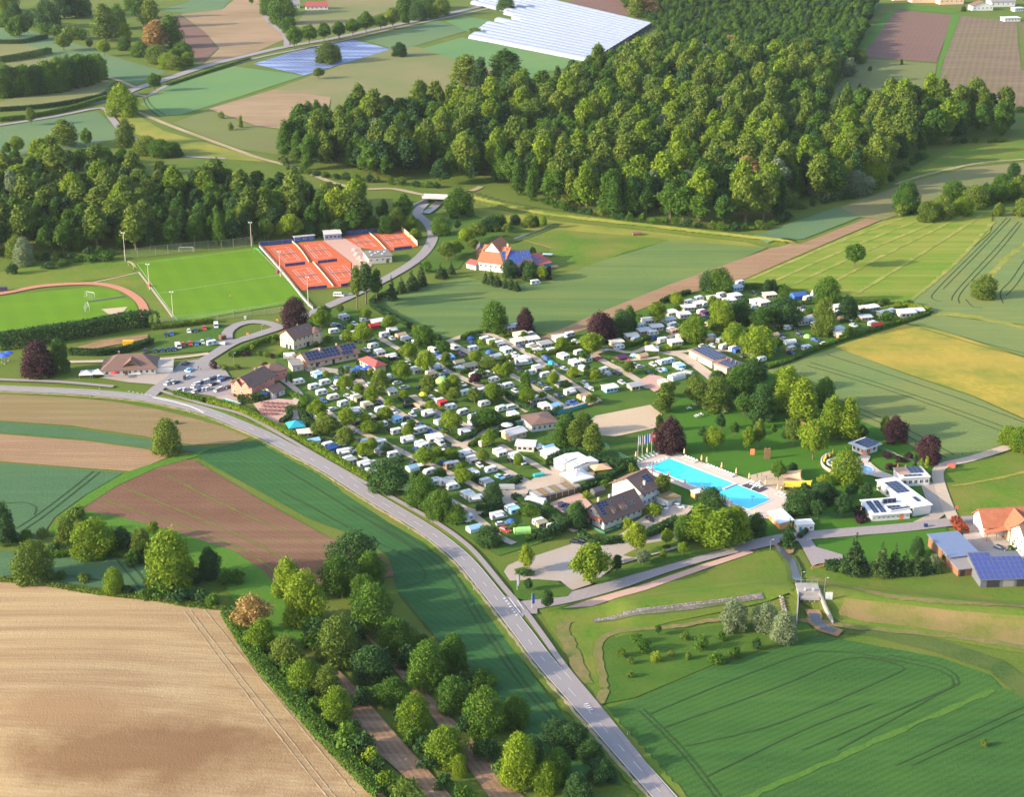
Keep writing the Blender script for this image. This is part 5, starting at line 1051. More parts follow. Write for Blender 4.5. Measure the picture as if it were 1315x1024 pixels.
house('pump_shed', 'small ochre pump shed with pale roof at the pool wall', 'shed', (892, 643), (903, 641), 3, 2.4, plain((0.65, 0.36, 0.12), 0.8), WW, 'flat', ov=0.25, doors=[('f', 1.2, 1, 2, DOORB)])
# farm on the right
o, L, D = house('farm_house', 'white farmhouse with orange tiled cross roof at the farm yard', 'house', (1249.3, 674.6), (1263, 691), 21, 4.2, WW, ROOFO, 'gable', 'y', rise=3.8, ov=0.8, wins=[('f', 3, 1, 1.1, 1.2), ('r', 5, 1, 1.1, 1.2)], doors=[('r', 9, 2.4, 2.6, DOORB)])
mb = MB(); mb.prism_x([(7, -0.3), (7, 4.6), (11.5, 7.8), (16, 4.6), (16, -0.3)], L, L + 4.2); mb.obj('cross_wing', CREAM, o)
mb = MB(); mb.prism_x([(6.4, 4.2), (11.5, 7.95), (16.6, 4.2), (16.6, 4.45), (11.5, 8.2), (6.4, 4.45)], L * 0.5, L + 4.9); mb.obj('cross_roof', ROOFO, o)
for y in (9, 14): window(o, (L + 4.203, y, 3), math.pi / 2)
mb = MB(); mb.prism_x([(-0.5, 2.6), (6.4, 4.0), (6.4, 4.2), (-0.5, 2.8)], L, L + 3.4); mb.obj('porch_roof', ROOFO, o)
for x, y in ((L + 3.2, -0.2), (L + 3.2, 3), (L + 3.2, 6)): mb = MB(); mb.box(x - .1, x + .1, y - .1, y + .1, 0, 2.8); mb.obj('porch_post', WOOD, o)
o, L, D = house('cream_house', 'cream two storey house with brown roof beyond the farm yard spruce', 'house', (1297, 700), (1318, 722), 16, 6.0, plain((0.70, 0.62, 0.50), 0.85), ROOFB, 'gable', 'y', rise=4.0, ov=0.8, wins=[('f', 4, 2, 1.1, 1.3), ('l', 4, 2, 1.1, 1.3)])
chimney(o, 7, 6, 8, 10.8)
house('machine_shed', 'open machine shed with flat blue metal roof at the farm yard', 'shed', (1219, 729), (1256, 725), 15.5, 3.6, WOOD, METALB, 'mono', eave_back=4.2, ov=0.5, doors=[('f', 3, 3, 3, DARK), ('f', 7, 3, 3, DARK)])
house('wood_shed', 'low timber shed with worn grey roof below the blue roofed shed', 'shed', (1230, 741), (1252, 738.5), 8.6, 2.5, plain((0.22, 0.10, 0.055), 0.8), GREYM, 'mono', eave_back=3.3, ov=0.4, doors=[('f', 1.5, 1.6, 2, DARK), ('f', 4, 1.6, 2, DOORB)])
o, L, D = house('solar_barn', 'anthracite barn with sloping roof fully covered in blue solar panels', 'barn', (1258.5, 755), (1322, 753), 13.5, 2.6, ANTH, ANTH, 'mono', eave_back=5.2, ov=0.4, doors=[('f', 4, 4, 2.3, DARK), ('f', 9, 3.5, 2.3, GREYM), ('f', 13, 3, 2.3, DARK)])
solar(o, (-0.2, -0.2, 2.82), (1, 0, 0), (0, 13.5, 2.6), 10, 6, 1.58, 2.22, 0.07, plain((0.055, 0.075, 0.26), 0.2, 0.1, 0.2), skip=lambda i, j: j == 5 and i > 3)
# farm in the middle
o, L, D = house('mill_house', 'tall white farmhouse with orange tiled roofs among dark conifers', 'house', (614.5, 346.5), (646.4, 350.5), 17, 4.6, WW, ROOFO, 'gable', 'x', rise=6.0, ov=0.6, wins=[('f', 5, 1, 1.1, 1.2), ('l', 4, 1, 1.1, 1.2)])
chimney(o, 12, 9, 9, 12.5, CREAM)
mb = MB(); mb.prism_y([(1.0, 3), (1.0, 9.0), (5.0, 13.2), (9.0, 9.0), (9.0, 3)], 5.2, 16.5); mb.obj('upper_storey', WW, o)
mb = MB(); mb.prism_y([(0.3, 8.5), (5.0, 13.4), (9.7, 8.5), (9.7, 8.8), (5.0, 13.75), (0.3, 8.8)], 4.7, 17.0); mb.obj('upper_roof', ROOFO, o)
for x in (3, 5, 7): window(o, (x, 5.197, 8.2), 0, 0.9, 1.1)
o, L, D = house('barn', 'long barn with brown roof and bright blue solar panels joined to farmhouse', 'barn', (648.5, 352), (684, 349), 16, 3.4, WOOD, ROOFB, 'gable', 'x', rise=5.6, ov=0.5, doors=[('f', 6, 3, 2.8, DOORB)], wins=[('f', 3, 1, 1, 1)])
og, v = slope(16, 3.4, 5.6, 0.2, 0.6); solar(o, og, (1, 0, 0), v, 5, 4, 1.75, 2.1, 0.12, SOLARB)
og, v = slope(16, 3.4, 5.6, 10.0, 3.2); solar(o, og, (1, 0, 0), v, 3, 3, 1.5, 1.7, 0.12, SOLARB)
chimney(o, 3, 8.6, 8, 10.4, CREAM); chimney(o, 6, 8.6, 8, 10.2, CREAM)
mb = MB(); mb.prism_x([(-5.5, -0.3), (-5.5, 2.4), (0, 4.4), (0, -0.3)], 1, L - 1); mb.obj('lean_to', ROOFP, o)
mb = MB(); mb.prism_x([(-6, 2.5), (0.4, 4.8), (0.4, 5.05), (-6, 2.75)], 0.5, L - 0.4); mb.obj('lean_to_roof', ROOFP, o)
o, L, D = house('teal_barn', 'teal walled barn with dull red roof and solar strips at the farm end', 'barn', (684.5, 349), (708, 345), 12, 3.0, TEALW, ROOFR, 'mono', eave_back=5.0, ov=0.4, doors=[('r', 5, 2.6, 2.4, DARK)])
solar(o, (0.3, 2, 3.6), (1, 0, 0), (0, 12, 2), 3, 3, 1.6, 1.9, 0.7, SOLARB)
house('red_roof_shed', 'small shed with red roof left of the mill farmhouse garden', 'shed', (599, 344), (611, 347), 6, 2.3, WW, ROOFR, 'gable', 'x', rise=1.3, ov=0.3, wins=[('f', 2, 1, 0.8, 0.7)])
house('dark_outbuilding', 'dark brown outbuilding with purple grey roof behind the mill farmhouse', 'outbuilding', (611.5, 331), (621, 331), 8, 3.8, WOOD, ROOFP, 'gable', 'y', rise=2, ov=0.3, wins=[('f', 1, 1, 0.9, 0.9)])
# tennis clubhouse and shelters
o, L, D = house('tennis_club_house', 'white flat roofed tennis clubhouse beside the red clay courts', 'building', (473, 339.5), (503.5, 337), 12, 3.4, plain((0.70, 0.60, 0.52), 0.85), plain((0.17, 0.16, 0.155), 0.9, 0, 0.3, 0.6), 'flat', ov=0.4, wins=[('f', 4, 1, 1.2, 0.8), ('r', 3, 1, 1.2, 1)], doors=[('f', 10, 1.4, 2.1, DOORB)])
for x, y in ((2.5, 3), (5, 6), (8, 3.5), (7, 8), (3, 9), (10, 7)): mb = MB(); mb.box(-.5, .5, -.5, .5, 3.7, 4.1); inst('roof_light', mb.mesh('roof_light', WHITE), o, (x, y, 0))
house('score_shelter', 'blue court shelter with pale flat roof left of the grey stand', 'shelter', (379, 311), (404, 308.5), 3.4, 2.6, plain((0.05, 0.10, 0.36), 0.7), plain((0.5, 0.46, 0.42), 0.8), 'mono', eave_back=2.3, ov=0.5, wins=[('f', 3, 1, 1.6, 1.0)])
house('court_stand', 'blue grey court shelter with pale sloping roof beside the terrace', 'shelter', (417, 309), (438.5, 307.5), 5, 3.2, plain((0.20, 0.24, 0.42), 0.7), plain((0.52, 0.48, 0.46), 0.8), 'mono', eave_back=4.0, ov=0.3, wins=[('f', 4, 1, 1.6, 1.6)])
# far houses
for px, py, w, d, h, rm, lab, nm in ((407, 12, 22, 12, 3.5, ROOFR, 'long red roofed farm barn among far trees', 'far_barn'), (376, 10, 14, 10, 4, GREYM, 'grey roofed farm shed beside the red roofed barn', 'far_shed'), (95, 15, 14, 10, 4, ROOFB, 'small brown hut among far orchard trees', 'far_hut'),
      (1190, 3, 30, 13, 6, ROOFO, 'long peach village house with tiled roof at the field edge', 'village_house'), (1222, 5, 24, 13, 5.5, ROOFO, 'tall peach village house with porch beyond the purple field', 'village_house'), (1262, 13, 20, 12, 4.5, ROOFB, 'white gabled village house with brown roof above the field', 'village_house'), (1288, 8, 24, 14, 5, GREYM, 'big white village hall with pale roof', 'village_hall'), (1160, 0, 20, 11, 5, ROOFO, 'ochre village house beside the far wood', 'village_house'),
      (1300, 27, 15, 9, 3.2, WHITE, 'flat white shed at the far field corner', 'far_shed'), (1309, 14, 9, 7, 3, WHITE, 'small white box shed beside village hedge', 'far_shed'), (1240, -2, 22, 12, 5, ROOFO, 'orange roofed village house with grey yard', 'village_house')):
    a = G(px, py); k = scale_at(a); hx = w * k / 2
    wm = {0: WW, 1: plain((0.70, 0.48, 0.34), 0.8)}[1 if 'peach' in lab or 'ochre' in lab else 0]
    o, L, D = house(nm, lab, 'house' if 'house' in nm else ('barn' if 'barn' in nm else 'shed' if 'shed' in nm or 'hut' in nm else 'hall'), (px - hx, py + 0.6), (px + hx, py), d, h, wm, rm, 'flat' if 'flat' in lab or 'box' in lab else 'gable', 'y' if 'gabled' in lab else 'x', rise=d * 0.3, ov=0.5, wins=[('f', 5, 2 if h > 6 else 1, 1.4, 1.4)])
# white field tunnels: arched film over hoops, one by one
tun = plain((0.25, 0.29, 0.40), 0.45, 0, 0.08)
ta, tb, tc_, td = P2(flat(676, -6)), P2(flat(839, 33)), P2(flat(605, 50)), P2(flat(762, 81))
nT = 19; spac = None
for k in range(nT):
    f = (k + 0.5) / nT; a, b = ta.lerp(tc_, f), tb.lerp(td, f)
    if 0.40 < f < 0.70: a = a.lerp(b, 0.12 + 0.10 * math.sin(k * 2.1))
    if f <= 0.40: a = a.lerp(b, -0.30 * (f / 0.4)) if f > 0.1 else a
    d = (b - a); Lt = d.length; wdt = (tc_ - ta).dot(Vector((-d.y, d.x)).normalized()) / nT; wdt = abs(wdt)
    mb = MB(); n = 10; prof = [(-wdt * 0.44 * math.cos(math.pi * i / n), 3.8 * math.sin(math.pi * i / n) ** 0.8) for i in range(n + 1)]
    for j in range(24):
        x0, x1 = Lt * j / 24, Lt * (j + 0.97) / 24
        for i in range(n):
            p, q = prof[i], prof[i + 1]; mb.quad((x0, p[0], p[1]), (x1, p[0], p[1]), (x1, q[0], q[1]), (x0, q[0], q[1]))
    ordn = ['first', 'second', 'third', 'fourth', 'fifth', 'sixth', 'seventh', 'eighth', 'ninth', 'tenth', 'eleventh', 'twelfth', 'thirteenth', 'fourteenth', 'fifteenth', 'sixteenth', 'seventeenth', 'eighteenth', 'nineteenth'][nT - 1 - k]
    o = thing('field_tunnel', f'long white film tunnel, {ordn} row counted from the green field side', 'polytunnel', (a.x, a.y, 0), math.atan2(d.y, d.x), 'white film tunnels over the far field')
    mb.obj('film_cover', tun, o, True); hb = MB()
    for i in range(n): hb.tube((0, prof[i][0] * 1.01, prof[i][1] * 1.01), (0, prof[i + 1][0] * 1.01, prof[i + 1][1] * 1.01), 0.08, 0.08, 4, caps=False)
    hm = hb.mesh('hoop', STEEL)
    for j in range(0, 25, 3): inst('hoop', hm, o, (Lt * j / 24, 0, 0))

# ------------------------------------------------------------------ caravans, motorhomes, tents, cars
PAL = {'w': ('white', (0.61, 0.61, 0.605)), 'b': ('blue', (0.03, 0.10, 0.38)), 'n': ('navy blue', (0.02, 0.035, 0.10)), 'k': ('black', (0.02, 0.02, 0.024)), 'g': ('grey', (0.30, 0.31, 0.32)),
       's': ('silver', (0.50, 0.51, 0.53)), 'r': ('red', (0.50, 0.03, 0.03)), 'p': ('purple', (0.12, 0.03, 0.09)), 't': ('tan', (0.50, 0.33, 0.20)), 'l': ('light blue', (0.30, 0.55, 0.78)),
       'e': ('lime green', (0.30, 0.62, 0.16)), 'y': ('yellow', (0.72, 0.66, 0.04)), 'o': ('olive', (0.28, 0.26, 0.18)), 'c': ('cream', (0.72, 0.62, 0.50)), 'q': ('teal', (0.02, 0.36, 0.36)), 'd': ('dark grey', (0.085, 0.09, 0.10))}
def paint(c, rough=0.4): return plain(PAL[c][1], rough, 0, 0.05)
def wheel_mesh():
    mb = MB(); mb.tube((0, -0.11, 0), (0, 0.11, 0), 0.32, 0.32, 12); mb.tube((0, -0.12, 0), (0, -0.111, 0), 0.18, 0.18, 8, 1); mb.tube((0, 0.111, 0), (0, 0.12, 0), 0.18, 0.18, 8, 1)
    return mb.mesh('wheel', [TYRE, STEEL])
WHEEL = wheel_mesh()
def boxm(x0, x1, y0, y1, z0, z1, mat, name):
    mb = MB(); mb.box(x0, x1, y0, y1, z0, z1); return mb.mesh(name, mat)
def proto_caravan(c, awn=None):
    o = thing('caravan', None, 'caravan', (0, 0, -500)); P = paint(c); l, w = 2.7, 1.15
    mb = MB(); mb.prism_y([(-l, 0.5), (l - 0.25, 0.42), (l, 0.85), (l - 0.05, 1.5), (l - 0.45, 2.35), (l - 0.8, 2.62), (-l + 0.35, 2.62), (-l + 0.03, 2.2)], -w, w); mb.obj('body', P, o)
    mb = MB(); mb.prism_y([(l - 0.80, 2.625), (-l + 0.36, 2.625), (-l + 0.6, 2.68), (l - 1.0, 2.68)], -w + 0.1, w - 0.1); mb.obj('roof', plain((0.70, 0.71, 0.73), 0.5), o)
    mb = MB(); mb.box(-0.35, 0.35, -0.3, 0.3, 2.69, 2.80); mb.obj('roof_hatch', plain((0.45, 0.47, 0.5), 0.3), o)
    for s in (-1, 1):
        for x0, x1 in ((-2.1, -0.9), (0.6, 1.7)):
            mb = MB(); mb.box(x0, x1, s * w if s > 0 else -w - 0.03, w + 0.03 if s > 0 else -w, 1.42, 2.0); mb.obj('window', GLASS, o)
        inst('wheel', WHEEL, o, (-0.1, s * 1.05, 0.32))
    mb = MB(); mb.box(-l - 0.02, -l + 0.06, -0.75, 0.75, 1.45, 2.0); mb.obj('window', GLASS, o)
    mb = MB(); mb.box(-0.65, 0.2, -w - 0.035, -w + 0.01, 0.6, 2.2); mb.obj('door', plain((0.68, 0.69, 0.7), 0.4), o)
    mb = MB(); mb.tube((l - 0.1, -0.5, 0.45), (l + 1.1, 0, 0.45), 0.05, 0.05, 5); mb.tube((l - 0.1, 0.5, 0.45), (l + 1.1, 0, 0.45), 0.05, 0.05, 5); mb.tube((l + 0.85, 0, 0.5), (l + 0.85, 0, 0), 0.05, 0.05, 5); mb.obj('drawbar', STEEL, o)
    mb = MB(); mb.box(-l, l - 0.2, -w - 0.012, -w, 0.8, 0.98); mb.box(-l, l - 0.2, w, w + 0.012, 0.8, 0.98); mb.obj('stripe', paint('g'), o)
    if awn:
        mb = MB(); mb.prism_x([(-w - 0.02, 2.45), (-w - 2.6, 2.0), (-w - 2.6, 0.02), (-w - 2.52, 0.02), (-w - 2.52, 1.95), (-w - 0.02, 2.38)], -2.3, 2.3)
        for x in (-2.3, 2.24): mb.add([(x, -w - 0.04, 0), (x, -w - 2.6, 0), (x, -w - 2.6, 2.0), (x, -w - 0.04, 2.42), (x + 0.06, -w - 0.04, 0), (x + 0.06, -w - 2.6, 0), (x + 0.06, -w - 2.6, 2.0), (x + 0.06, -w - 0.04, 2.42)], [(0, 1, 2, 3), (7, 6, 5, 4), (1, 5, 6, 2), (0, 3, 7, 4), (3, 2, 6, 7)])
        a = mb.obj('awning', paint(awn, 0.8), o); mb = MB()
        for x in (-1.6, 0.3): mb.box(x, x + 1.2, -w - 2.63, -w - 2.6, 0.7, 1.6)
        mb.obj('awning_window', GLASS, a)
    return o
def proto_motorhome(c, awn=None):
    o = thing('motorhome', None, 'motorhome', (0, 0, -500)); P = paint(c); w = 1.15
    mb = MB(); mb.prism_y([(-3.4, 0.5), (1.7, 0.45), (1.7, 1.85), (2.4, 2.0), (2.45, 2.45), (1.9, 2.95), (-3.3, 2.95), (-3.42, 2.6)], -w, w); mb.obj('body', P, o)
    mb = MB(); mb.prism_y([(1.7, 0.45), (3.3, 0.5), (3.4, 0.95), (2.75, 1.2), (1.7, 1.25)], -w + 0.1, w - 0.1); mb.obj('cab', P, o)
    mb = MB(); mb.prism_y([(1.71, 1.25), (2.74, 1.21), (2.3, 1.98), (1.71, 1.84)], -w + 0.12, w - 0.12); mb.obj('windscreen', GLASS, o)
    for s in (-1, 1):
        for x0, x1 in ((-2.9, -1.9), (-0.6, 0.6)):
            mb = MB(); mb.box(x0, x1, w if s > 0 else -w - 0.03, w + 0.03 if s > 0 else -w, 1.6, 2.2); mb.obj('window', GLASS, o)
        for x in (-2.2, 2.5): inst('wheel', WHEEL, o, (x, s * 1.0, 0.34), (0, 0, 0), (1.08, 1.08, 1.08))
    for x in (-2, 0.2): mb = MB(); mb.box(x, x + 0.6, -0.3, 0.3, 2.96, 3.06); mb.obj('roof_hatch', plain((0.45, 0.47, 0.5), 0.3), o)
    mb = MB(); mb.box(-1.5, -0.8, -w - 0.035, -w + 0.01, 0.55, 2.3); mb.obj('door', plain((0.68, 0.69, 0.7), 0.4), o)
    mb = MB(); mb.box(-3.3, 1.6, -w - 0.012, -w, 0.85, 1.1); mb.box(-3.3, 1.6, w, w + 0.012, 0.85, 1.1); mb.obj('stripe', paint('g'), o)
    mb = MB(); mb.prism_x([(-w - 0.03, 2.75), (-w - 2.2, 2.45), (-w - 2.2, 2.51), (-w - 0.03, 2.81)], -2.8, 0.8); mb.obj('awning', paint(awn or 's', 0.8), o)
    return o
def proto_static(c, awn=None):
    o = thing('static_caravan', None, 'static caravan', (0, 0, -500)); awn = awn or 'c'
    mb = MB(); mb.prism_y([(-3.4, 0.4), (3.3, 0.4), (3.4, 1.0), (3.1, 2.5), (-3.3, 2.5)], 0.2, 2.5); mb.obj('body', paint('c' if c != 'c' else 'w'), o)
    mb = MB(); mb.box(-3.2, 3.2, -2.8, 0.2, 0.0, 2.25); mb.obj('porch_wall', paint(awn, 0.8), o)
    mb = MB(); mb.prism_x([(-3.3, 2.38), (0.0, 2.95), (2.9, 2.62), (2.9, 2.72), (0.0, 3.07), (-3.3, 2.5)], -3.9, 3.9); mb.obj('canopy_roof', paint(c, 0.5), o)
    for x in (-2.6, -0.7, 1.4): mb = MB(); mb.box(x, x + 1.2, -2.83, -2.8, 0.9, 1.8); mb.obj('window', GLASS, o)
    mb = MB(); mb.box(3.2, 3.23, -2.0, -0.8, 0.9, 1.8); mb.obj('window', GLASS, o)
    mb = MB(); mb.box(0.6, 1.3, -2.84, -2.79, 0.0, 2.0); mb.obj('door', plain((0.5, 0.48, 0.45), 0.5), o)
    mb = MB()
    for x in (-3.7, 3.7): mb.tube((x, -3.1, 0), (x, -3.1, 2.4), 0.05, 0.05, 5)
    mb.obj('canopy_posts', STEEL, o); return o
def proto_car(c, awn=None):
    o = thing('parked_car', None, 'car', (0, 0, -500)); P = paint(c, 0.25); w = 0.88
    mb = MB(); low = [(-2.15, 0.35), (-2.2, 0.7), (-2.05, 0.98), (0.95, 1.0), (1.95, 0.82), (2.18, 0.62), (2.15, 0.33)]
    mb.prism_y(low, -w, w); mb.obj('body', P, o)
    mb = MB(); a = [(-2.0, 0.985, 0.84), (0.95, 1.005, 0.84), (0.25, 1.44, 0.66), (-1.6, 1.44, 0.66)]
    vs = [(x, s * y, z) for s in (-1, 1) for x, z, y in a]
    mb.add(vs, [(0, 1, 2, 3), (7, 6, 5, 4), (1, 5, 6, 2), (4, 0, 3, 7), (3, 2, 6, 7)]); mb.obj('windows', GLASS, o)
    mb = MB(); mb.add([(-1.66, -0.68, 1.44), (0.30, -0.68, 1.44), (0.30, 0.68, 1.44), (-1.66, 0.68, 1.44), (-1.5, -0.6, 1.52), (0.12, -0.6, 1.52), (0.12, 0.6, 1.52), (-1.5, 0.6, 1.52)], [(3, 2, 1, 0), (4, 5, 6, 7), (0, 1, 5, 4), (1, 2, 6, 5), (2, 3, 7, 6), (3, 0, 4, 7)]); mb.obj('roof', P, o)
    for x in (-1.35, 1.35):
        for s in (-1, 1): inst('wheel', WHEEL, o, (x, s * 0.82, 0.32))
    for s in (-1, 1):
        mb = MB(); mb.box(2.0, 2.19, s * 0.62 - 0.17, s * 0.62 + 0.17, 0.6, 0.74); mb.obj('headlight', plain((0.7, 0.7, 0.68), 0.1), o)
        mb = MB(); mb.box(-2.21, -2.1, s * 0.66 - 0.14, s * 0.66 + 0.14, 0.72, 0.88); mb.obj('tail_light', plain((0.4, 0.02, 0.02), 0.2), o)
    return o
def proto_van(c, awn=None):
    o = thing('camper_van', None, 'van', (0, 0, -500)); P = paint(c, 0.3); w = 0.98
    mb = MB(); mb.prism_y([(-2.6, 0.4), (2.5, 0.4), (2.6, 0.9), (1.9, 1.15), (1.35, 2.0), (1.1, 2.1), (-2.5, 2.1), (-2.62, 1.8)], -w, w); mb.obj('body', P, o)
    mb = MB(); mb.add([(1.88, -0.9, 1.2), (1.88, 0.9, 1.2), (1.42, 0.82, 1.98), (1.42, -0.82, 1.98), (1.92, -0.9, 1.2), (1.92, 0.9, 1.2), (1.46, 0.82, 1.98), (1.46, -0.82, 1.98)], [(4, 5, 6, 7), (0, 1, 5, 4), (2, 3, 7, 6), (1, 2, 6, 5), (3, 0, 4, 7)]); mb.obj('windscreen', GLASS, o)
    for s in (-1, 1):
        for x0, x1 in ((-2.3, -1.2), (-1.0, 0.1), (0.3, 1.2)): mb = MB(); mb.box(x0, x1, w if s > 0 else -w - 0.02, w + 0.02 if s > 0 else -w, 1.3, 1.8); mb.obj('window', GLASS, o)
        for x in (-1.6, 1.65): inst('wheel', WHEEL, o, (x, s * 0.9, 0.34))
    return o
def proto_dome(c, awn=None):
    o = thing('dome_tent', None, 'tent', (0, 0, -500)); mb = MB()
    mb.rev([(1.9 * math.cos(t), 1.5 * math.sin(t)) for t in (0.0, 0.35, 0.7, 1.05, 1.35, 1.55)], 8); mb.obj('canopy', paint(c, 0.8), o)
    mb = MB(); mb.add([(1.86, -0.6, 0.02), (1.86, 0.6, 0.02), (1.45, 0.0, 1.12), (1.93, -0.6, 0.02), (1.93, 0.6, 0.02), (1.53, 0, 1.15)], [(3, 4, 5), (0, 3, 5, 2), (4, 1, 2, 5), (1, 0, 2)]); mb.obj('door', DARK, o)
    mb = MB()
    for k in range(6): t = k * 1.047; mb.tube((1.9 * math.cos(t), 1.9 * math.sin(t), 0.2), (2.6 * math.cos(t), 2.6 * math.sin(t), 0), 0.02, 0.02, 3)
    mb.obj('guy_ropes', paint('w'), o); return o
def proto_tunnel(c, awn=None):
    o = thing('tunnel_tent', None, 'tent', (0, 0, -500)); P = paint(c, 0.8); mb = MB(); n = 8
    pr = [(-1.5 * math.cos(math.pi * i / n), 2.0 * math.sin(math.pi * i / n) ** 0.8) for i in range(n + 1)]
    for x0, x1 in ((-2.6, -1.3), (-1.28, 0.0), (0.02, 1.3), (1.32, 2.6)): mb.prism_x([(y, z * (1 if abs(x0) < 2 else 0.93)) for y, z in pr], x0, x1)
    mb.obj('canopy', P, o); mb = MB(); mb.box(2.61, 2.64, -0.7, 0.7, 0.05, 1.4); mb.obj('door', DARK, o)
    mb = MB()
    for x in (-2.62, -1.29, 0.01, 1.31, 2.62):
        for i in range(n): mb.tube((x, pr[i][0] * 1.01, pr[i][1] * 1.01), (x, pr[i + 1][0] * 1.01, pr[i + 1][1] * 1.01), 0.025, 0.025, 4, caps=False)
    mb.obj('poles', paint('g'), o); return o
def proto_ridge(c, awn=None):
    o = thing('frame_tent', None, 'tent', (0, 0, -500)); mb = MB(); mb.prism_x([(-1.6, 0), (-1.5, 1.5), (0, 2.2), (1.5, 1.5), (1.6, 0)], -2.2, 2.2); mb.obj('tent_wall', paint('w' if c == 'l' else c, 0.8), o)
    mb = MB(); mb.prism_x([(-1.75, 1.35), (0, 2.25), (1.75, 1.35), (1.75, 1.42), (0, 2.33), (-1.75, 1.42)], -2.35, 2.35); mb.obj('tent_roof', paint(c, 0.8), o)
    mb = MB(); mb.box(2.2, 2.23, -0.6, 0.6, 0, 1.6); mb.obj('door', DARK, o); return o
def proto_pagoda(c, awn=None):
    o = thing('garden_pavilion', None, 'pavilion', (0, 0, -500)); mb = MB()
    z = [(3.0, 2.3), (1.6, 2.75), (0.8, 3.2), (0.25, 3.75), (0.0, 4.0)]
    vs = []; fs = []
    for r, h in z: vs += [(-r, -r, h), (r, -r, h), (r, r, h), (-r, r, h)]
    for k in range(4): fs += [(4 * k + i, 4 * k + (i + 1) % 4, 4 * k + 4 + (i + 1) % 4, 4 * k + 4 + i) for i in range(4)]
    fs += [(3, 2, 1, 0)]; mb.add(vs, fs); mb.box(-3, 3, -3.02, -3.0, 2.0, 2.3); mb.box(-3, 3, 3.0, 3.02, 2.0, 2.3); mb.box(-3.02, -3.0, -3, 3, 2.0, 2.3); mb.box(3.0, 3.02, -3, 3, 2.0, 2.3); mb.obj('canopy', paint(c, 0.7), o)
    for x in (-2.85, 2.85):
        for y in (-2.85, 2.85): mb = MB(); mb.tube((x, y, 0), (x, y, 2.3), 0.06, 0.06, 6); mb.obj('post', STEEL, o)
    return o
def proto_parasol(c, awn=None):
    o = thing('parasol', None, 'parasol', (0, 0, -500)); mb = MB(); mb.rev([(1.5, 2.1), (1.48, 2.15), (0.8, 2.4), (0.05, 2.6)], 8); mb.obj('canopy', paint(c, 0.8), o)
    mb = MB(); mb.tube((0, 0, 0), (0, 0, 2.65), 0.03, 0.03, 6); mb.obj('pole', STEEL, o); mb = MB(); mb.rev([(0.3, 0), (0.3, 0.08), (0.1, 0.14)], 8); mb.obj('base', CONC, o); return o
def proto_teepee(c, awn=None):
    o = thing('teepee_tent', None, 'tent', (0, 0, -500)); mb = MB(); mb.rev([(2.0, 0), (1.05, 2.0), (0.1, 4.2)], 10); mb.obj('canopy', paint(c, 0.8), o)
    mb = MB()
    for k in range(5): t = k * 1.257; mb.tube((0.1 * math.cos(t), 0.1 * math.sin(t), 4.0), (-0.3 * math.cos(t), -0.3 * math.sin(t), 4.8), 0.03, 0.03, 4)
    mb.obj('poles', WOOD, o); mb = MB(); mb.add([(1.95, -0.5, 0.02), (1.95, 0.5, 0.02), (1.1, 0, 1.9), (2.03, -0.5, 0.02), (2.03, 0.5, 0.02), (1.15, 0, 1.95)], [(3, 4, 5), (0, 3, 5, 2), (4, 1, 2, 5)]); mb.obj('door', DARK, o); return o
def proto_trailer(c, awn=None):
    o = thing('box_trailer', None, 'trailer', (0, 0, -500)); mb = MB(); mb.box(-2.1, 2.0, -0.95, 0.95, 0.5, 1.0); mb.obj('bed', paint(c), o)
    mb = MB(); mb.prism_x([(-0.9, 1.0), (-0.8, 1.35), (0.8, 1.35), (0.9, 1.0)], -2.0, 1.9); mb.obj('cover', paint(c, 0.8), o)
    for s in (-1, 1): inst('wheel', WHEEL, o, (-0.2, s * 1.08, 0.32))
    mb = MB(); mb.tube((2.0, -0.4, 0.5), (3.2, 0, 0.5), 0.05, 0.05, 5); mb.tube((2.0, 0.4, 0.5), (3.2, 0, 0.5), 0.05, 0.05, 5); mb.tube((3.0, 0, 0.5), (3.0, 0, 0), 0.04, 0.04, 5); mb.obj('drawbar', STEEL, o); return o
MAKE = {'C': proto_caravan, 'A': proto_caravan, 'M': proto_motorhome, 'S': proto_static, 'K': proto_car, 'V': proto_van, 'D': proto_dome, 'U': proto_tunnel, 'H': proto_ridge, 'G': proto_pagoda, 'P': proto_parasol, 'T': proto_teepee, 'X': proto_trailer}
NOUN = {'C': 'caravan', 'A': 'caravan', 'M': 'motorhome', 'S': 'static caravan', 'K': 'car', 'V': 'van', 'D': 'dome tent', 'U': 'tunnel tent', 'H': 'frame tent', 'G': 'square pavilion', 'P': 'parasol', 'T': 'teepee tent', 'X': 'box trailer'}
GRP = {'C': 'caravans on the camp pitches', 'A': 'caravans on the camp pitches', 'M': 'motorhomes on the camp pitches', 'S': 'static caravans of the upper camp', 'K': 'parked cars', 'V': 'parked vans', 'D': 'tents on the camp', 'U': 'tents on the camp', 'H': 'tents on the camp', 'G': 'pavilions', 'P': 'parasols', 'T': 'tents on the camp', 'X': 'trailers'}
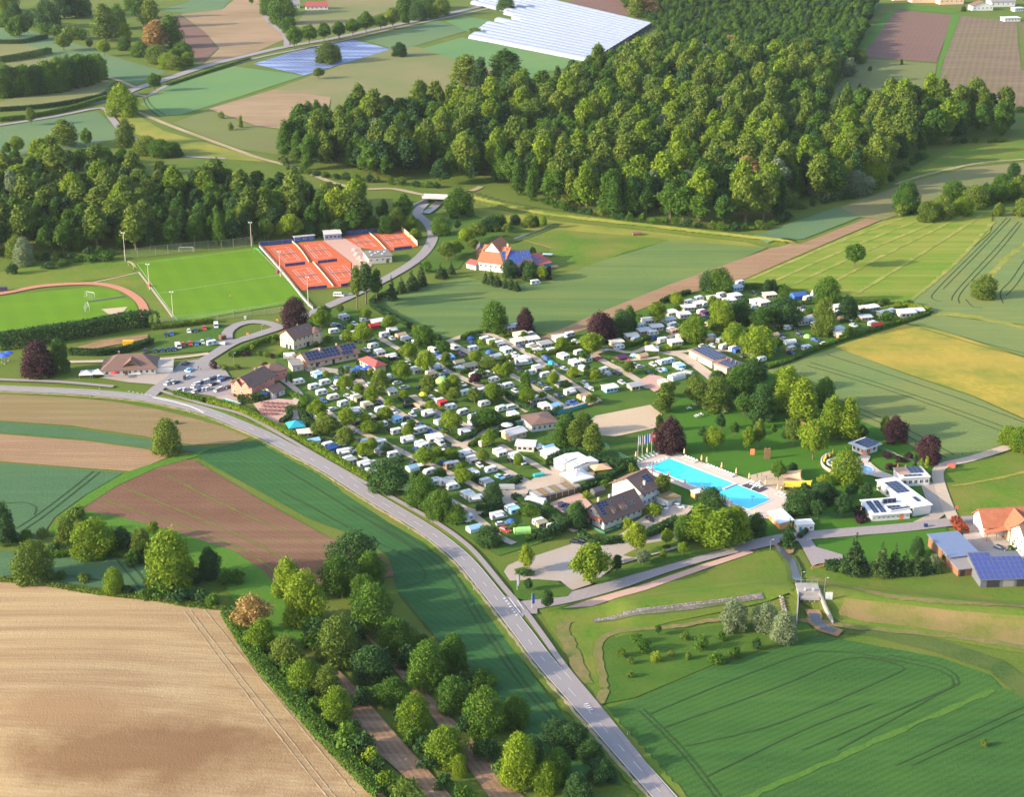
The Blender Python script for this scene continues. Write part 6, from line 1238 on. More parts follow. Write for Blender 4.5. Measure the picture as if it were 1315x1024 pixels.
CAMP = {
'A': '365 55 Awg;300 112 Kw;345 125 Kn;295 170 Cw;380 218 Cw;450 105 Kw;530 80 Cw;630 100 Sw;600 128 Hr;745 165 Mw;805 200 Ht;740 218 Ks;595 283 Cw;740 370 Mw;930 255 Cw;1055 315 Vw;1090 338 Kb;1170 365 Awl;1215 295 Vw;1265 340 Kp;1250 410 Ho;855 412 Ks;835 420 Kn;905 465 Awg;1035 493 Awt;1155 478 Ks;1120 545 De 0 1.5;1210 527 Kg;1160 597 Cc;1280 572 Kw;1300 645 Cw;155 498 Awl;225 565 Cw;140 598 Cw;320 533 Kb;290 600 Kg;200 642 Cw;210 698 Kb;285 680 Cc;365 728 Cw;280 763 Kw;400 665 Kw;460 678 Awo;455 630 Kg;540 733 Awo;460 788 Mw 20;560 832 Awo;480 868 Kk;290 895 Cs;110 805 Kk;165 833 Kw;440 938 Kw;730 628 Awc;835 594 Kw;830 695 Vk;860 738 Xk;935 738 Xt;930 770 Kw;1020 803 Mw;1090 828 Kn;1110 862 Hw;980 645 Dy;1045 673 Ks;1105 708 Awr;1190 755 Cs;1280 795 Cg;645 718 Kn;650 775 Cw;750 783 Kw;755 838 Awl;860 838 Kn;660 893 Cw;735 928 Kn;860 900 Cw;775 943 Cw;960 885 Kn;950 938 Mw;1030 933 Kb;1125 928 Kn;565 578 Ks;780 560 Kw',
'B': '555 145 Sst;620 128 Cw;645 200 Sc;725 192 Vw;625 250 Sc;735 235 Sw;830 272 Sg;945 225 Sw;1025 198 Cw;1070 243 Kw;650 278 Kn;265 217 Db;275 258 Kn;375 232 Cw;430 250 Cw;490 262 Awg;530 305 Aww;410 322 Db;460 362 Hw;565 365 Awc;670 412 Mw 20 1.3;265 443 Sot;300 607 Kw;315 675 Hq;445 545 Cc;555 590 Cw;610 622 Ks;370 728 Cc;775 450 Awg;835 508 Cs;965 355 Aww;1055 405 Aww;1095 335 Cw;1140 375 Aww;1130 460 Cw -56;1250 372 Kr;840 367 Kb;855 382 Kb;885 405 Dq;935 427 Kn;985 452 Ks;1070 505 Kk;1140 562 Ks;1175 600 Xw -56;945 568 Awg;1030 638 Mw;935 658 Kn;1060 708 Kb;1030 718 Kb;1130 668 Ht;1170 695 Cs;740 690 Awo;790 685 Cw;745 738 Kn;825 740 Awc;905 745 Hl;500 768 Cw;585 808 Aww;295 865 Hl;345 908 Kn;400 895 De;580 755 Vw;45 923 Kk;230 945 Mw;545 935 Pw 0 1.6;1290 470 Cs',
'Cc': '550 390 Sw;610 440 Sw;515 470 Sst;590 484 Cw;500 427 Cw;420 510 Sct;455 533 Cw;305 560 Sct;330 590 Cw;600 513 Kb;720 330 Sw;820 345 Sw;705 385 Ssw;735 423 Cw;865 244 Cw;940 260 Sw;990 263 Cw;855 290 Sw;960 318 Awp;990 346 Kn;1110 190 Cw;1210 200 Sw;1170 235 Sw;1225 135 Ssl;1255 98 Cw;1035 152 Kw;940 218 Cw;1050 218 Sw;755 555 Sw;665 538 Cw;700 524 Kn;820 515 Sct;580 620 Gw;340 675 Hp;385 672 Kr;445 648 Dl;505 658 Ht;975 573 Kw;1050 573 Ks;1030 515 Cw;1012 532 Ht;1110 540 Cw;1205 603 Awb;1265 618 Kk;1290 648 Kk;210 597 Ks;670 708 Cw;715 698 Cl;780 730 Awl;670 757 Dl;795 745 Kw;860 780 Xg;770 818 Uw 34 1.3;665 862 Awc;490 733 Ks;450 722 Ks;590 717 Kw;560 783 Kk;640 763 Kg;255 910 Swl;245 785 Dg;350 855 Ks;450 895 Sgo;305 783 Kk;1015 408 Hc;900 400 Kr;640 700 Ks',
'D': '145 143 Kk;240 163 Sct;160 205 Sw;195 213 Sw;140 243 Cw;355 181 Dl;430 172 Hb 20 1.5;520 170 Tw;445 247 Kw;465 238 Kk;675 188 Kr;680 243 Sw;830 255 Sc;905 245 Sws;870 222 Kk;985 283 Sw;1030 267 Cw;1060 252 Kn;1125 285 Sw 12 1.3;1200 267 Sw 12;760 313 Ks;720 308 Ht;790 353 Kw;860 310 Sst;910 346 Awt;945 357 Hr;450 335 Sg;370 373 Cw;405 375 Kk;440 412 Kn;490 423 De;540 447 Kb;340 443 Ks;310 417 Kb;270 424 Ht;375 463 Uw 20;430 482 Kn;380 514 Ct;385 533 Kn;485 505 Cs;600 470 Kw;680 388 Sw;705 418 Sct;280 493 Dq;120 554 Cw -56;190 580 Cw;60 523 Kk;80 553 Kn;490 183 Cc',
'E': '190 240 Sct;255 298 Hl;345 292 Kk;370 332 Cw;400 350 Hb;470 313 Kw;500 388 Mw 28;525 438 Awg;550 360 Kg;635 413 Kw;605 287 Kk;665 305 Cw;770 372 Awo;870 405 Cw;655 480 Mw;700 528 Aww;730 463 Kw;945 592 Kn;960 660 Cw -10;985 290 Mw;1075 318 Aww;1180 278 Sw;1225 308 Vw;1050 358 Kb;1025 463 Kk;1015 503 Hl;1085 500 Pw;1145 538 Cw;1190 610 Cw;1280 615 Mw;1255 463 Kb;1300 485 Ct;1230 393 Cw',
'Ff': '15 155 Cw;25 188 Vw;230 278 Mw;275 315 Awg;335 358 Kw;140 362 Ct;265 420 Aww;420 402 Cw;380 488 Awg;490 448 Kl;550 442 Ks;375 198 Cc;480 258 Aww;600 293 Cw;645 330 Mw -56;580 328 Kk;690 222 Sw -8 1.25;790 225 Gw 34 0.65;860 233 Hl;875 280 Sw 34 1.1;790 437 Xq 20;545 537 Xg 0 1.4;765 650 Xs -20 1.8;975 664 Kn;1015 718 Kn;110 496 Mw 28;130 533 Cw 28;10 498 Cw;235 582 Aww;315 625 Mw 15;220 785 Kw 10;235 775 Cs;290 850 Hl;575 695 Awl;480 758 Mw 28;505 808 Ks 20;530 855 Kr -40;575 790 Db;660 865 Ue 10 1.05;790 800 Awo;905 840 Cw 25;1240 560 Hd;1150 527 Pw 0 .6;1075 948 Kk -20;1130 943 Kk -20;1080 490 Gw 30 1.5;705 640 Xs 60',
'O': '780 702 Kk;805 696 Kb;888 685 Kw;920 681 Kn;960 671 Kr;1015 661 Vw;685 778 Kk;728 778 Kn;762 775 Kn;792 771 Kn;818 768 Kn;838 758 Vw;860 748 Kr;893 743 Kr;925 743 Kb;952 736 Ks;980 730 Kb;997 745 Cs;1040 743 Xs;755 860 Kw 5;700 872 Vw 5;640 884 Xw 5;875 837 Kk;887 870 Kl;870 905 Kk;',
'CL': '110 488 Ks;135 470 Kn;155 475 Ks;170 480 Kk;210 545 Ks;250 540 Ks;285 375 Kl;275 435 Ks;345 495 Ks;375 488 Kw;400 480 Kn;425 470 Kw;450 462 Kw;480 450 Kn;510 440 Kn;540 435 Ks;345 555 Ks;380 545 Kn;410 540 Ks;440 535 Ks;335 515 Kw;490 495 Kk;560 460 Kb;600 445 Kk;620 520 Kk;1140 270 Mw 10;1210 485 Cc 30;560 530 Ks;530 545 Kg;255 320 Kk;45 360 Kw 5',
'K': '665 405 Kw -15;580 412 Kw -60;0 0 Kk;18 400 Kn;40 435 Kn;505 480 Kk',
'Mm': '515 550 Cs 20;620 458 Xt 20',
'Nn': '637 618 Vw -5',
'L': '1180 730 Kn',
'T2': '555 28 Kk 25',
}
CROPS['CL'] = (200, 420, 6.575)
ITEMS = []
_pr = {}
HD = {'C': 34, 'A': 34, 'M': 34, 'S': 24, 'H': 34, 'U': 34}
def place(cr, x, y, code, hd=None, sc=1.0, lbl=None):
    p = G(*at(cr, x, y)); t = code[0]; key = code
    rest = code[1:]; c = rest[0]; awn = rest[1] if len(rest) > 1 else None
    if t == 'C' and awn: t = 'A'
    if hd is None:
        if t in 'KV': hd = {'O': -75, 'CL': 55}.get(cr, random.choice([-56, -56, 34, -50])) + random.uniform(-8, 8)
        else: hd = HD.get(t, random.uniform(0, 360)) + random.choice([0, 0, 0, 180]) * (t in 'CM') + random.uniform(-9, 9)
    z = hgt(p.x, p.y) + 0.05
    sc *= {'C': 0.87, 'A': 0.82, 'S': 0.80, 'M': 0.88, 'K': 0.95}.get(t, 1.0)
    if key not in _pr:
        o = _pr[key] = MAKE[t](c, awn); o.location = (p.x, p.y, z); o.rotation_euler.z = R(hd); o.scale = (sc, sc, sc)
    else: o = dup(_pr[key], (p.x, p.y, z), R(hd), None, (sc, sc, sc))
    o['group'] = GRP[t]
    d = PAL[c][0] + ' ' + NOUN[t]
    if t == 'S': d = PAL[c][0] + ' roofed static caravan' + (f', {PAL[awn][0]} porch' if awn else '')
    if t == 'A': d += f' with {PAL[awn][0]} awning'
    if t in 'UHGDX' and sc > 1.2: d = 'big ' + d
    ITEMS.append((o, d, o.location.copy()))
    return o
for cr, rows in CAMP.items():
    for row in rows.split(';'):
        q = row.split()
        if len(q) < 3 or (q[0] == '0' and q[1] == '0'): continue
        place(cr, float(q[0]), float(q[1]), q[2], float(q[3]) if len(q) > 3 else None, float(q[4]) if len(q) > 4 else 1.0)

# young trees and shrubs standing between the pitches
taken = [P2(q[2]) for q in ITEMS] + [P2(q[2]) for q in TREES]
LOW = '395,412 440,402 490,412 560,442 640,428 700,442 752,462 752,512 700,532 618,560 690,590 698,606 640,636 560,632 480,598 402,552 402,502 452,482'
UP = '795,442 860,392 940,368 1000,388 1100,396 1180,402 1080,438 985,466 900,442 840,438'
for o in list(C.objects):                                            # keep clear of the buildings' footprints
    if o.type == 'EMPTY' and 'L' in o.keys():
        ca, sa = math.cos(o.rotation_euler.z), math.sin(o.rotation_euler.z)
        taken += [Vector((o.location.x + ca * u - sa * v, o.location.y + sa * u + ca * v)) for u in np.arange(-1, o['L'] + 2, 3.0) for v in np.arange(-1, 13, 3.0)]
CROPS['G0'] = (0, 0, 1)
def fill(s, d, n, codes):
    k = 0
    for x, y in scatter(s, d):
        v = Vector((x, y)); dl = min((v - q).length for q in LANEPTS)
        if k >= n or not 3.0 < dl < 12 or any((v - q).length_squared < 20 for q in taken): continue
        k += 1; taken.append(v); o = place('G0', 657.5, 512, random.choice(codes)); o.location = (x, y, 0.05); ITEMS[-1] = (o, ITEMS[-1][1], o.location.copy())
def between(s, d, n, kinds):
    k = 0
    for x, y in scatter(s, d):
        v = Vector((x, y))
        if k >= n or any((v - q).length_squared < 11 for q in taken) or any((v - q).length_squared < 7 for q in LANEPTS): continue
        k += 1; shp, leaf, h, w = random.choice(kinds); f = random.uniform(0.8, 1.2)
        taken.append(v); tree((x, y, 0.05), h * f, w * f, shp, leaf)
KS = [('round', 'y', 6.5, 6), ('small', 'y', 5, 4.5), ('round', 'br', 6, 5), ('round', 'ol', 6, 5.5), ('shrub', 'd', 1.8, 3.5), ('shrub', 'g', 1.5, 3), ('small', 'g', 5, 4.5)]
fill(LOW, 4.6, 95, ['Cw', 'Cw', 'Awg', 'Mw', 'Awo', 'Kn', 'Ks', 'Kk', 'Cc', 'Kw', 'Aww']); fill(UP, 5.0, 30, ['Cw', 'Awt', 'Kn', 'Ks', 'Kk', 'Awg'])
between(LOW, 6.0, 55, KS); between(UP, 7.0, 22, KS)

# ------------------------------------------------------------------ named single things
def big_tent(p1, p2, depth, h, label):
    a, b = G(*p1), G(*p2); rz = math.atan2(b.y - a.y, b.x - a.x); L = (P2(b) - P2(a)).length
    o = thing('hall_tent', label, 'tent', (a.x, a.y, 0.3), rz); w = plain((0.80, 0.80, 0.79), 0.5)
    mb = MB(); mb.box(0, L, 0, depth, -0.3, h); mb.obj('tent_wall', w, o); mb = MB(); mb.prism_x([(-0.1, h), (depth / 2, h + 0.7), (depth + 0.1, h), (depth + 0.1, h + 0.08), (depth / 2, h + 0.8), (-0.1, h + 0.08)], -0.1, L + 0.1); mb.obj('tent_roof', w, o)
    for x in (L * 0.4, L * 0.7): mb = MB(); mb.box(x, x + 0.8, depth * 0.2, depth * 0.2 + 0.7, h + 0.32, h + 0.5); mb.obj('roof_vent', DARK, o)
    mb = MB(); mb.box(L * 0.3, L * 0.3 + 1.4, -0.04, 0, 0, 2.1); mb.obj('door', plain((0.6, 0.6, 0.62), 0.5), o)
big_tent((711, 601), (722, 607), 11, 3.2, 'left white hall tent at the back of the gravel yard')
big_tent((726, 605), (736, 611), 11, 2.9, 'white hall tent next to the bicycle stand and tan gazebo')
def teal_pavilion():
    p = G(380, 553); o = thing('teal_pavilion', 'teal pyramid roofed garden pavilion beside the cycle path hedge', 'pavilion', p, R(20))
    mb = MB(); mb.add([(-3.3, -3.3, 2.4), (3.3, -3.3, 2.4), (3.3, 3.3, 2.4), (-3.3, 3.3, 2.4), (0, 0, 4.3), (-3.3, -3.3, 2.25), (3.3, -3.3, 2.25), (3.3, 3.3, 2.25), (-3.3, 3.3, 2.25)], [(0, 1, 4), (1, 2, 4), (2, 3, 4), (3, 0, 4), (5, 6, 1, 0), (6, 7, 2, 1), (7, 8, 3, 2), (8, 5, 0, 3), (8, 7, 6, 5)]); mb.obj('canopy', plain((0.02, 0.33, 0.44), 0.6), o)
    for x in (-3, 3):
        for y in (-3, 3): mb = MB(); mb.box(x - .08, x + .08, y - .08, y + .08, 0, 2.3); mb.obj('post', WOOD, o)
    for i in range(2): mb = MB(); mb.box(-2 + 2.4 * i, -0.4 + 2.4 * i, -0.5, 0.5, 0.7, 0.76); mb.box(-1.5 + 2.4 * i, -1.3 + 2.4 * i, -0.1, 0.1, 0, 0.7); mb.obj('table', WOOD, o)
teal_pavilion()
def gazebo():
    p = G(771, 608); o = thing('gazebo', 'tan gazebo roof behind the white pagoda tent', 'gazebo', p, R(20)); mb = MB()
    mb.add([(-3.6, -2.8, 2.5), (3.6, -2.8, 2.3), (3.6, 2.8, 2.5), (-3.6, 2.8, 2.4), (-0.6, 0.2, 3.6), (0.6, 0.2, 3.6)], [(0, 1, 5, 4), (1, 2, 5), (2, 3, 4, 5), (3, 0, 4), (3, 2, 1, 0)]); mb.obj('canopy', plain((0.62, 0.36, 0.20), 0.8), o)
    for x in (-3.4, 3.4):
        for y in (-2.6, 2.6): mb = MB(); mb.box(x - .08, x + .08, y - .08, y + .08, 0, 2.45); mb.obj('post', WOOD, o)
gazebo()
# white festival tents and parasol by the inn
for k, (px, py) in enumerate(((112, 484), (126.5, 483))):
    o = dup(_pr['Gw'], G(px, py), R(4), ['white marquee tent farther from the inn wall', 'white marquee tent right beside the inn wall'][k], (0.95, 0.95, 0.8)); o['group'] = 'marquees beside the inn'
def parasol(px, py, c, lab, s=1.0, grp=None, closed=False):
    key = ('P', c, closed)
    if key not in _pr:
        if closed:
            o = thing('closed_parasol', None, 'parasol', (0, 0, -500)); mb = MB(); mb.rev([(0.16, 1.0), (0.30, 1.2), (0.22, 2.2), (0.05, 2.9)], 8); mb.obj('canopy', c, o)
            mb = MB(); mb.tube((0, 0, 0), (0, 0, 2.95), 0.03, 0.03, 5); mb.obj('pole', STEEL, o); mb = MB(); mb.rev([(0.35, 0), (0.35, 0.1), (0.1, 0.14)], 8); mb.obj('base', CONC, o); _pr[key] = o
        else:
            o = proto_parasol('w'); next(ch for ch in o.children if ch.name.startswith('canopy')).data.materials[0] = c; _pr[key] = o
        o.location = G(px, py); o['label'] = lab
        if grp: o['group'] = grp
        o.scale = (s, s, s); return o
    o = dup(_pr[key], G(px, py), 0, lab, (s, s, s))
    if grp: o['group'] = grp
    return o
PB = plain((0.03, 0.10, 0.48), 0.7); PO = plain((0.80, 0.24, 0.10), 0.8); PY = plain((0.80, 0.52, 0.04), 0.8); PRD = plain((0.5, 0.04, 0.04), 0.8); PPC = plain((0.80, 0.45, 0.26), 0.8)
for k, (x, y) in enumerate(((485, 448), (525, 462), (395, 450), (450, 470), (560, 445))):
    parasol(380 + x / 5.977, 400 + (y + 20) / 5.977, PB, f'bright blue parasol on the kiosk terrace, {["first", "second", "third", "fourth", "fifth"][k]} counted from the red roof', 1.15, 'blue parasols of the kiosk terrace')
parasol(340, 513, PB, 'blue parasol beside the pink house wall and white annex', 1.2)
for k, (x, y) in enumerate(((10, 812), (40, 805), (22, 818))): parasol(x / 3.657, 240 + (y + 14) / 3.657, PB, f'blue terrace parasol at the field edge, {["farther", "nearer", "middle"][k]} one toward the copper beech', 1.7, 'blue parasols beyond the copper beech')
parasol(148, 487, PRD, 'red parasol in front of the brown roofed inn', 1.3)
# ---- swimming pool
def swimming_pool():
    P1, P2_, P3, P4 = P2(G(859, 590)), P2(G(832, 602)), P2(G(964, 655)), P2(G(992, 640.5))
    u = (P3 - P2_).normalized(); L = (P3 - P2_).length; v = Vector((-u.y, u.x)); Wd = (P1 - P2_).dot(v); Wd = max(11.0, Wd)
    o = thing('swimming_pool', 'long turquoise swimming pool with lane lines and white divider', 'swimming pool', (P2_.x, P2_.y, 0.42), math.atan2(u.y, u.x))
    wat, t, b = nt('pool_water'); b.inputs['Base Color'].default_value = (0.03, 0.58, 0.82, 1); b.inputs['Roughness'].default_value = 0.08
    tc = N(t, 'ShaderNodeTexCoord'); f = noise(t, tc.outputs['Object'], 0.12, 2); t.links.new(mix(t, f, (0.04, 0.62, 0.78), (0.09, 0.76, 0.86)), b.inputs['Base Color'])
    bp = N(t, 'ShaderNodeBump'); bp.inputs['Strength'].default_value = 0.08; t.links.new(noise(t, tc.outputs['Object'], 2.5, 2), bp.inputs['Height']); t.links.new(bp.outputs[0], b.inputs['Normal'])
    mb = MB(); mb.add([(0, 0, 0.1), (L * 0.82, 0, 0.1), (L * 0.82 + 2, -1.2, 0.1), (L, -1.2, 0.1), (L, Wd - 1.5, 0.1), (L - 2.5, Wd - 1.5, 0.1), (L - 2.5, Wd, 0.1), (0, Wd, 0.1)], [tuple(range(8))]); mb.obj('water', wat, o)
    e = MB(); k = 0.5
    e.box(-k, L * 0.82, -k, 0, 0, 0.18); e.box(-k, 0, 0, Wd, 0, 0.18); e.box(-k, L - 2.5, Wd, Wd + k, 0, 0.18); e.box(L, L + k, -1.7, Wd - 1.0, 0, 0.18); e.box(L * 0.82 + 2, L, -1.7, -1.2, 0, 0.18); e.obj('edge', plain((0.72, 0.74, 0.75), 0.5), o)
    for i in range(1, 6):
        mb = MB(); y = Wd * i / 6; mb.box(0.3, L * 0.62, y - 0.13, y + 0.13, 0.102, 0.115); mb.obj('lane_line', plain((0.02, 0.30, 0.55), 0.4), o)
    mb = MB(); mb.box(L * 0.64, L * 0.66, Wd * 0.42, Wd, 0.05, 0.5); mb.obj('divider', WHITE, o)
    mb = MB(); mb.box(L * 0.635, L * 0.665, 0, Wd * 0.4, 0.103, 0.112); mb.obj('float_line', plain((0.02, 0.30, 0.55), 0.4), o)
    for i in range(6): mb = MB(); mb.box(-1.3, -0.6, Wd * (i + 0.5) / 6 - 0.3, Wd * (i + 0.5) / 6 + 0.3, 0.1, 0.7); mb.obj('starting_block', WHITE, o)
    for i in (0.2, 0.5, 0.8):
        mb = MB()
        for dy in (-0.3, 0.3): mb.tube((L * i + dy, -0.5, 0.1), (L * i + dy, -0.5, 0.9), 0.03, 0.03, 5); mb.tube((L * i + dy, -0.5, 0.9), (L * i + dy, 0.3, 0.15), 0.03, 0.03, 5)
        mb.obj('ladder', STEEL, o)
    mb = MB(); mb.tube((L * 0.93, Wd * 0.4, 0.1), (L * 0.93, Wd * 0.4, 1.9), 0.09, 0.09, 6); mb.rev([(0.0, 1.9), (0.9, 2.0), (0.5, 2.25), (0.05, 2.35)], 10, c=(L * 0.93, Wd * 0.4)); mb.obj('water_mushroom', plain((0.1, 0.45, 0.6), 0.4), o)
    return o, u, v, L, Wd, P2_
layer(4); drape('pool_deck', poly('845,583 866,582 1006,634 1018,655 998,668 975,668 960,662 823,606 817,597'), M['deck'], 5)
pool, pu, pv, pL, pW, p0 = swimming_pool()
def pw(x, y): q = p0 + pu * x + pv * y; return q
def proto_lounger():
    o = thing('sun_lounger', None, 'sun lounger', (0, 0, -500)); mb = MB(); mb.box(-0.95, 0.35, -0.33, 0.33, 0.32, 0.38); mb.obj('seat', WHITE, o)
    mb = MB(); mb.add([(0.35, -0.33, 0.32), (1.0, -0.33, 0.75), (1.0, 0.33, 0.75), (0.35, 0.33, 0.32), (0.35, -0.33, 0.38), (0.98, -0.33, 0.81), (0.98, 0.33, 0.81), (0.35, 0.33, 0.38)], [(3, 2, 1, 0), (4, 5, 6, 7), (0, 1, 5, 4), (1, 2, 6, 5), (2, 3, 7, 6), (3, 0, 4, 7)]); mb.obj('backrest', WHITE, o)
    for x in (-0.85, 0.3):
        for y in (-0.3, 0.3): mb = MB(); mb.box(x - .03, x + .03, y - .03, y + .03, 0, 0.32); mb.obj('leg', WHITE, o)
    return o
lg = proto_lounger(); first = True; az = math.atan2(pu.y, pu.x)
ORD = ['first', 'second', 'third', 'fourth', 'fifth', 'sixth', 'seventh', 'eighth', 'ninth', 'tenth', 'eleventh', 'twelfth']
def lounge(q, rz, lab):
    global first
    if first: lg.location = (q.x, q.y, 0.5); lg.rotation_euler.z = rz; lg['label'] = lab; o = lg; first = False
    else: o = dup(lg, (q.x, q.y, 0.5), rz, lab)
    o.scale = (1.15, 1.3, 1.1); o['group'] = 'white sun loungers round the pool'; return o
for gi_, (x0, n, nm) in enumerate(((3.0, 5, 'far end'), (14, 10, 'middle'), (34, 5, 'divider'), (47, 6, 'slide side'))):
    for k in range(n):
        if x0 + 1.3 * k < pL + 3: lounge(pw(x0 + 1.35 * k, pW + 4.0), az + math.pi / 2 + random.uniform(-.08, .08), f'white sun lounger, {ORD[k]} of the {nm} lawn row beside pool')
for k in range(8): lounge(pw(-6.5, 1.0 + 2.0 * k), az + math.pi + random.uniform(-.08, .08), f'white sun lounger, {ORD[k]} from the pool wall in the row by the flags')
for k in range(6): lounge(pw(pL - 3 + 1.3 * k, -5.5), az - math.pi / 2, f'white sun lounger, {ORD[k]} in the row before the blue roofed hut')
for k, (x, y) in enumerate(((2, pW + 5.2), (10.5, pW + 5.2), (13, pW + 5.2), (20, pW + 5.4), (27, pW + 5.2), (33, pW + 5.2), (40.5, pW + 5.2), (46, pW + 5.2), (-8, 2), (-8, 8), (-8, 14), (-7.6, 17), (pL - 4, -6.5), (pL + 2, -6.7), (pL + 6, -5))):
    q = pw(x, y); o = parasol(0, 512, PPC, f'closed orange parasol on the pool deck, {(ORD + ["thirteenth", "fourteenth", "fifteenth"])[k]} going round from the copper beech', 1.15, 'closed orange parasols round the pool', True); o.location = (q.x, q.y, 0.48)
def pool_wall():
    o = thing('pool_wall', 'grey panelled pool wall along the near side with orange posts', 'wall', (p0.x, p0.y, 0), az); L = pL * 0.85
    for k in range(int(L / 2.5)):
        mb = MB(); mb.box(2.5 * k, 2.5 * k + 2.42, -3.3, -3.15, 0, 1.5); mb.obj('panel', plain((0.50, 0.46, 0.47), 0.7), o)
        mb = MB(); mb.box(2.5 * k - 0.08, 2.5 * k, -3.33, -3.12, 0, 1.7); mb.obj('post', STEEL, o)
    for k in range(5):
        q = pw(4 + 8 * k, -2.2); pp = parasol(0, 512, PO, f'closed orange parasol by the grey pool wall, {ORD[k]} from the red board', 1, 'closed orange parasols by the grey wall', True); pp.location = (q.x, q.y, 0.45)
pool_wall()
def board(name, px, py, w, h, z, mat, lab, cat='sign', rz=0.0, post=True):
    p = G(px, py); o = thing(name, lab, cat, p, rz); mb = MB(); mb.box(-w / 2, w / 2, -0.04, 0.04, z, z + h); mb.obj('panel', mat, o)
    if post:
        for x in (-w / 2 + 0.1, w / 2 - 0.1): mb = MB(); mb.tube((x, 0.06, 0), (x, 0.06, z + h), 0.04, 0.04, 5); mb.obj('post', STEEL, o)
    return o
board('pool_sign', 828, 612, 1.8, 2.2, 0.8, PO, 'orange red board at the corner of the pool wall')
board('pool_sign', 966, 585, 1.6, 2.4, 0.2, PO, 'orange cylinder shaped board on the pool lawn'); board('pool_sign', 1031, 549, 1.4, 2, 0.2, PO, 'small orange board on the lawn among tall poplars')
board('info_board', 1064, 773, 2.2, 2.6, 0.4, WHITE, 'blank white info board beside the concrete sluice'); board('road_sign', 1228, 659, 1.0, 1.0, 1.6, plain((0.6, 0.1, 0.08), 0.5), 'small round red road sign at the meadow edge', 'road sign')
for px, py, c, lab in ((356, 417, PO, 'small red and white sign by the ring road beside copper beech'), (318, 435, PO, 'small red sign on the ring road grass island')): board('road_sign', px, py, 0.9, 0.9, 1.8, c, lab, 'road sign')
# flags
def flag(px, py, stripes, lab, horiz=False, cross=False, h=9.0, fw=1.5, fh=3.6):
    p = G(px, py); o = thing('flag_pole', lab, 'flag', p, 0.25); mb = MB(); mb.tube((0, 0, 0), (0, 0, h), 0.07, 0.04, 6); mb.obj('pole', WHITE, o)
    n = len(stripes)
    for k, c in enumerate(stripes):
        mb = MB(); m = 5
        for j in range(m):
            z1, z0 = h - 0.2 - fh * j / m, h - 0.2 - fh * (j + 1) / m
            x0, x1 = 0.06 + fw * k / n, 0.06 + fw * (k + 1) / n
            if horiz: pass
            y0, y1 = 0.10 * math.sin(j * 1.3), 0.10 * math.sin((j + 1) * 1.3)
            mb.add([(x0, y1, z0), (x1, y1, z0), (x1, y0, z1), (x0, y0, z1), (x0, y1 + .02, z0), (x1, y1 + .02, z0), (x1, y0 + .02, z1), (x0, y0 + .02, z1)], [(0, 1, 2, 3), (7, 6, 5, 4), (0, 3, 7, 4), (1, 5, 6, 2)])
        mb.obj('flag_stripe', plain(c, 0.8), o)
    if cross:
        mb = MB(); cz = h - 0.2 - fh * 0.4; mb.box(0.3, 1.26, -0.16, -0.13, cz - 0.15, cz + 0.15); mb.box(0.63, 0.93, -0.16, -0.13, cz - 0.48, cz - 0.15); mb.box(0.63, 0.93, -0.16, -0.13, cz + 0.15, cz + 0.48); mb.obj('white_cross', WHITE, o)
RD, BL, WT = (0.55, 0.03, 0.03), (0.02, 0.08, 0.42), (0.8, 0.8, 0.8)
flag(819, 589, [WT, RD, WT], 'white and red hanging flag on pole, outermost by the pool', fw=0.9); flag(824.5, 588, [RD, WT, BL], 'red white and blue hanging flag beside the tricolour'); flag(831, 586, [BL, WT, RD], 'blue white and red tricolour flag on pole by the pool'); flag(836.5, 584, [RD], 'red flag with white cross on pole by the pool', cross=True)
flag(664, 760, [WT, WT, RD], 'white banner flag with red edge at the road junction', h=6, fw=0.9, fh=4); flag(683, 783, [BL], 'blue banner flag on pole at the access road corner', h=5.5, fw=0.8, fh=3.5)
# sun sails and playground
def sail(px, py, w, d, z, mat, lab):
    p = G(px, py); o = thing('sun_sail', lab, 'sun sail', p, R(-8)); n = 8; vs = []; fs = []
    for i in range(n + 1):
        for j in range(n + 1):
            u, v = i / n * 2 - 1, j / n * 2 - 1; k = 1 - 0.12 * (1 - u * u) ; k2 = 1 - 0.12 * (1 - v * v)
            vs.append((u * w / 2 * k2, v * d / 2 * k, z + 0.5 * u * v - 0.3 * (1 - u * u) * (1 - v * v)))
    fs = [(i * (n + 1) + j, (i + 1) * (n + 1) + j, (i + 1) * (n + 1) + j + 1, i * (n + 1) + j + 1) for i in range(n) for j in range(n)]
    mb = MB(); mb.add(vs, fs); mb.add([(a, b, c + 0.03) for a, b, c in vs], [f[::-1] for f in fs]); mb.obj('sail_cloth', mat, o)
    for u in (-1, 1):
        for v in (-1, 1): mb = MB(); mb.tube((u * w / 2, v * d / 2, 0), (u * w / 2, v * d / 2, z + 0.9), 0.07, 0.05, 6); mb.obj('mast', STEEL, o)
drape('playground', poly('963,612 990,606 1010,606 1040,622 1040,634 1015,640 990,628 965,622'), M['sand'], 5)
sail(1015, 621, 7.5, 7.5, 3.4, plain((0.78, 0.46, 0.26), 0.8), 'peach sun sail over the playground'); sail(1024, 633, 10, 7, 3.0, plain((0.80, 0.56, 0.03), 0.8), 'yellow sun sail over the playground')
def slide():
    p = G(969, 628); o = thing('water_slide_basin', 'dark paddling basin with white slide beside the pool', 'basin', (p.x, p.y, 0.46), az); mb = MB(); mb.box(-4, 4, -2.6, 2.6, 0, 0.16); mb.obj('basin', plain((0.05, 0.035, 0.05), 0.4), o)
    mb = MB(); mb.tube((0.3, -2.4, 0.2), (0.8, 1.8, 2.3), 0.28, 0.28, 6); mb.box(0.5, 1.1, 1.7, 2.3, 0.1, 2.4); mb.obj('slide', WHITE, o)
slide()
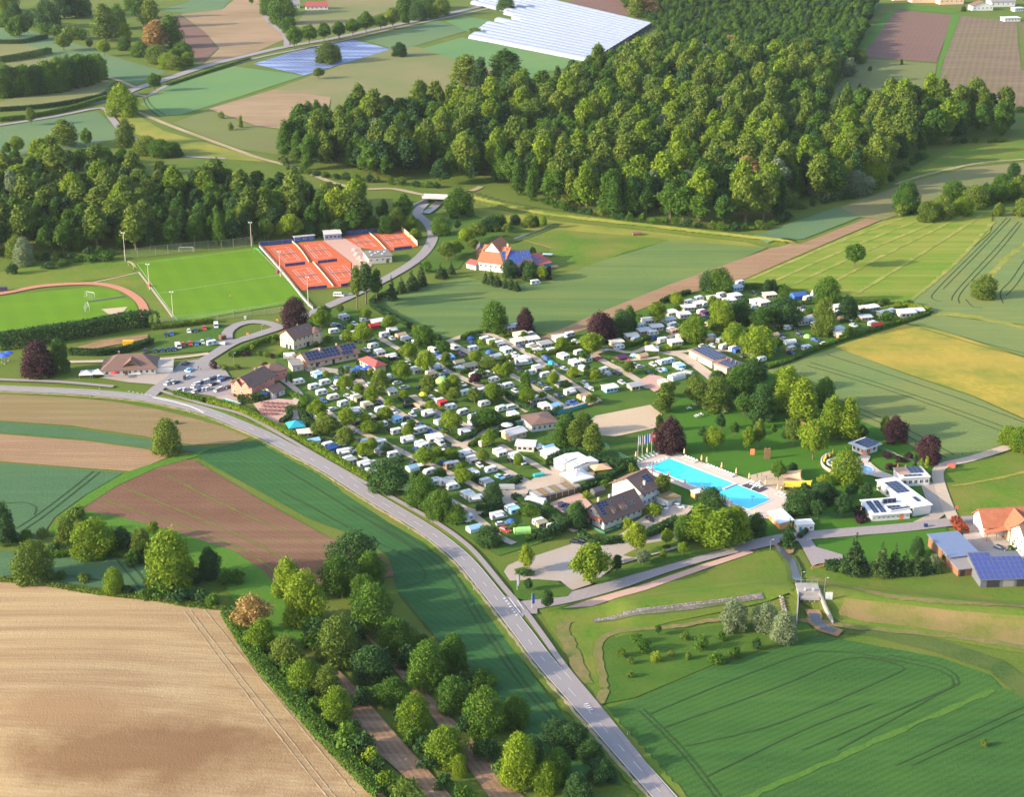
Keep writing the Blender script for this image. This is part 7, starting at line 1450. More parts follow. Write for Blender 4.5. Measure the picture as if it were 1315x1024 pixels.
def drop_sculpture():
    p = G(985, 590); o = thing('log_tower', 'slim brown log tower on the pool lawn', 'sculpture', p, 0)
    for k in range(7): mb = MB(); mb.tube((-1.1, 0, 0.3 + 0.62 * k), (1.1, 0, 0.3 + 0.62 * k), 0.3, 0.3, 7); mb.obj('log', WOOD, o)
    for x in (-0.8, 0.8): mb = MB(); mb.tube((x, 0.38, 0), (x, 0.38, 4.7), 0.12, 0.12, 6); mb.obj('post', WOOD, o)
drop_sculpture()
# paddling pools
def ring_mesh(o, name, r0, r1, z0, z1, mat, el=(1, 1), n=40, a0=0.0, a1=2 * math.pi, c=(0, 0)):
    mb = MB(); P = []
    for i in range(n + 1):
        t = a0 + (a1 - a0) * i / n; P.append((math.cos(t) * el[0], math.sin(t) * el[1]))
    for a, b in zip(P, P[1:]):
        q = lambda p, r, z: (c[0] + p[0] * r, c[1] + p[1] * r, z)
        mb.add([q(a, r0, z0), q(b, r0, z0), q(b, r0, z1), q(a, r0, z1), q(a, r1, z0), q(b, r1, z0), q(b, r1, z1), q(a, r1, z1)], [(0, 3, 2, 1), (4, 5, 6, 7), (3, 7, 6, 2)] if r0 else [(4, 5, 6, 7), (3, 7, 6, 2)])
    return mb.obj(name, mat, o)
drape('paved_terrace', poly('1062,594 1075,587 1092,585 1098,590 1110,585 1118,588 1112,600 1130,612 1150,616 1152,628 1140,618 1115,612 1092,612 1070,606'), M['deck'], 6)
for s in ('1112,596 1125,607 1140,613 1152,618', '1152,616 1158,632 1165,648 1170,655'): strip('paved_path', poly(s), 3.2, M['deck'], 6)
p = G(1076, 597); o = thing('paddling_pool', 'round deep blue paddling pool on the fan shaped terrace', 'paddling pool', (p.x, p.y, 0.55), 0)
ring_mesh(o, 'water', 0, 3.6, -0.1, 0.16, plain((0.02, 0.17, 0.42), 0.1), (1, 1)); ring_mesh(o, 'rim', 3.6, 4.3, -0.1, 0.3, WHITE)
p = G(1078, 598); o = thing('terrace_wall', 'curved low red and white terrace wall around the paddling pool', 'wall', (p.x, p.y, 0.1), 0)
ring_mesh(o, 'wall', 9.0, 9.5, 0, 1.0, plain((0.52, 0.30, 0.25), 0.8), (0.7, 1.0), 40, 1.8, 5.4); ring_mesh(o, 'coping', 8.9, 9.6, 1.0, 1.15, WHITE, (0.7, 1.0), 40, 1.8, 5.4)
p = G(1110, 605); o = thing('paddling_pool', 'oval pale blue shallow pool beside the paved path', 'paddling pool', (p.x, p.y, 0.58), 0); ring_mesh(o, 'water', 0, 3.0, -0.1, 0.14, plain((0.16, 0.34, 0.62), 0.15), (1.0, 1.1)); ring_mesh(o, 'rim', 3.0, 3.4, -0.1, 0.18, WHITE, (1.0, 1.1))
for k, (px, py) in enumerate(((1060, 593), (1065, 590), (1069, 586.5), (1068, 602), (1058, 597))): parasol(px, py, PY, f'closed yellow parasol on the paddling pool terrace, {ORD[k]} going round', 1.1, 'closed yellow parasols on the fan terrace', True)
for k, (px, py) in enumerate(((1160, 634), (1161.5, 641), (1162.5, 647), (1152, 608), (1162, 608.5))): parasol(px, py, PO, ['closed orange parasol on the cafe terrace, farthest of three', 'closed orange parasol on the cafe terrace, middle of three', 'closed orange parasol on the cafe terrace, last of three', 'closed orange parasol on the red tiled roof terrace edge', 'second closed orange parasol on the red tiled roof terrace'][k], 1.3, 'closed orange parasols by the cafe', True)
# small turquoise pool
p = G(293, 519); o = thing('garden_pool', 'small turquoise garden pool below the pink house', 'garden pool', (p.x, p.y, 0.5), R(-38)); mb = MB(); mb.box(-4.2, 4.2, -2.2, 2.2, -0.2, 0.1); mb.obj('water', plain((0.06, 0.50, 0.46), 0.1), o)
mb = MB(); mb.box(-4.7, 4.7, -2.7, -2.2, -0.2, 0.2); mb.box(-4.7, 4.7, 2.2, 2.7, -0.2, 0.2); mb.box(-4.7, -4.2, -2.2, 2.2, -0.2, 0.2); mb.box(4.2, 4.7, -2.2, 2.2, -0.2, 0.2); mb.obj('edge', plain((0.55, 0.5, 0.45), 0.8), o)
drape('pool_terrace', poly('276,512 292,509 312,514 300,524 290,525'), M['gravel'], 6)
# ---- fences, goals, lights
def fence(pts, h, gap, mat, label, wires=6, rail=True, name='mesh_fence', panel=None):
    line = smooth_line([P2(G(*p)) for p in pts], gap); b = line[0]; o = thing(name, label, 'fence', (b.x, b.y, hgt(b.x, b.y)), 0)
    post = None
    if post is None: mb = MB(); mb.tube((0, 0, 0), (0, 0, h), 0.06, 0.06, 5); post = mb.mesh('post', mat)
    w = MB()
    for i, q in enumerate(line):
        v = q - b; inst('post', post, o, (v.x, v.y, 0))
        if i:
            a = line[i - 1] - b
            for k in range(wires + 1):
                z = h * (k + 0.3) / (wires + 0.5); r = 0.045 if k in (0, wires) else 0.02; w.tube((a.x, a.y, z), (v.x, v.y, z), r, r, 3, caps=False)
            n = int((v - a).length / 0.5)
            for k in range(1, n): c = a.lerp(v, k / n); w.tube((c.x, c.y, 0.1), (c.x, c.y, h), 0.012, 0.012, 3, caps=False)
            if panel:
                t = (v - a).normalized(); nn = Vector((-t.y, t.x)) * 0.03; mb = MB(); z0, z1 = panel[1:]
                mb.add([(a.x - nn.x, a.y - nn.y, z0), (v.x - nn.x, v.y - nn.y, z0), (v.x - nn.x, v.y - nn.y, z1), (a.x - nn.x, a.y - nn.y, z1), (a.x + nn.x, a.y + nn.y, z0), (v.x + nn.x, v.y + nn.y, z0), (v.x + nn.x, v.y + nn.y, z1), (a.x + nn.x, a.y + nn.y, z1)], [(0, 1, 2, 3), (7, 6, 5, 4), (3, 2, 6, 7), (1, 5, 6, 2), (0, 3, 7, 4)]); mb.obj('screen', panel[0], o)
    w.obj('wire_mesh', mat, o); return o
SG = plain((0.36, 0.40, 0.38), 0.5, 0.3); BS = plain((0.03, 0.06, 0.20), 0.8)
fence(poly('160,333 200,328 250,323 300,319 325,315'), 5, 6, SG, 'tall ball fence along the wood side of the football pitch', 5)
fence(poly('222,417 260,413 300,408 340,404 366,401'), 4, 6, SG, 'tall ball fence along the ring road side of the football pitch', 5)
fence(poly('200,416 228,411'), 2, 5, SG, 'low green fence panel at the pitch corner', 4)
fence(poly('333,318 362,351 390,386 402,398'), 2.2, 5, SG, 'fence with banners between football pitch and clay courts', 4, panel=(plain((0.30, 0.33, 0.42), 0.7), 0.2, 1.2))
fence(poly('333,316.5 375,313'), 2.6, 5, SG, 'blue screened fence at the back of the first clay courts', 4, panel=(BS, 0.2, 2.4))
fence(poly('441,303 478,299.5 513,295.5'), 2.6, 5, SG, 'blue screened fence behind the far pair of clay courts', 4, panel=(BS, 0.2, 2.4))
fence(poly('515,296 526,306 536,316'), 2.8, 5, SG, 'pale screened fence at the far end of the clay courts', 4, panel=(plain((0.55, 0.40, 0.28), 0.8), 0.2, 2.6))
fence(poly('374.5,310.5 386,322 397,338'), 1.2, 5, SG, 'low grey divider between the two farther left clay courts', 3, panel=(plain((0.42, 0.42, 0.36), 0.8), 0.05, 1.0))
fence(poly('402,338 415,353 428,369'), 1.2, 5, SG, 'low grey divider between the two nearer clay courts', 3, panel=(plain((0.42, 0.42, 0.36), 0.8), 0.05, 1.0))
fence(poly('472.5,299 484,309 497,323'), 1.2, 5, SG, 'low grey divider between the far pair of clay courts', 3, panel=(plain((0.42, 0.42, 0.36), 0.8), 0.05, 1.0))
for a, b, lab in (('366,343', '392,340', 'first'), ('408,339', '433,336', 'second'), ('394,373', '420,370.5', 'third'), ('438,369', '450,367', 'fourth'), ('506,322', '529,319.5', 'fifth')):
    fence(poly(a + ' ' + b), 1.8, 4, SG, f'blue wind screen at the near end of the {lab} clay court', 2, panel=(BS, 0.1, 1.7), name='wind_screen')
fence(poly('1020,672 1060,668 1102,664'), 2, 5, plain((0.05, 0.12, 0.09), 0.6), 'dark green fence in front of the pool lawn beside access road', 6)
fence(poly('665,547 690,540 728,530 755,522'), 2, 5, plain((0.03, 0.22, 0.22), 0.7), 'teal screened fence along the lane above the white bungalow', 3, panel=(plain((0.03, 0.26, 0.27), 0.8), 0.1, 1.6))
fence(poly('760,560 790,585 822,600'), 2, 5, plain((0.05, 0.16, 0.14), 0.7), 'dark green fence between the hedge and the pool lawn', 6)
fence(poly('1110,570 1140,582 1160,592 1190,600'), 1.4, 5, SG, 'thin wire fence along the pool park edge by the field', 4)
def net_court(c1, c2, c3, c4, lab):
    """court corners in survey points: far-left, far-right, near-right, near-left"""
    q = [P2(G(*c)) for c in (c1, c2, c3, c4)]
    def at_(u, v): return q[0].lerp(q[1], u).lerp(q[3].lerp(q[2], u), v)
    ln = MB(); lev = layer(4)
    def seg(u0, v0, u1, v1, w=0.10):
        a, b = at_(u0, v0), at_(u1, v1); t = (b - a).normalized(); n = Vector((-t.y, t.x)) * w; z = ZO[lev]
        ln.quad((a.x - n.x, a.y - n.y, z), (b.x - n.x, b.y - n.y, z), (b.x + n.x, b.y + n.y, z), (a.x + n.x, a.y + n.y, z))
    for u in (0.2, 0.285, 0.715, 0.8): seg(u, 0.17, u, 0.83)
    for v in (0.17, 0.83): seg(0.2, v, 0.8, v)
    for v in (0.32, 0.68): seg(0.285, v, 0.715, v)
    seg(0.5, 0.32, 0.5, 0.68); lo = ln.obj('court_lines', M['line']); tag(lo, kind='structure')
    a, b = at_(0.15, 0.5), at_(0.85, 0.5); o = thing('tennis_net', lab, 'tennis net', (a.x, a.y, 0.2), math.atan2(b.y - a.y, b.x - a.x)); L = (b - a).length
    mb = MB()
    for k in range(8): mb.box(0, L, -0.012, 0.012, 0.1 + k * 0.1, 0.13 + k * 0.1)
    for k in range(int(L / 0.3)): mb.box(k * 0.3, k * 0.3 + 0.02, -0.01, 0.01, 0.05, 0.9)
    mb.obj('net', plain((0.25, 0.22, 0.2), 0.8), o); mb = MB(); mb.box(0, L, -0.03, 0.03, 0.88, 1.0); mb.obj('net_tape', WHITE, o)
    for x in (0, L): mb = MB(); mb.tube((x, 0, 0), (x, 0, 1.08), 0.06, 0.06, 6); mb.obj('post', STEEL, o)
net_court((336, 317), (374, 313), (397, 338), (364, 343), 'tennis net on the far left clay court beside the football pitch')
net_court((380, 312), (416, 309.5), (438, 334), (402, 338), 'tennis net on the second far clay court beside the terrace')
net_court((364, 344), (400, 339), (424, 367), (390, 373), 'tennis net on the near left clay court')
net_court((406, 340), (448, 337), (470, 362), (430, 368), 'tennis net on the near right clay court')
net_court((442, 304), (472, 301), (493, 320), (463, 323), 'tennis net on the far right clay court beside the clubhouse')
net_court((478, 301), (514, 297), (536, 316), (498, 322), 'tennis net on the last clay court by the entry road')
def light_mast(px, py, h, lab):
    p = G(px, py); o = thing('light_mast', lab, 'floodlight', p, 0); mb = MB(); mb.tube((0, 0, 0), (0, 0, h), 0.16, 0.09, 8); mb.obj('mast', plain((0.62, 0.52, 0.42), 0.6), o)
    mb = MB(); mb.box(-0.8, 0.8, -0.06, 0.06, h - 0.1, h); mb.obj('cross_arm', STEEL, o)
    for x in (-0.6, 0.6): mb = MB(); mb.box(x - .3, x + .3, -0.4, 0.15, h - 0.05, h + 0.35); mb.obj('lamp', plain((0.7, 0.7, 0.7), 0.3), o)
for px, py, h, lab in ((161, 336, 15, 'floodlight mast at the wood corner of the football pitch'), (192, 373, 13, 'floodlight mast midway along the pitch side near the grass track'), (223, 416, 15, 'floodlight mast at the near corner by the parked cars'), (323, 317, 13, 'floodlight mast between the pitch and the first clay court'), (360, 356, 13, 'floodlight mast midway between pitch and clay courts'), (396, 393, 14, 'floodlight mast at the near clay court corner by copper beech')): light_mast(px, py, h, lab)
def lamp(px, py, lab, h=5.5):
    p = G(px, py); o = thing('street_lamp', lab, 'street lamp', p, 0); mb = MB(); mb.tube((0, 0, 0), (0, 0, h), 0.08, 0.05, 6); mb.obj('pole', STEEL, o); mb = MB(); mb.tube((0, 0, h), (0.8, 0, h + 0.15), 0.04, 0.04, 5); mb.obj('arm', STEEL, o); mb = MB(); mb.box(0.5, 1.1, -0.12, 0.12, h + 0.08, h + 0.22); mb.obj('lamp_head', plain((0.5, 0.5, 0.5), 0.4), o)
lamp(989, 708, 'grey street lamp where the creek passes the access road', 4); lamp(1028, 756, 'grey lamp post at the upstream sluice rail'); lamp(1058, 770, 'grey lamp post right of the concrete sluice', 7); lamp(300, 468, 'grey street lamp at the entry road hedge', 5); lamp(336, 430, 'pale lamp post on the ring road island', 4.5)
def goal(px, py, rz, lab, mat=WHITE, w=7.3):
    p = G(px, py); o = thing('football_goal', lab, 'goal', (p.x, p.y, 0.25), rz); mb = MB(); h = 2.4
    mb.tube((-w / 2, 0, 0), (-w / 2, 0, h), 0.07, 0.07, 6); mb.tube((w / 2, 0, 0), (w / 2, 0, h), 0.07, 0.07, 6); mb.tube((-w / 2, 0, h), (w / 2, 0, h), 0.07, 0.07, 6); mb.obj('frame', mat, o); nb = MB()
    for k in range(9): x = -w / 2 + w * k / 8; nb.tube((x, 0, h), (x, 1.0, h), 0.02, 0.02, 3); nb.tube((x, 1.0, h), (x, 2, 0), 0.02, 0.02, 3)
    for k in range(5): f = k / 4; nb.tube((-w / 2, 1 + f, h * (1 - f)), (w / 2, 1 + f, h * (1 - f)), 0.02, 0.02, 3)
    for s in (-1, 1): nb.tube((s * w / 2, 1, h), (s * w / 2, 2, 0), 0.03, 0.03, 3); nb.tube((s * w / 2, 0, 0), (s * w / 2, 2, 0), 0.03, 0.03, 3)
    nb.obj('net', mat, o)
goal(239, 324, 0.0, 'white football goal in front of the tall ball fence'); goal(114, 398, 1.9, 'white football goal at the end of the left pitch', w=7.3); goal(116.5, 382, 2.6, 'small white hammer cage on the left pitch', w=5); goal(330, 326, -0.8, 'green football goal standing beside the first clay court', plain((0.1, 0.45, 0.15), 0.5), 5); goal(168, 344, -1.0, 'folded beige goal frames at the corner of the pitch', plain((0.6, 0.5, 0.38), 0.6), 7)
# dugout-ish red box, yellow container, dumps
def crate(name, px, py, l, w, h, rz, mat, lab, cat, lid=None):
    p = G(px, py); o = thing(name, lab, cat, p, R(rz)); mb = MB(); mb.prism_y([(-l / 2 + 0.2, 0), (l / 2 - 0.2, 0), (l / 2, h * 0.5), (l / 2, h), (-l / 2, h), (-l / 2, h * 0.5)], -w / 2, w / 2); mb.obj('body', mat, o)
    mb = MB(); mb.box(-l / 2 - .05, l / 2 + .05, -w / 2 - .05, w / 2 + .05, h, h + 0.12); mb.obj('lid' if name != 'skip' else 'rim', lid or mat, o)
    for k in range(5): mb = MB(); x = -l / 2 + l * (k + 0.5) / 5; mb.box(x - .05, x + .05, -w / 2 - .08, -w / 2 - .002, h * 0.3, h); mb.obj('rib', mat, o)
crate('skip', 165, 443.5, 4.6, 2.2, 2.0, 2, plain((0.75, 0.40, 0.01), 0.6), 'yellow waste skip beside the bare earth bank', 'skip'); crate('player_bench', 191.5, 369, 1.6, 1.0, 1.4, 60, PRD, 'small red box at the pitch side mast', 'box'); crate('player_bench', 357, 351, 1.8, 1.2, 1.4, 50, plain((0.25, 0.02, 0.10), 0.7), 'dark red box beside the mast at the clay courts', 'box')
crate('player_bench', 4, 374, 4, 1.6, 2.0, 5, plain((0.05, 0.04, 0.10), 0.6), 'dark dugout bench beside the running track', 'dugout'); crate('storage_box', 286, 437, 2.6, 2.2, 2.2, 40, plain((0.14, 0.05, 0.04), 0.7), 'open dark red shelter box beside the ring road', 'shelter', WOOD)
crate('waste_bin', 1188.5, 678, 1.2, 0.8, 1.3, 5, plain((0.02, 0.04, 0.16), 0.5), 'dark blue waste bin at the access road edge', 'bin'); crate('storage_box', 1222, 600, 2.8, 2.0, 1.2, -20, plain((0.45, 0.12, 0.09), 0.7), 'red covered hay trailer at the farm lane bend', 'trailer')
crate('hall_board', 315, 410, 1.0, 0.5, 1.3, 0, WHITE, 'small white box at the ball fence by the ring road', 'box'); crate('hay_stack', 1030, 690, 0.8, 0.6, 1.1, 0, plain((0.3, 0.3, 0.3), 0.6), 'small grey bin beside the ticket kiosk', 'bin'); crate('brush_heap', 818, 302, 5, 3, 1.3, 10, plain((0.20, 0.09, 0.06), 0.95), 'brown brush heap on the meadow beyond the mill farm', 'heap'); crate('wood_pile', 703, 330, 5, 3, 1.4, -10, WOOD, 'brown wood pile with pale cover behind the barn', 'wood pile', plain((0.45, 0.6, 0.6), 0.6))
# tractor on the yard
def tractor():
    p = G(683, 638); o = thing('tractor', 'green tractor parked in the gravel yard beside the garages', 'tractor', p, R(60)); gm = plain((0.02, 0.22, 0.10), 0.5)
    mb = MB(); mb.prism_y([(-0.2, 0.7), (2.0, 0.75), (2.05, 1.35), (1.7, 1.5), (-0.2, 1.55)], -0.4, 0.4); mb.obj('bonnet', gm, o); mb = MB(); mb.prism_y([(-1.5, 0.9), (-0.2, 0.9), (-0.1, 1.6), (-0.3, 2.5), (-1.4, 2.5)], -0.65, 0.65); mb.obj('cab', GLASS, o); mb = MB(); mb.box(-1.6, -0.1, -0.75, 0.75, 2.5, 2.62); mb.obj('roof', gm, o)
    for x, r in ((-1.1, 0.8), (1.4, 0.5)):
        for s in (-1, 1): inst('wheel', WHEEL, o, (x, s * 0.85, r), (0, 0, 0), (r / 0.32, 2.0, r / 0.32))
tractor()
# picnic tables on the patio
def table(px, py, lab, grp, mat):
    key = ('table', mat)
    if key not in _pr:
        o = thing('patio_table', None, 'table', (0, 0, -500)); mb = MB(); mb.box(-0.9, 0.9, -0.4, 0.4, 0.72, 0.78); mb.obj('tabletop', mat, o)
        for y in (-0.85, 0.85): mb = MB(); mb.box(-0.9, 0.9, y - 0.15, y + 0.15, 0.42, 0.47); mb.obj('bench', mat, o)
        for x in (-0.7, 0.7): mb = MB(); mb.add([(x - .04, -0.85, 0), (x + .04, -0.85, 0), (x + .04, 0, 0.72), (x - .04, 0, 0.72), (x - .04, 0.85, 0), (x + .04, 0.85, 0)], [(0, 1, 2, 3), (3, 2, 5, 4)]); mb.obj('leg', mat, o)
        _pr[key] = o; o.location = G(px, py) + Vector((0, 0, 0.45)); o['label'] = lab; o['group'] = grp; return
    o = dup(_pr[key], G(px, py) + Vector((0, 0, 0.45)), random.uniform(0, 3), lab, (1, 1, 1), grp)
TB = plain((0.20, 0.06, 0.06), 0.7); k = 0
for y in range(4):
    for x in range(6):
        px, py = 338 + 6 * x + 1.2 * y + (y > 1) * -5, 520 + 4.5 * y + 0.3 * x
        if px > 374 or (x > 3 and y > 2): continue
        table(px, py, f'dark red picnic table on the brick patio, {["back", "second", "third", "front"][y]} row, {ORD[x]} from the hedge', 'picnic tables on the brick patio', TB)
for x in range(5): table(452 + 4.5 * x, 484.5 + 1.2 * x, f'dark table under the kiosk terrace parasols, {ORD[x]} from the lane', 'tables of the kiosk terrace', DARK)
for x in range(7): table(466 - 2.6 * (x % 2) + 1.7 * x - 12, 322 + 2.6 * x, f'white table on the tennis terrace, {ORD[x]} from the stand', 'white tables on the tennis terrace', WHITE)
for k, (px, py) in enumerate(((892, 522), (905, 526), (912, 523), (900, 535), (930, 532), (895, 537), (885, 527))): table(px, py, f'pale bench table on the grill lawn, {ORD[k]} from the poplar', 'bench tables on the grill lawn', plain((0.66, 0.63, 0.6), 0.7))
# concrete sluice in the levee
def sluice():
    p = G(1043, 790); o = thing('concrete_sluice', 'concrete sluice with spreading wing walls through the grassy levee', 'sluice', (p.x, p.y, 0), R(-2))
    z1 = 3.0
    for s in (-1, 1):
        x0 = s * 3.0; mb = MB()
        mb.add([(s * 3.0, 9, -0.3), (s * 5.2, -6, -0.3), (s * 5.6, -6, -0.3), (s * 3.4, 9, -0.3), (s * 3.0, 9, z1), (s * 5.2, -6, 0.7), (s * 5.6, -6, 0.7), (s * 3.4, 9, z1)], [(0, 1, 5, 4), (1, 2, 6, 5), (2, 3, 7, 6), (3, 0, 4, 7), (4, 5, 6, 7)] if s > 0 else [(4, 5, 1, 0), (5, 6, 2, 1), (6, 7, 3, 2), (7, 4, 0, 3), (7, 6, 5, 4)]); mb.obj('wing_wall', CONC, o)
        mb = MB()
        for y0, y1, za, zb in ((9, -6, z1, 0.7),): mb.tube((s * 3.2, y0, za + 1), (s * 5.4, y1, zb + 1), 0.04, 0.04, 5); mb.tube((s * 3.2, y0, za + .5), (s * 5.4, y1, zb + .5), 0.03, 0.03, 5)
        for k in range(6): f = k / 5; mb.tube((s * (3.2 + 2.2 * f), 9 - 15 * f, z1 + (0.7 - z1) * f), (s * (3.2 + 2.2 * f), 9 - 15 * f, z1 + (0.7 - z1) * f + 1), 0.03, 0.03, 5)
        mb.obj('hand_rail', STEEL, o)
    mb = MB(); mb.box(-3.4, 3.4, 9, 15, 1.2, z1 + 0.1); mb.obj('crest_slab', CONC, o); mb = MB(); mb.box(-3.0, 3.0, 6.4, 9, 1.5, 2.3); mb.obj('gate_beam', CONC, o)
    for x in (-1.5, 0, 1.5): mb = MB(); mb.box(x - 0.12, x + 0.12, 6.3, 9, -0.3, 1.5); mb.obj('pier', CONC, o)
    for x in (-2.2, -0.7, 0.8): mb = MB(); mb.box(x, x + 1.3, 8.2, 8.3, -0.3, 1.4); mb.obj('gate', DARK, o)
    mb = MB(); mb.tube((-3.4, 15, z1 + 1.1), (3.4, 15, z1 + 1.1), 0.05, 0.05, 5); mb.tube((-3.4, 9.2, z1 + 1.1), (3.4, 9.2, z1 + 1.1), 0.05, 0.05, 5)
    for x in (-3.3, -1.6, 0, 1.6, 3.3):
        for y in (9.2, 15): mb.tube((x, y, z1), (x, y, z1 + 1.1), 0.04, 0.04, 5)
    mb.obj('hand_rail', STEEL, o)
    for x in (-1.4, 1.0): mb = MB(); mb.box(x, x + 0.5, 9.6, 10.1, z1 + 0.1, z1 + 0.9); mb.obj('gate_motor', plain((0.6, 0.6, 0.62), 0.4), o)
sluice()
CREEK, t_, b_ = nt('creek_water'); b_.inputs['Base Color'].default_value = (0.07, 0.075, 0.09, 1); b_.inputs['Roughness'].default_value = 0.1
strip('creek', poly('1001,705 1011,718 1018,727 1022,742 1032,756 1042,764'), 2.4, CREEK, 6, rag=0.3); strip('creek', poly('1045,790 1048,800 1058,808 1072,813'), 2.4, CREEK, 6, rag=0.3)
strip('creek_bank', poly('999,703 1010,717 1017,727 1021,742 1031,756 1042,765'), 4.6, M['ditch'], 5, rag=0.5); strip('creek_bank', poly('1044,785 1047,800 1058,809 1080,815'), 4.5, M['earth'], 5, rag=0.5)
strip('ditch', poly('655,312 690,300 716,288'), 4.0, M['ditch'], 4, rag=0.4); strip('ditch_water', poly('660,308 690,298 705,292'), 1.6, CREEK, 6)
drape('bare_bank', poly('993,702 1010,698 1022,703 1018,712 1005,714'), M['earth'], 5)
# stone apron: single blocks in courses on the levee foot
def stone_bed(a, b, wid, lab):
    pa, pb = P2(G(*a)), P2(G(*b)); u = (pb - pa).normalized(); v = Vector((-u.y, u.x)); L = (pb - pa).length
    o = thing('stone_bed', lab, 'stone paving', (pa.x, pa.y, 0), 0); blocks = []
    for k in range(5):
        mb = MB(); w, d, h = random.uniform(.8, 1.0), random.uniform(.55, .7), random.uniform(.26, .36)
        mb.add([(-w / 2, -d / 2, 0), (w / 2, -d / 2, 0), (w / 2, d / 2, 0), (-w / 2, d / 2, 0)] + [(x * w / 2 * .8, y * d / 2 * .8, h + random.uniform(-.06, .06)) for x, y in ((-1, -1), (1, -1), (1, 1), (-1, 1))], [(4, 5, 6, 7), (0, 1, 5, 4), (1, 2, 6, 5), (2, 3, 7, 6), (3, 0, 4, 7)]); blocks.append(mb.mesh('stone', plain([(0.24, 0.20, 0.20), (0.30, 0.26, 0.26), (0.20, 0.17, 0.17), (0.27, 0.22, 0.20), (0.33, 0.30, 0.30)][k], 0.9, 0, 0.25)))
    n = int(L / 1.0); rows = max(1, int(wid / 0.72)); cnt = 0; mbs = MB()
    for i in range(n):
        for j in range(rows):
            q = pa + u * (i * L / n + 0.5 * (j % 2) + random.uniform(-.1, .1)) + v * ((j - rows / 2 + .5) * .72); z = hgt(q.x, q.y) + 0.10
            inst('stone', random.choice(blocks), o, (q.x - pa.x, q.y - pa.y, z), (random.uniform(-.08, .08), random.uniform(-.08, .08), math.atan2(u.y, u.x) + random.uniform(-.15, .15)))
            cnt += 1
strip('stone_bed_base', poly('762,798.5 870,783 980,767'), 2.6, M['rocks'], 3)
stone_bed((764, 798), (978, 767), 2.0, 'long strip of grey stone blocks across the grassy levee'); stone_bed((1003, 768), (1008, 786), 1.5, 'short strip of stone steps beside the silver willows')
# bridge over the brook at the wood's end
def bridge():
    p = G(563, 259); o = thing('road_bridge', 'concrete road bridge with pale deck at the end of the wood', 'bridge', p, R(-10)); mb = MB(); mb.box(-9, 9, -3, 3, 2.3, 2.9); mb.obj('deck', plain((0.55, 0.5, 0.5), 0.8), o)
    for y in (-3, 2.85): mb = MB(); mb.box(-9, 9, y, y + 0.15, 2.9, 3.7); mb.obj('parapet', plain((0.52, 0.5, 0.54), 0.7), o)
    for x in (-6.5, 6.0): mb = MB(); mb.box(x, x + 0.8, -3.2, 3.2, -0.4, 2.3); mb.obj('abutment', CONC, o)
    mb = MB(); mb.add([(-6.4, -3, 2.4), (-15, -22, 0.4), (-15, -22, -0.4), (-6.4, -3, -0.4), (-7.0, -3, 2.4), (-15.6, -22, 0.4), (-15.6, -22, -0.4), (-7.0, -3, -0.4)], [(0, 1, 2, 3), (7, 6, 5, 4), (4, 5, 1, 0), (1, 5, 6, 2)]); mb.obj('wing_wall', CONC, o)
    mb = MB(); mb.add([(6.4, -3, 2.4), (9, -14, 0.4), (9, -14, -0.4), (6.4, -3, -0.4), (7.0, -3, 2.4), (9.6, -14, 0.4), (9.6, -14, -0.4), (7.0, -3, -0.4)], [(3, 2, 1, 0), (4, 5, 6, 7), (0, 1, 5, 4), (1, 2, 6, 5)]); mb.obj('wing_wall', CONC, o)
bridge()
strip('brook', poly('566,258 556,268 546,275'), 5, CREEK, 6)
# marker posts along the road
mkp = None; RL = smooth_line([P2(G(*p)) for p in ROAD], 4)
k = 0
for i in range(14, len(RL) - 8, 11):
    for s in (-1, 1):
        q = offset(RL, i, s * 4.6); z = hgt(q.x, q.y); k += 1
        if mkp is None:
            mkp = thing('marker_post', 'white roadside marker post with black band along the main road', 'marker post', (q.x, q.y, z), 0, 'marker posts along the main road'); mb = MB(); mb.prism_y([(-.06, 0), (.06, 0), (.06, 1.0), (-.06, 1.1)], -.06, .06); mb.obj('post', WHITE, mkp); mb = MB(); mb.box(-.065, .065, -.065, .065, .75, .95); mb.obj('band', DARK, mkp)
        else: dup(mkp, (q.x, q.y, z), 0)
# people
def person_mesh(name, stride):
    me = bpy.data.meshes.new(name); V = [(0, 0, .95), (0, 0, 1.2), (0, 0, 1.42), (0, .02, 1.55), (0, .03, 1.68), (.2, 0, 1.40), (.25, .05 - stride * .2, 1.15), (.24, .12 - stride * .3, .9), (-.2, 0, 1.40), (-.25, .05 + stride * .2, 1.15), (-.24, .12 + stride * .3, .9), (.1, stride * .02, .9), (.11, stride * .2, .5), (.11, stride * .28, .06), (.11, stride * .28 + .16, .04), (-.1, -stride * .02, .9), (-.11, -stride * .16, .5), (-.11, -stride * .32, .08), (-.11, -stride * .32 + .16, .04)]
    E = [(0, 1), (1, 2), (2, 3), (3, 4), (2, 5), (5, 6), (6, 7), (2, 8), (8, 9), (9, 10), (0, 11), (11, 12), (12, 13), (13, 14), (0, 15), (15, 16), (16, 17), (17, 18)]
    me.from_pydata(V, E, []); o = bpy.data.objects.new(name, me); C.objects.link(o); md = o.modifiers.new('s', 'SKIN'); rad = [.15, .15, .17, .06, .11, .07, .05, .04, .07, .05, .04, .09, .06, .045, .04, .09, .06, .045, .04]
    for v, r in zip(me.skin_vertices[0].data, rad): v.radius = (r, r * .8)
    me.skin_vertices[0].data[0].use_root = True; md.use_smooth_shade = True; o.modifiers.new('d', 'SUBSURF').levels = 1
    dg = bpy.context.evaluated_depsgraph_get(); ev = bpy.data.meshes.new_from_object(o.evaluated_get(dg)); bpy.data.objects.remove(o); return ev
PM = [person_mesh('person', s) for s in (0.2, 0.9)]
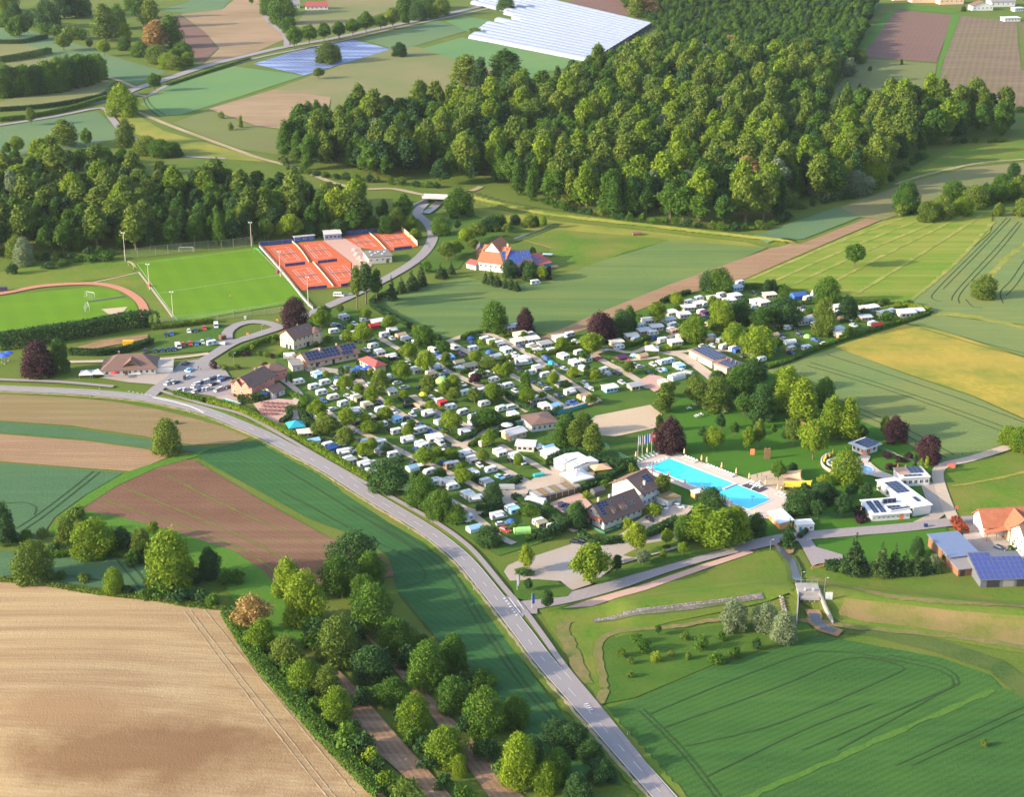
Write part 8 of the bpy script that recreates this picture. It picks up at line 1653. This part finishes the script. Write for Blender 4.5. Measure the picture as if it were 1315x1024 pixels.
def person(px, py, top, legs, rz, lab, walk=0):
    p = G(px, py); me = PM[walk].copy(); me.materials.clear()
    for c in (top, legs, (0.55, 0.36, 0.26), (0.08, 0.05, 0.03)): me.materials.append(plain(c, 0.8))
    for f in me.polygons: z = f.center.z; x = abs(f.center.x); f.material_index = 3 if z > 1.70 else 2 if z > 1.5 or (x > .2 and z < 1.1 and z > .8) else 0 if z > .95 else 1
    o = bpy.data.objects.new('person', me); C.objects.link(o); o.location = (p.x, p.y, hgt(p.x, p.y) + 0.45); o.rotation_euler.z = rz; tag(o, lab, 'person')
for a in ((519, 584, (.03, .03, .04), (.05, .05, .07), .8, 'walking person in black on the camp lane', 1), (522, 581, (.1, .1, .12), (.06, .06, .1), .8, 'second walking person in dark grey on the camp lane', 1), (551, 320, (.05, .05, .06), (.03, .03, .05), 0, 'person in black walking on the entry road bend', 1), (553, 318.5, (.2, .2, .3), (.05, .05, .08), 0, 'person in grey blue walking on the entry road bend', 1), (296, 384.5, (.75, .3, .1), (.1, .1, .1), 0, 'person in orange standing at the far side of the pitch', 0), (255, 476, (.05, .05, .05), (.05, .05, .08), 1, 'person in black standing on the parking court', 0), (258, 477, (.3, .1, .1), (.05, .05, .08), 2, 'person in dark red standing on the parking court', 0),
          (972, 616, (.1, .1, .15), (.1, .1, .2), 0, 'child in dark clothes on the playground sand', 0), (978, 614, (.5, .1, .1), (.1, .1, .2), 1, 'child in red on the playground sand', 0), (984, 618, (.05, .05, .05), (.2, .2, .3), 2, 'person in black beside the playground bushes', 0), (1003, 632, (.6, .6, .6), (.05, .05, .2), 2, 'person in white beside the yellow sun sail', 0), (995, 672, (.7, .1, .2), (.05, .05, .2), 2, 'person in pink at the pool gate', 1), (978, 684, (.6, .05, .3), (.05, .05, .2), 2, 'person in magenta below the dark bush by the gate', 0)): person(*a)
p = G(800, 631); o = thing('yellow_awning', 'yellow awning sheet stretched behind the chalet roof', 'awning', p, R(15)); mb = MB(); mb.add([(-3, -1.4, 2.4), (3, -1.4, 2.6), (3, 1.4, 4.2), (-3, 1.4, 4.0), (-3, -1.4, 2.45), (3, -1.4, 2.65), (3, 1.4, 4.25), (-3, 1.4, 4.05)], [(3, 2, 1, 0), (4, 5, 6, 7), (0, 1, 5, 4), (2, 3, 7, 6)]); mb.obj('awning_cloth', plain((0.80, 0.58, 0.04), 0.8), o)
for x, z in ((-2.9, 2.4), (2.9, 2.6)): mb = MB(); mb.tube((x, -1.35, 0), (x, -1.35, z), 0.05, 0.05, 5); mb.obj('post', WOOD, o)
for x, z in ((-2.9, 4.0), (2.9, 4.2)): mb = MB(); mb.tube((x, 1.35, 0), (x, 1.35, z), 0.05, 0.05, 5); mb.obj('post', WOOD, o)
# ---- creek meadow rails
fence(poly('1042,732 1058,728'), 1.0, 4, PO, 'small orange barrier rail across the field track', 1, name='barrier_rail')

# ------------------------------------------------------------------ air
def haze():
    x0, x1, y0, y1, z0, z1 = -6150, 6150, -2150, 9150, -1.6, 262
    mb = MB(); mb.box(x0, x1, y0, y1, z0, z1)
    m = bpy.data.materials.new('air'); m.use_nodes = True; t = m.node_tree; t.nodes.remove(t.nodes['Principled BSDF'])
    v = N(t, 'ShaderNodeVolumePrincipled'); v.inputs['Color'].default_value = (0.78, 0.86, 1, 1); v.inputs['Density'].default_value = HAZE; v.inputs['Anisotropy'].default_value = 0.2
    t.links.new(v.outputs[0], t.nodes['Material Output'].inputs['Volume'])
    tag(mb.obj('haze', m), kind='stuff')
HAZE = 0.000022
haze()

# ------------------------------------------------------------------ say which one it is: distance rank from a landmark one can find
MARKS = [(p, G(*p), t) for p, t in (((380, 550), 'teal garden pavilion'), ((430, 465), 'solar roofed reception'), ((476, 476), 'red roofed kiosk'), ((544, 507), 'yellow dome tent'), ((500, 625), 'largest dark camp tree'),
 ((567, 491), 'big green dome tent'), ((672, 468), 'longest white motorhome'), ((627, 549), 'small lime dome tent'), ((741, 621), 'white pagoda in the gravel yard'), ((690, 632), 'gravel yard'), ((722, 603), 'white hall tents'), ((697, 552), 'white bungalow'), ((692, 612), 'teal trailer'), ((649, 683), 'red car in the lowest pitch'), ((670, 684), 'lime tunnel tent'),
 ((910, 468), 'flat wash house'), ((837, 453), 'upper camp pavilion'), ((800, 540), 'sand court'), ((1057, 425), 'blossoming chestnut'), ((1026, 383), 'big blue tent'), ((1043, 383), 'white teepee'), ((1162, 405), 'biggest white canopy'), ((1037, 433), 'lime tent of the upper camp'), ((773, 430), 'copper tree by the brown strip'), ((672, 424), 'copper tree beside the big green tree'),
 ((545, 443), 'round dark tree at the crop corner'), ((386, 445), 'beige clubhouse'), ((332, 500), 'pink house'), ((166, 480), 'roadside inn'), ((322, 426), 'ring road island'), ((165, 443), 'yellow skip'), ((230, 490), 'parking court'), ((797, 660), 'brown roofed chalet'), ((850, 640), 'flat white garage'), ((910, 625), 'big swimming pool'), ((1108, 578), 'white pool kiosk'), ((1140, 662), 'pool entrance building'), ((1020, 628), 'yellow sun sail'), ((1043, 785), 'concrete sluice'),
 ((1280, 680), 'orange roofed farmhouse'), ((1285, 740), 'solar barn'), ((635, 335), 'mill farmhouse'), ((690, 340), 'teal walled barn'), ((485, 332), 'tennis clubhouse'), ((428, 303), 'blue grey court stand'), ((560, 260), 'road bridge'), ((250, 365), 'right football pitch'), ((60, 405), 'left football pitch'), ((672, 780), 'road junction'), ((760, 735), 'gravel parking place'), ((870, 782), 'stone block strip'), ((120, 850), 'tan ploughed field'), ((310, 660), 'dark ploughed field'), ((640, 800), 'curving dark crop field'), ((60, 640), 'teal crop field'), ((1190, 200), 'end of the big wood'), ((1097, 340), 'lone tree in the striped meadow'), ((1250, 250), 'hillside hedge'), ((190, 115), 'far crossroads'), ((420, 75), 'blue film covered field'), ((720, 45), 'white film tunnels'), ((405, 12), 'red roofed far barn'), ((60, 100), 'far tree row'), ((1280, 15), 'far white village hall'), ((1000, 800), 'silver willow bushes'), ((200, 730), 'small dark dip field'), ((470, 900), 'furrowed strip between tree rows'), ((1050, 640), 'pool park lawn'))]
ORDN = ['', 'second ', 'third ', 'fourth ', 'fifth ', 'sixth ', 'seventh ', 'eighth ', 'ninth ', 'tenth ', 'eleventh ', 'twelfth ', 'thirteenth ', 'fourteenth ', 'fifteenth ', 'sixteenth ', 'seventeenth ', 'eighteenth ', 'nineteenth ', 'twentieth ']
WOODN = {o.name for o, _, _ in WOODS}
def name_them(items):
    by = {}
    for o, d, p in items: by.setdefault(d, []).append((o, p))
    for d, ls in by.items():
        best = {}
        for mi, (_, m, txt) in enumerate(MARKS):
            for r, (o, p) in enumerate(sorted(ls, key=lambda q: (q[1] - m).length)):
                near = (p - m).length; cost = r * 40 + near
                if r < (4 if o.name in WOODN else 20) and (o.name not in best or cost < best[o.name][0]): best[o.name] = (cost, o, r, txt)
        for c, o, r, txt in best.values():
            o['label'] = f'{d} closest to the {txt}' if r == 0 else f'{ORDN[r]}{d} from the {txt}'
        for o, p in ls:
            if not o.get('group') and len(ls) > 2: o['group'] = d + 's'
name_them(ITEMS); name_them(TREES + WOODS)
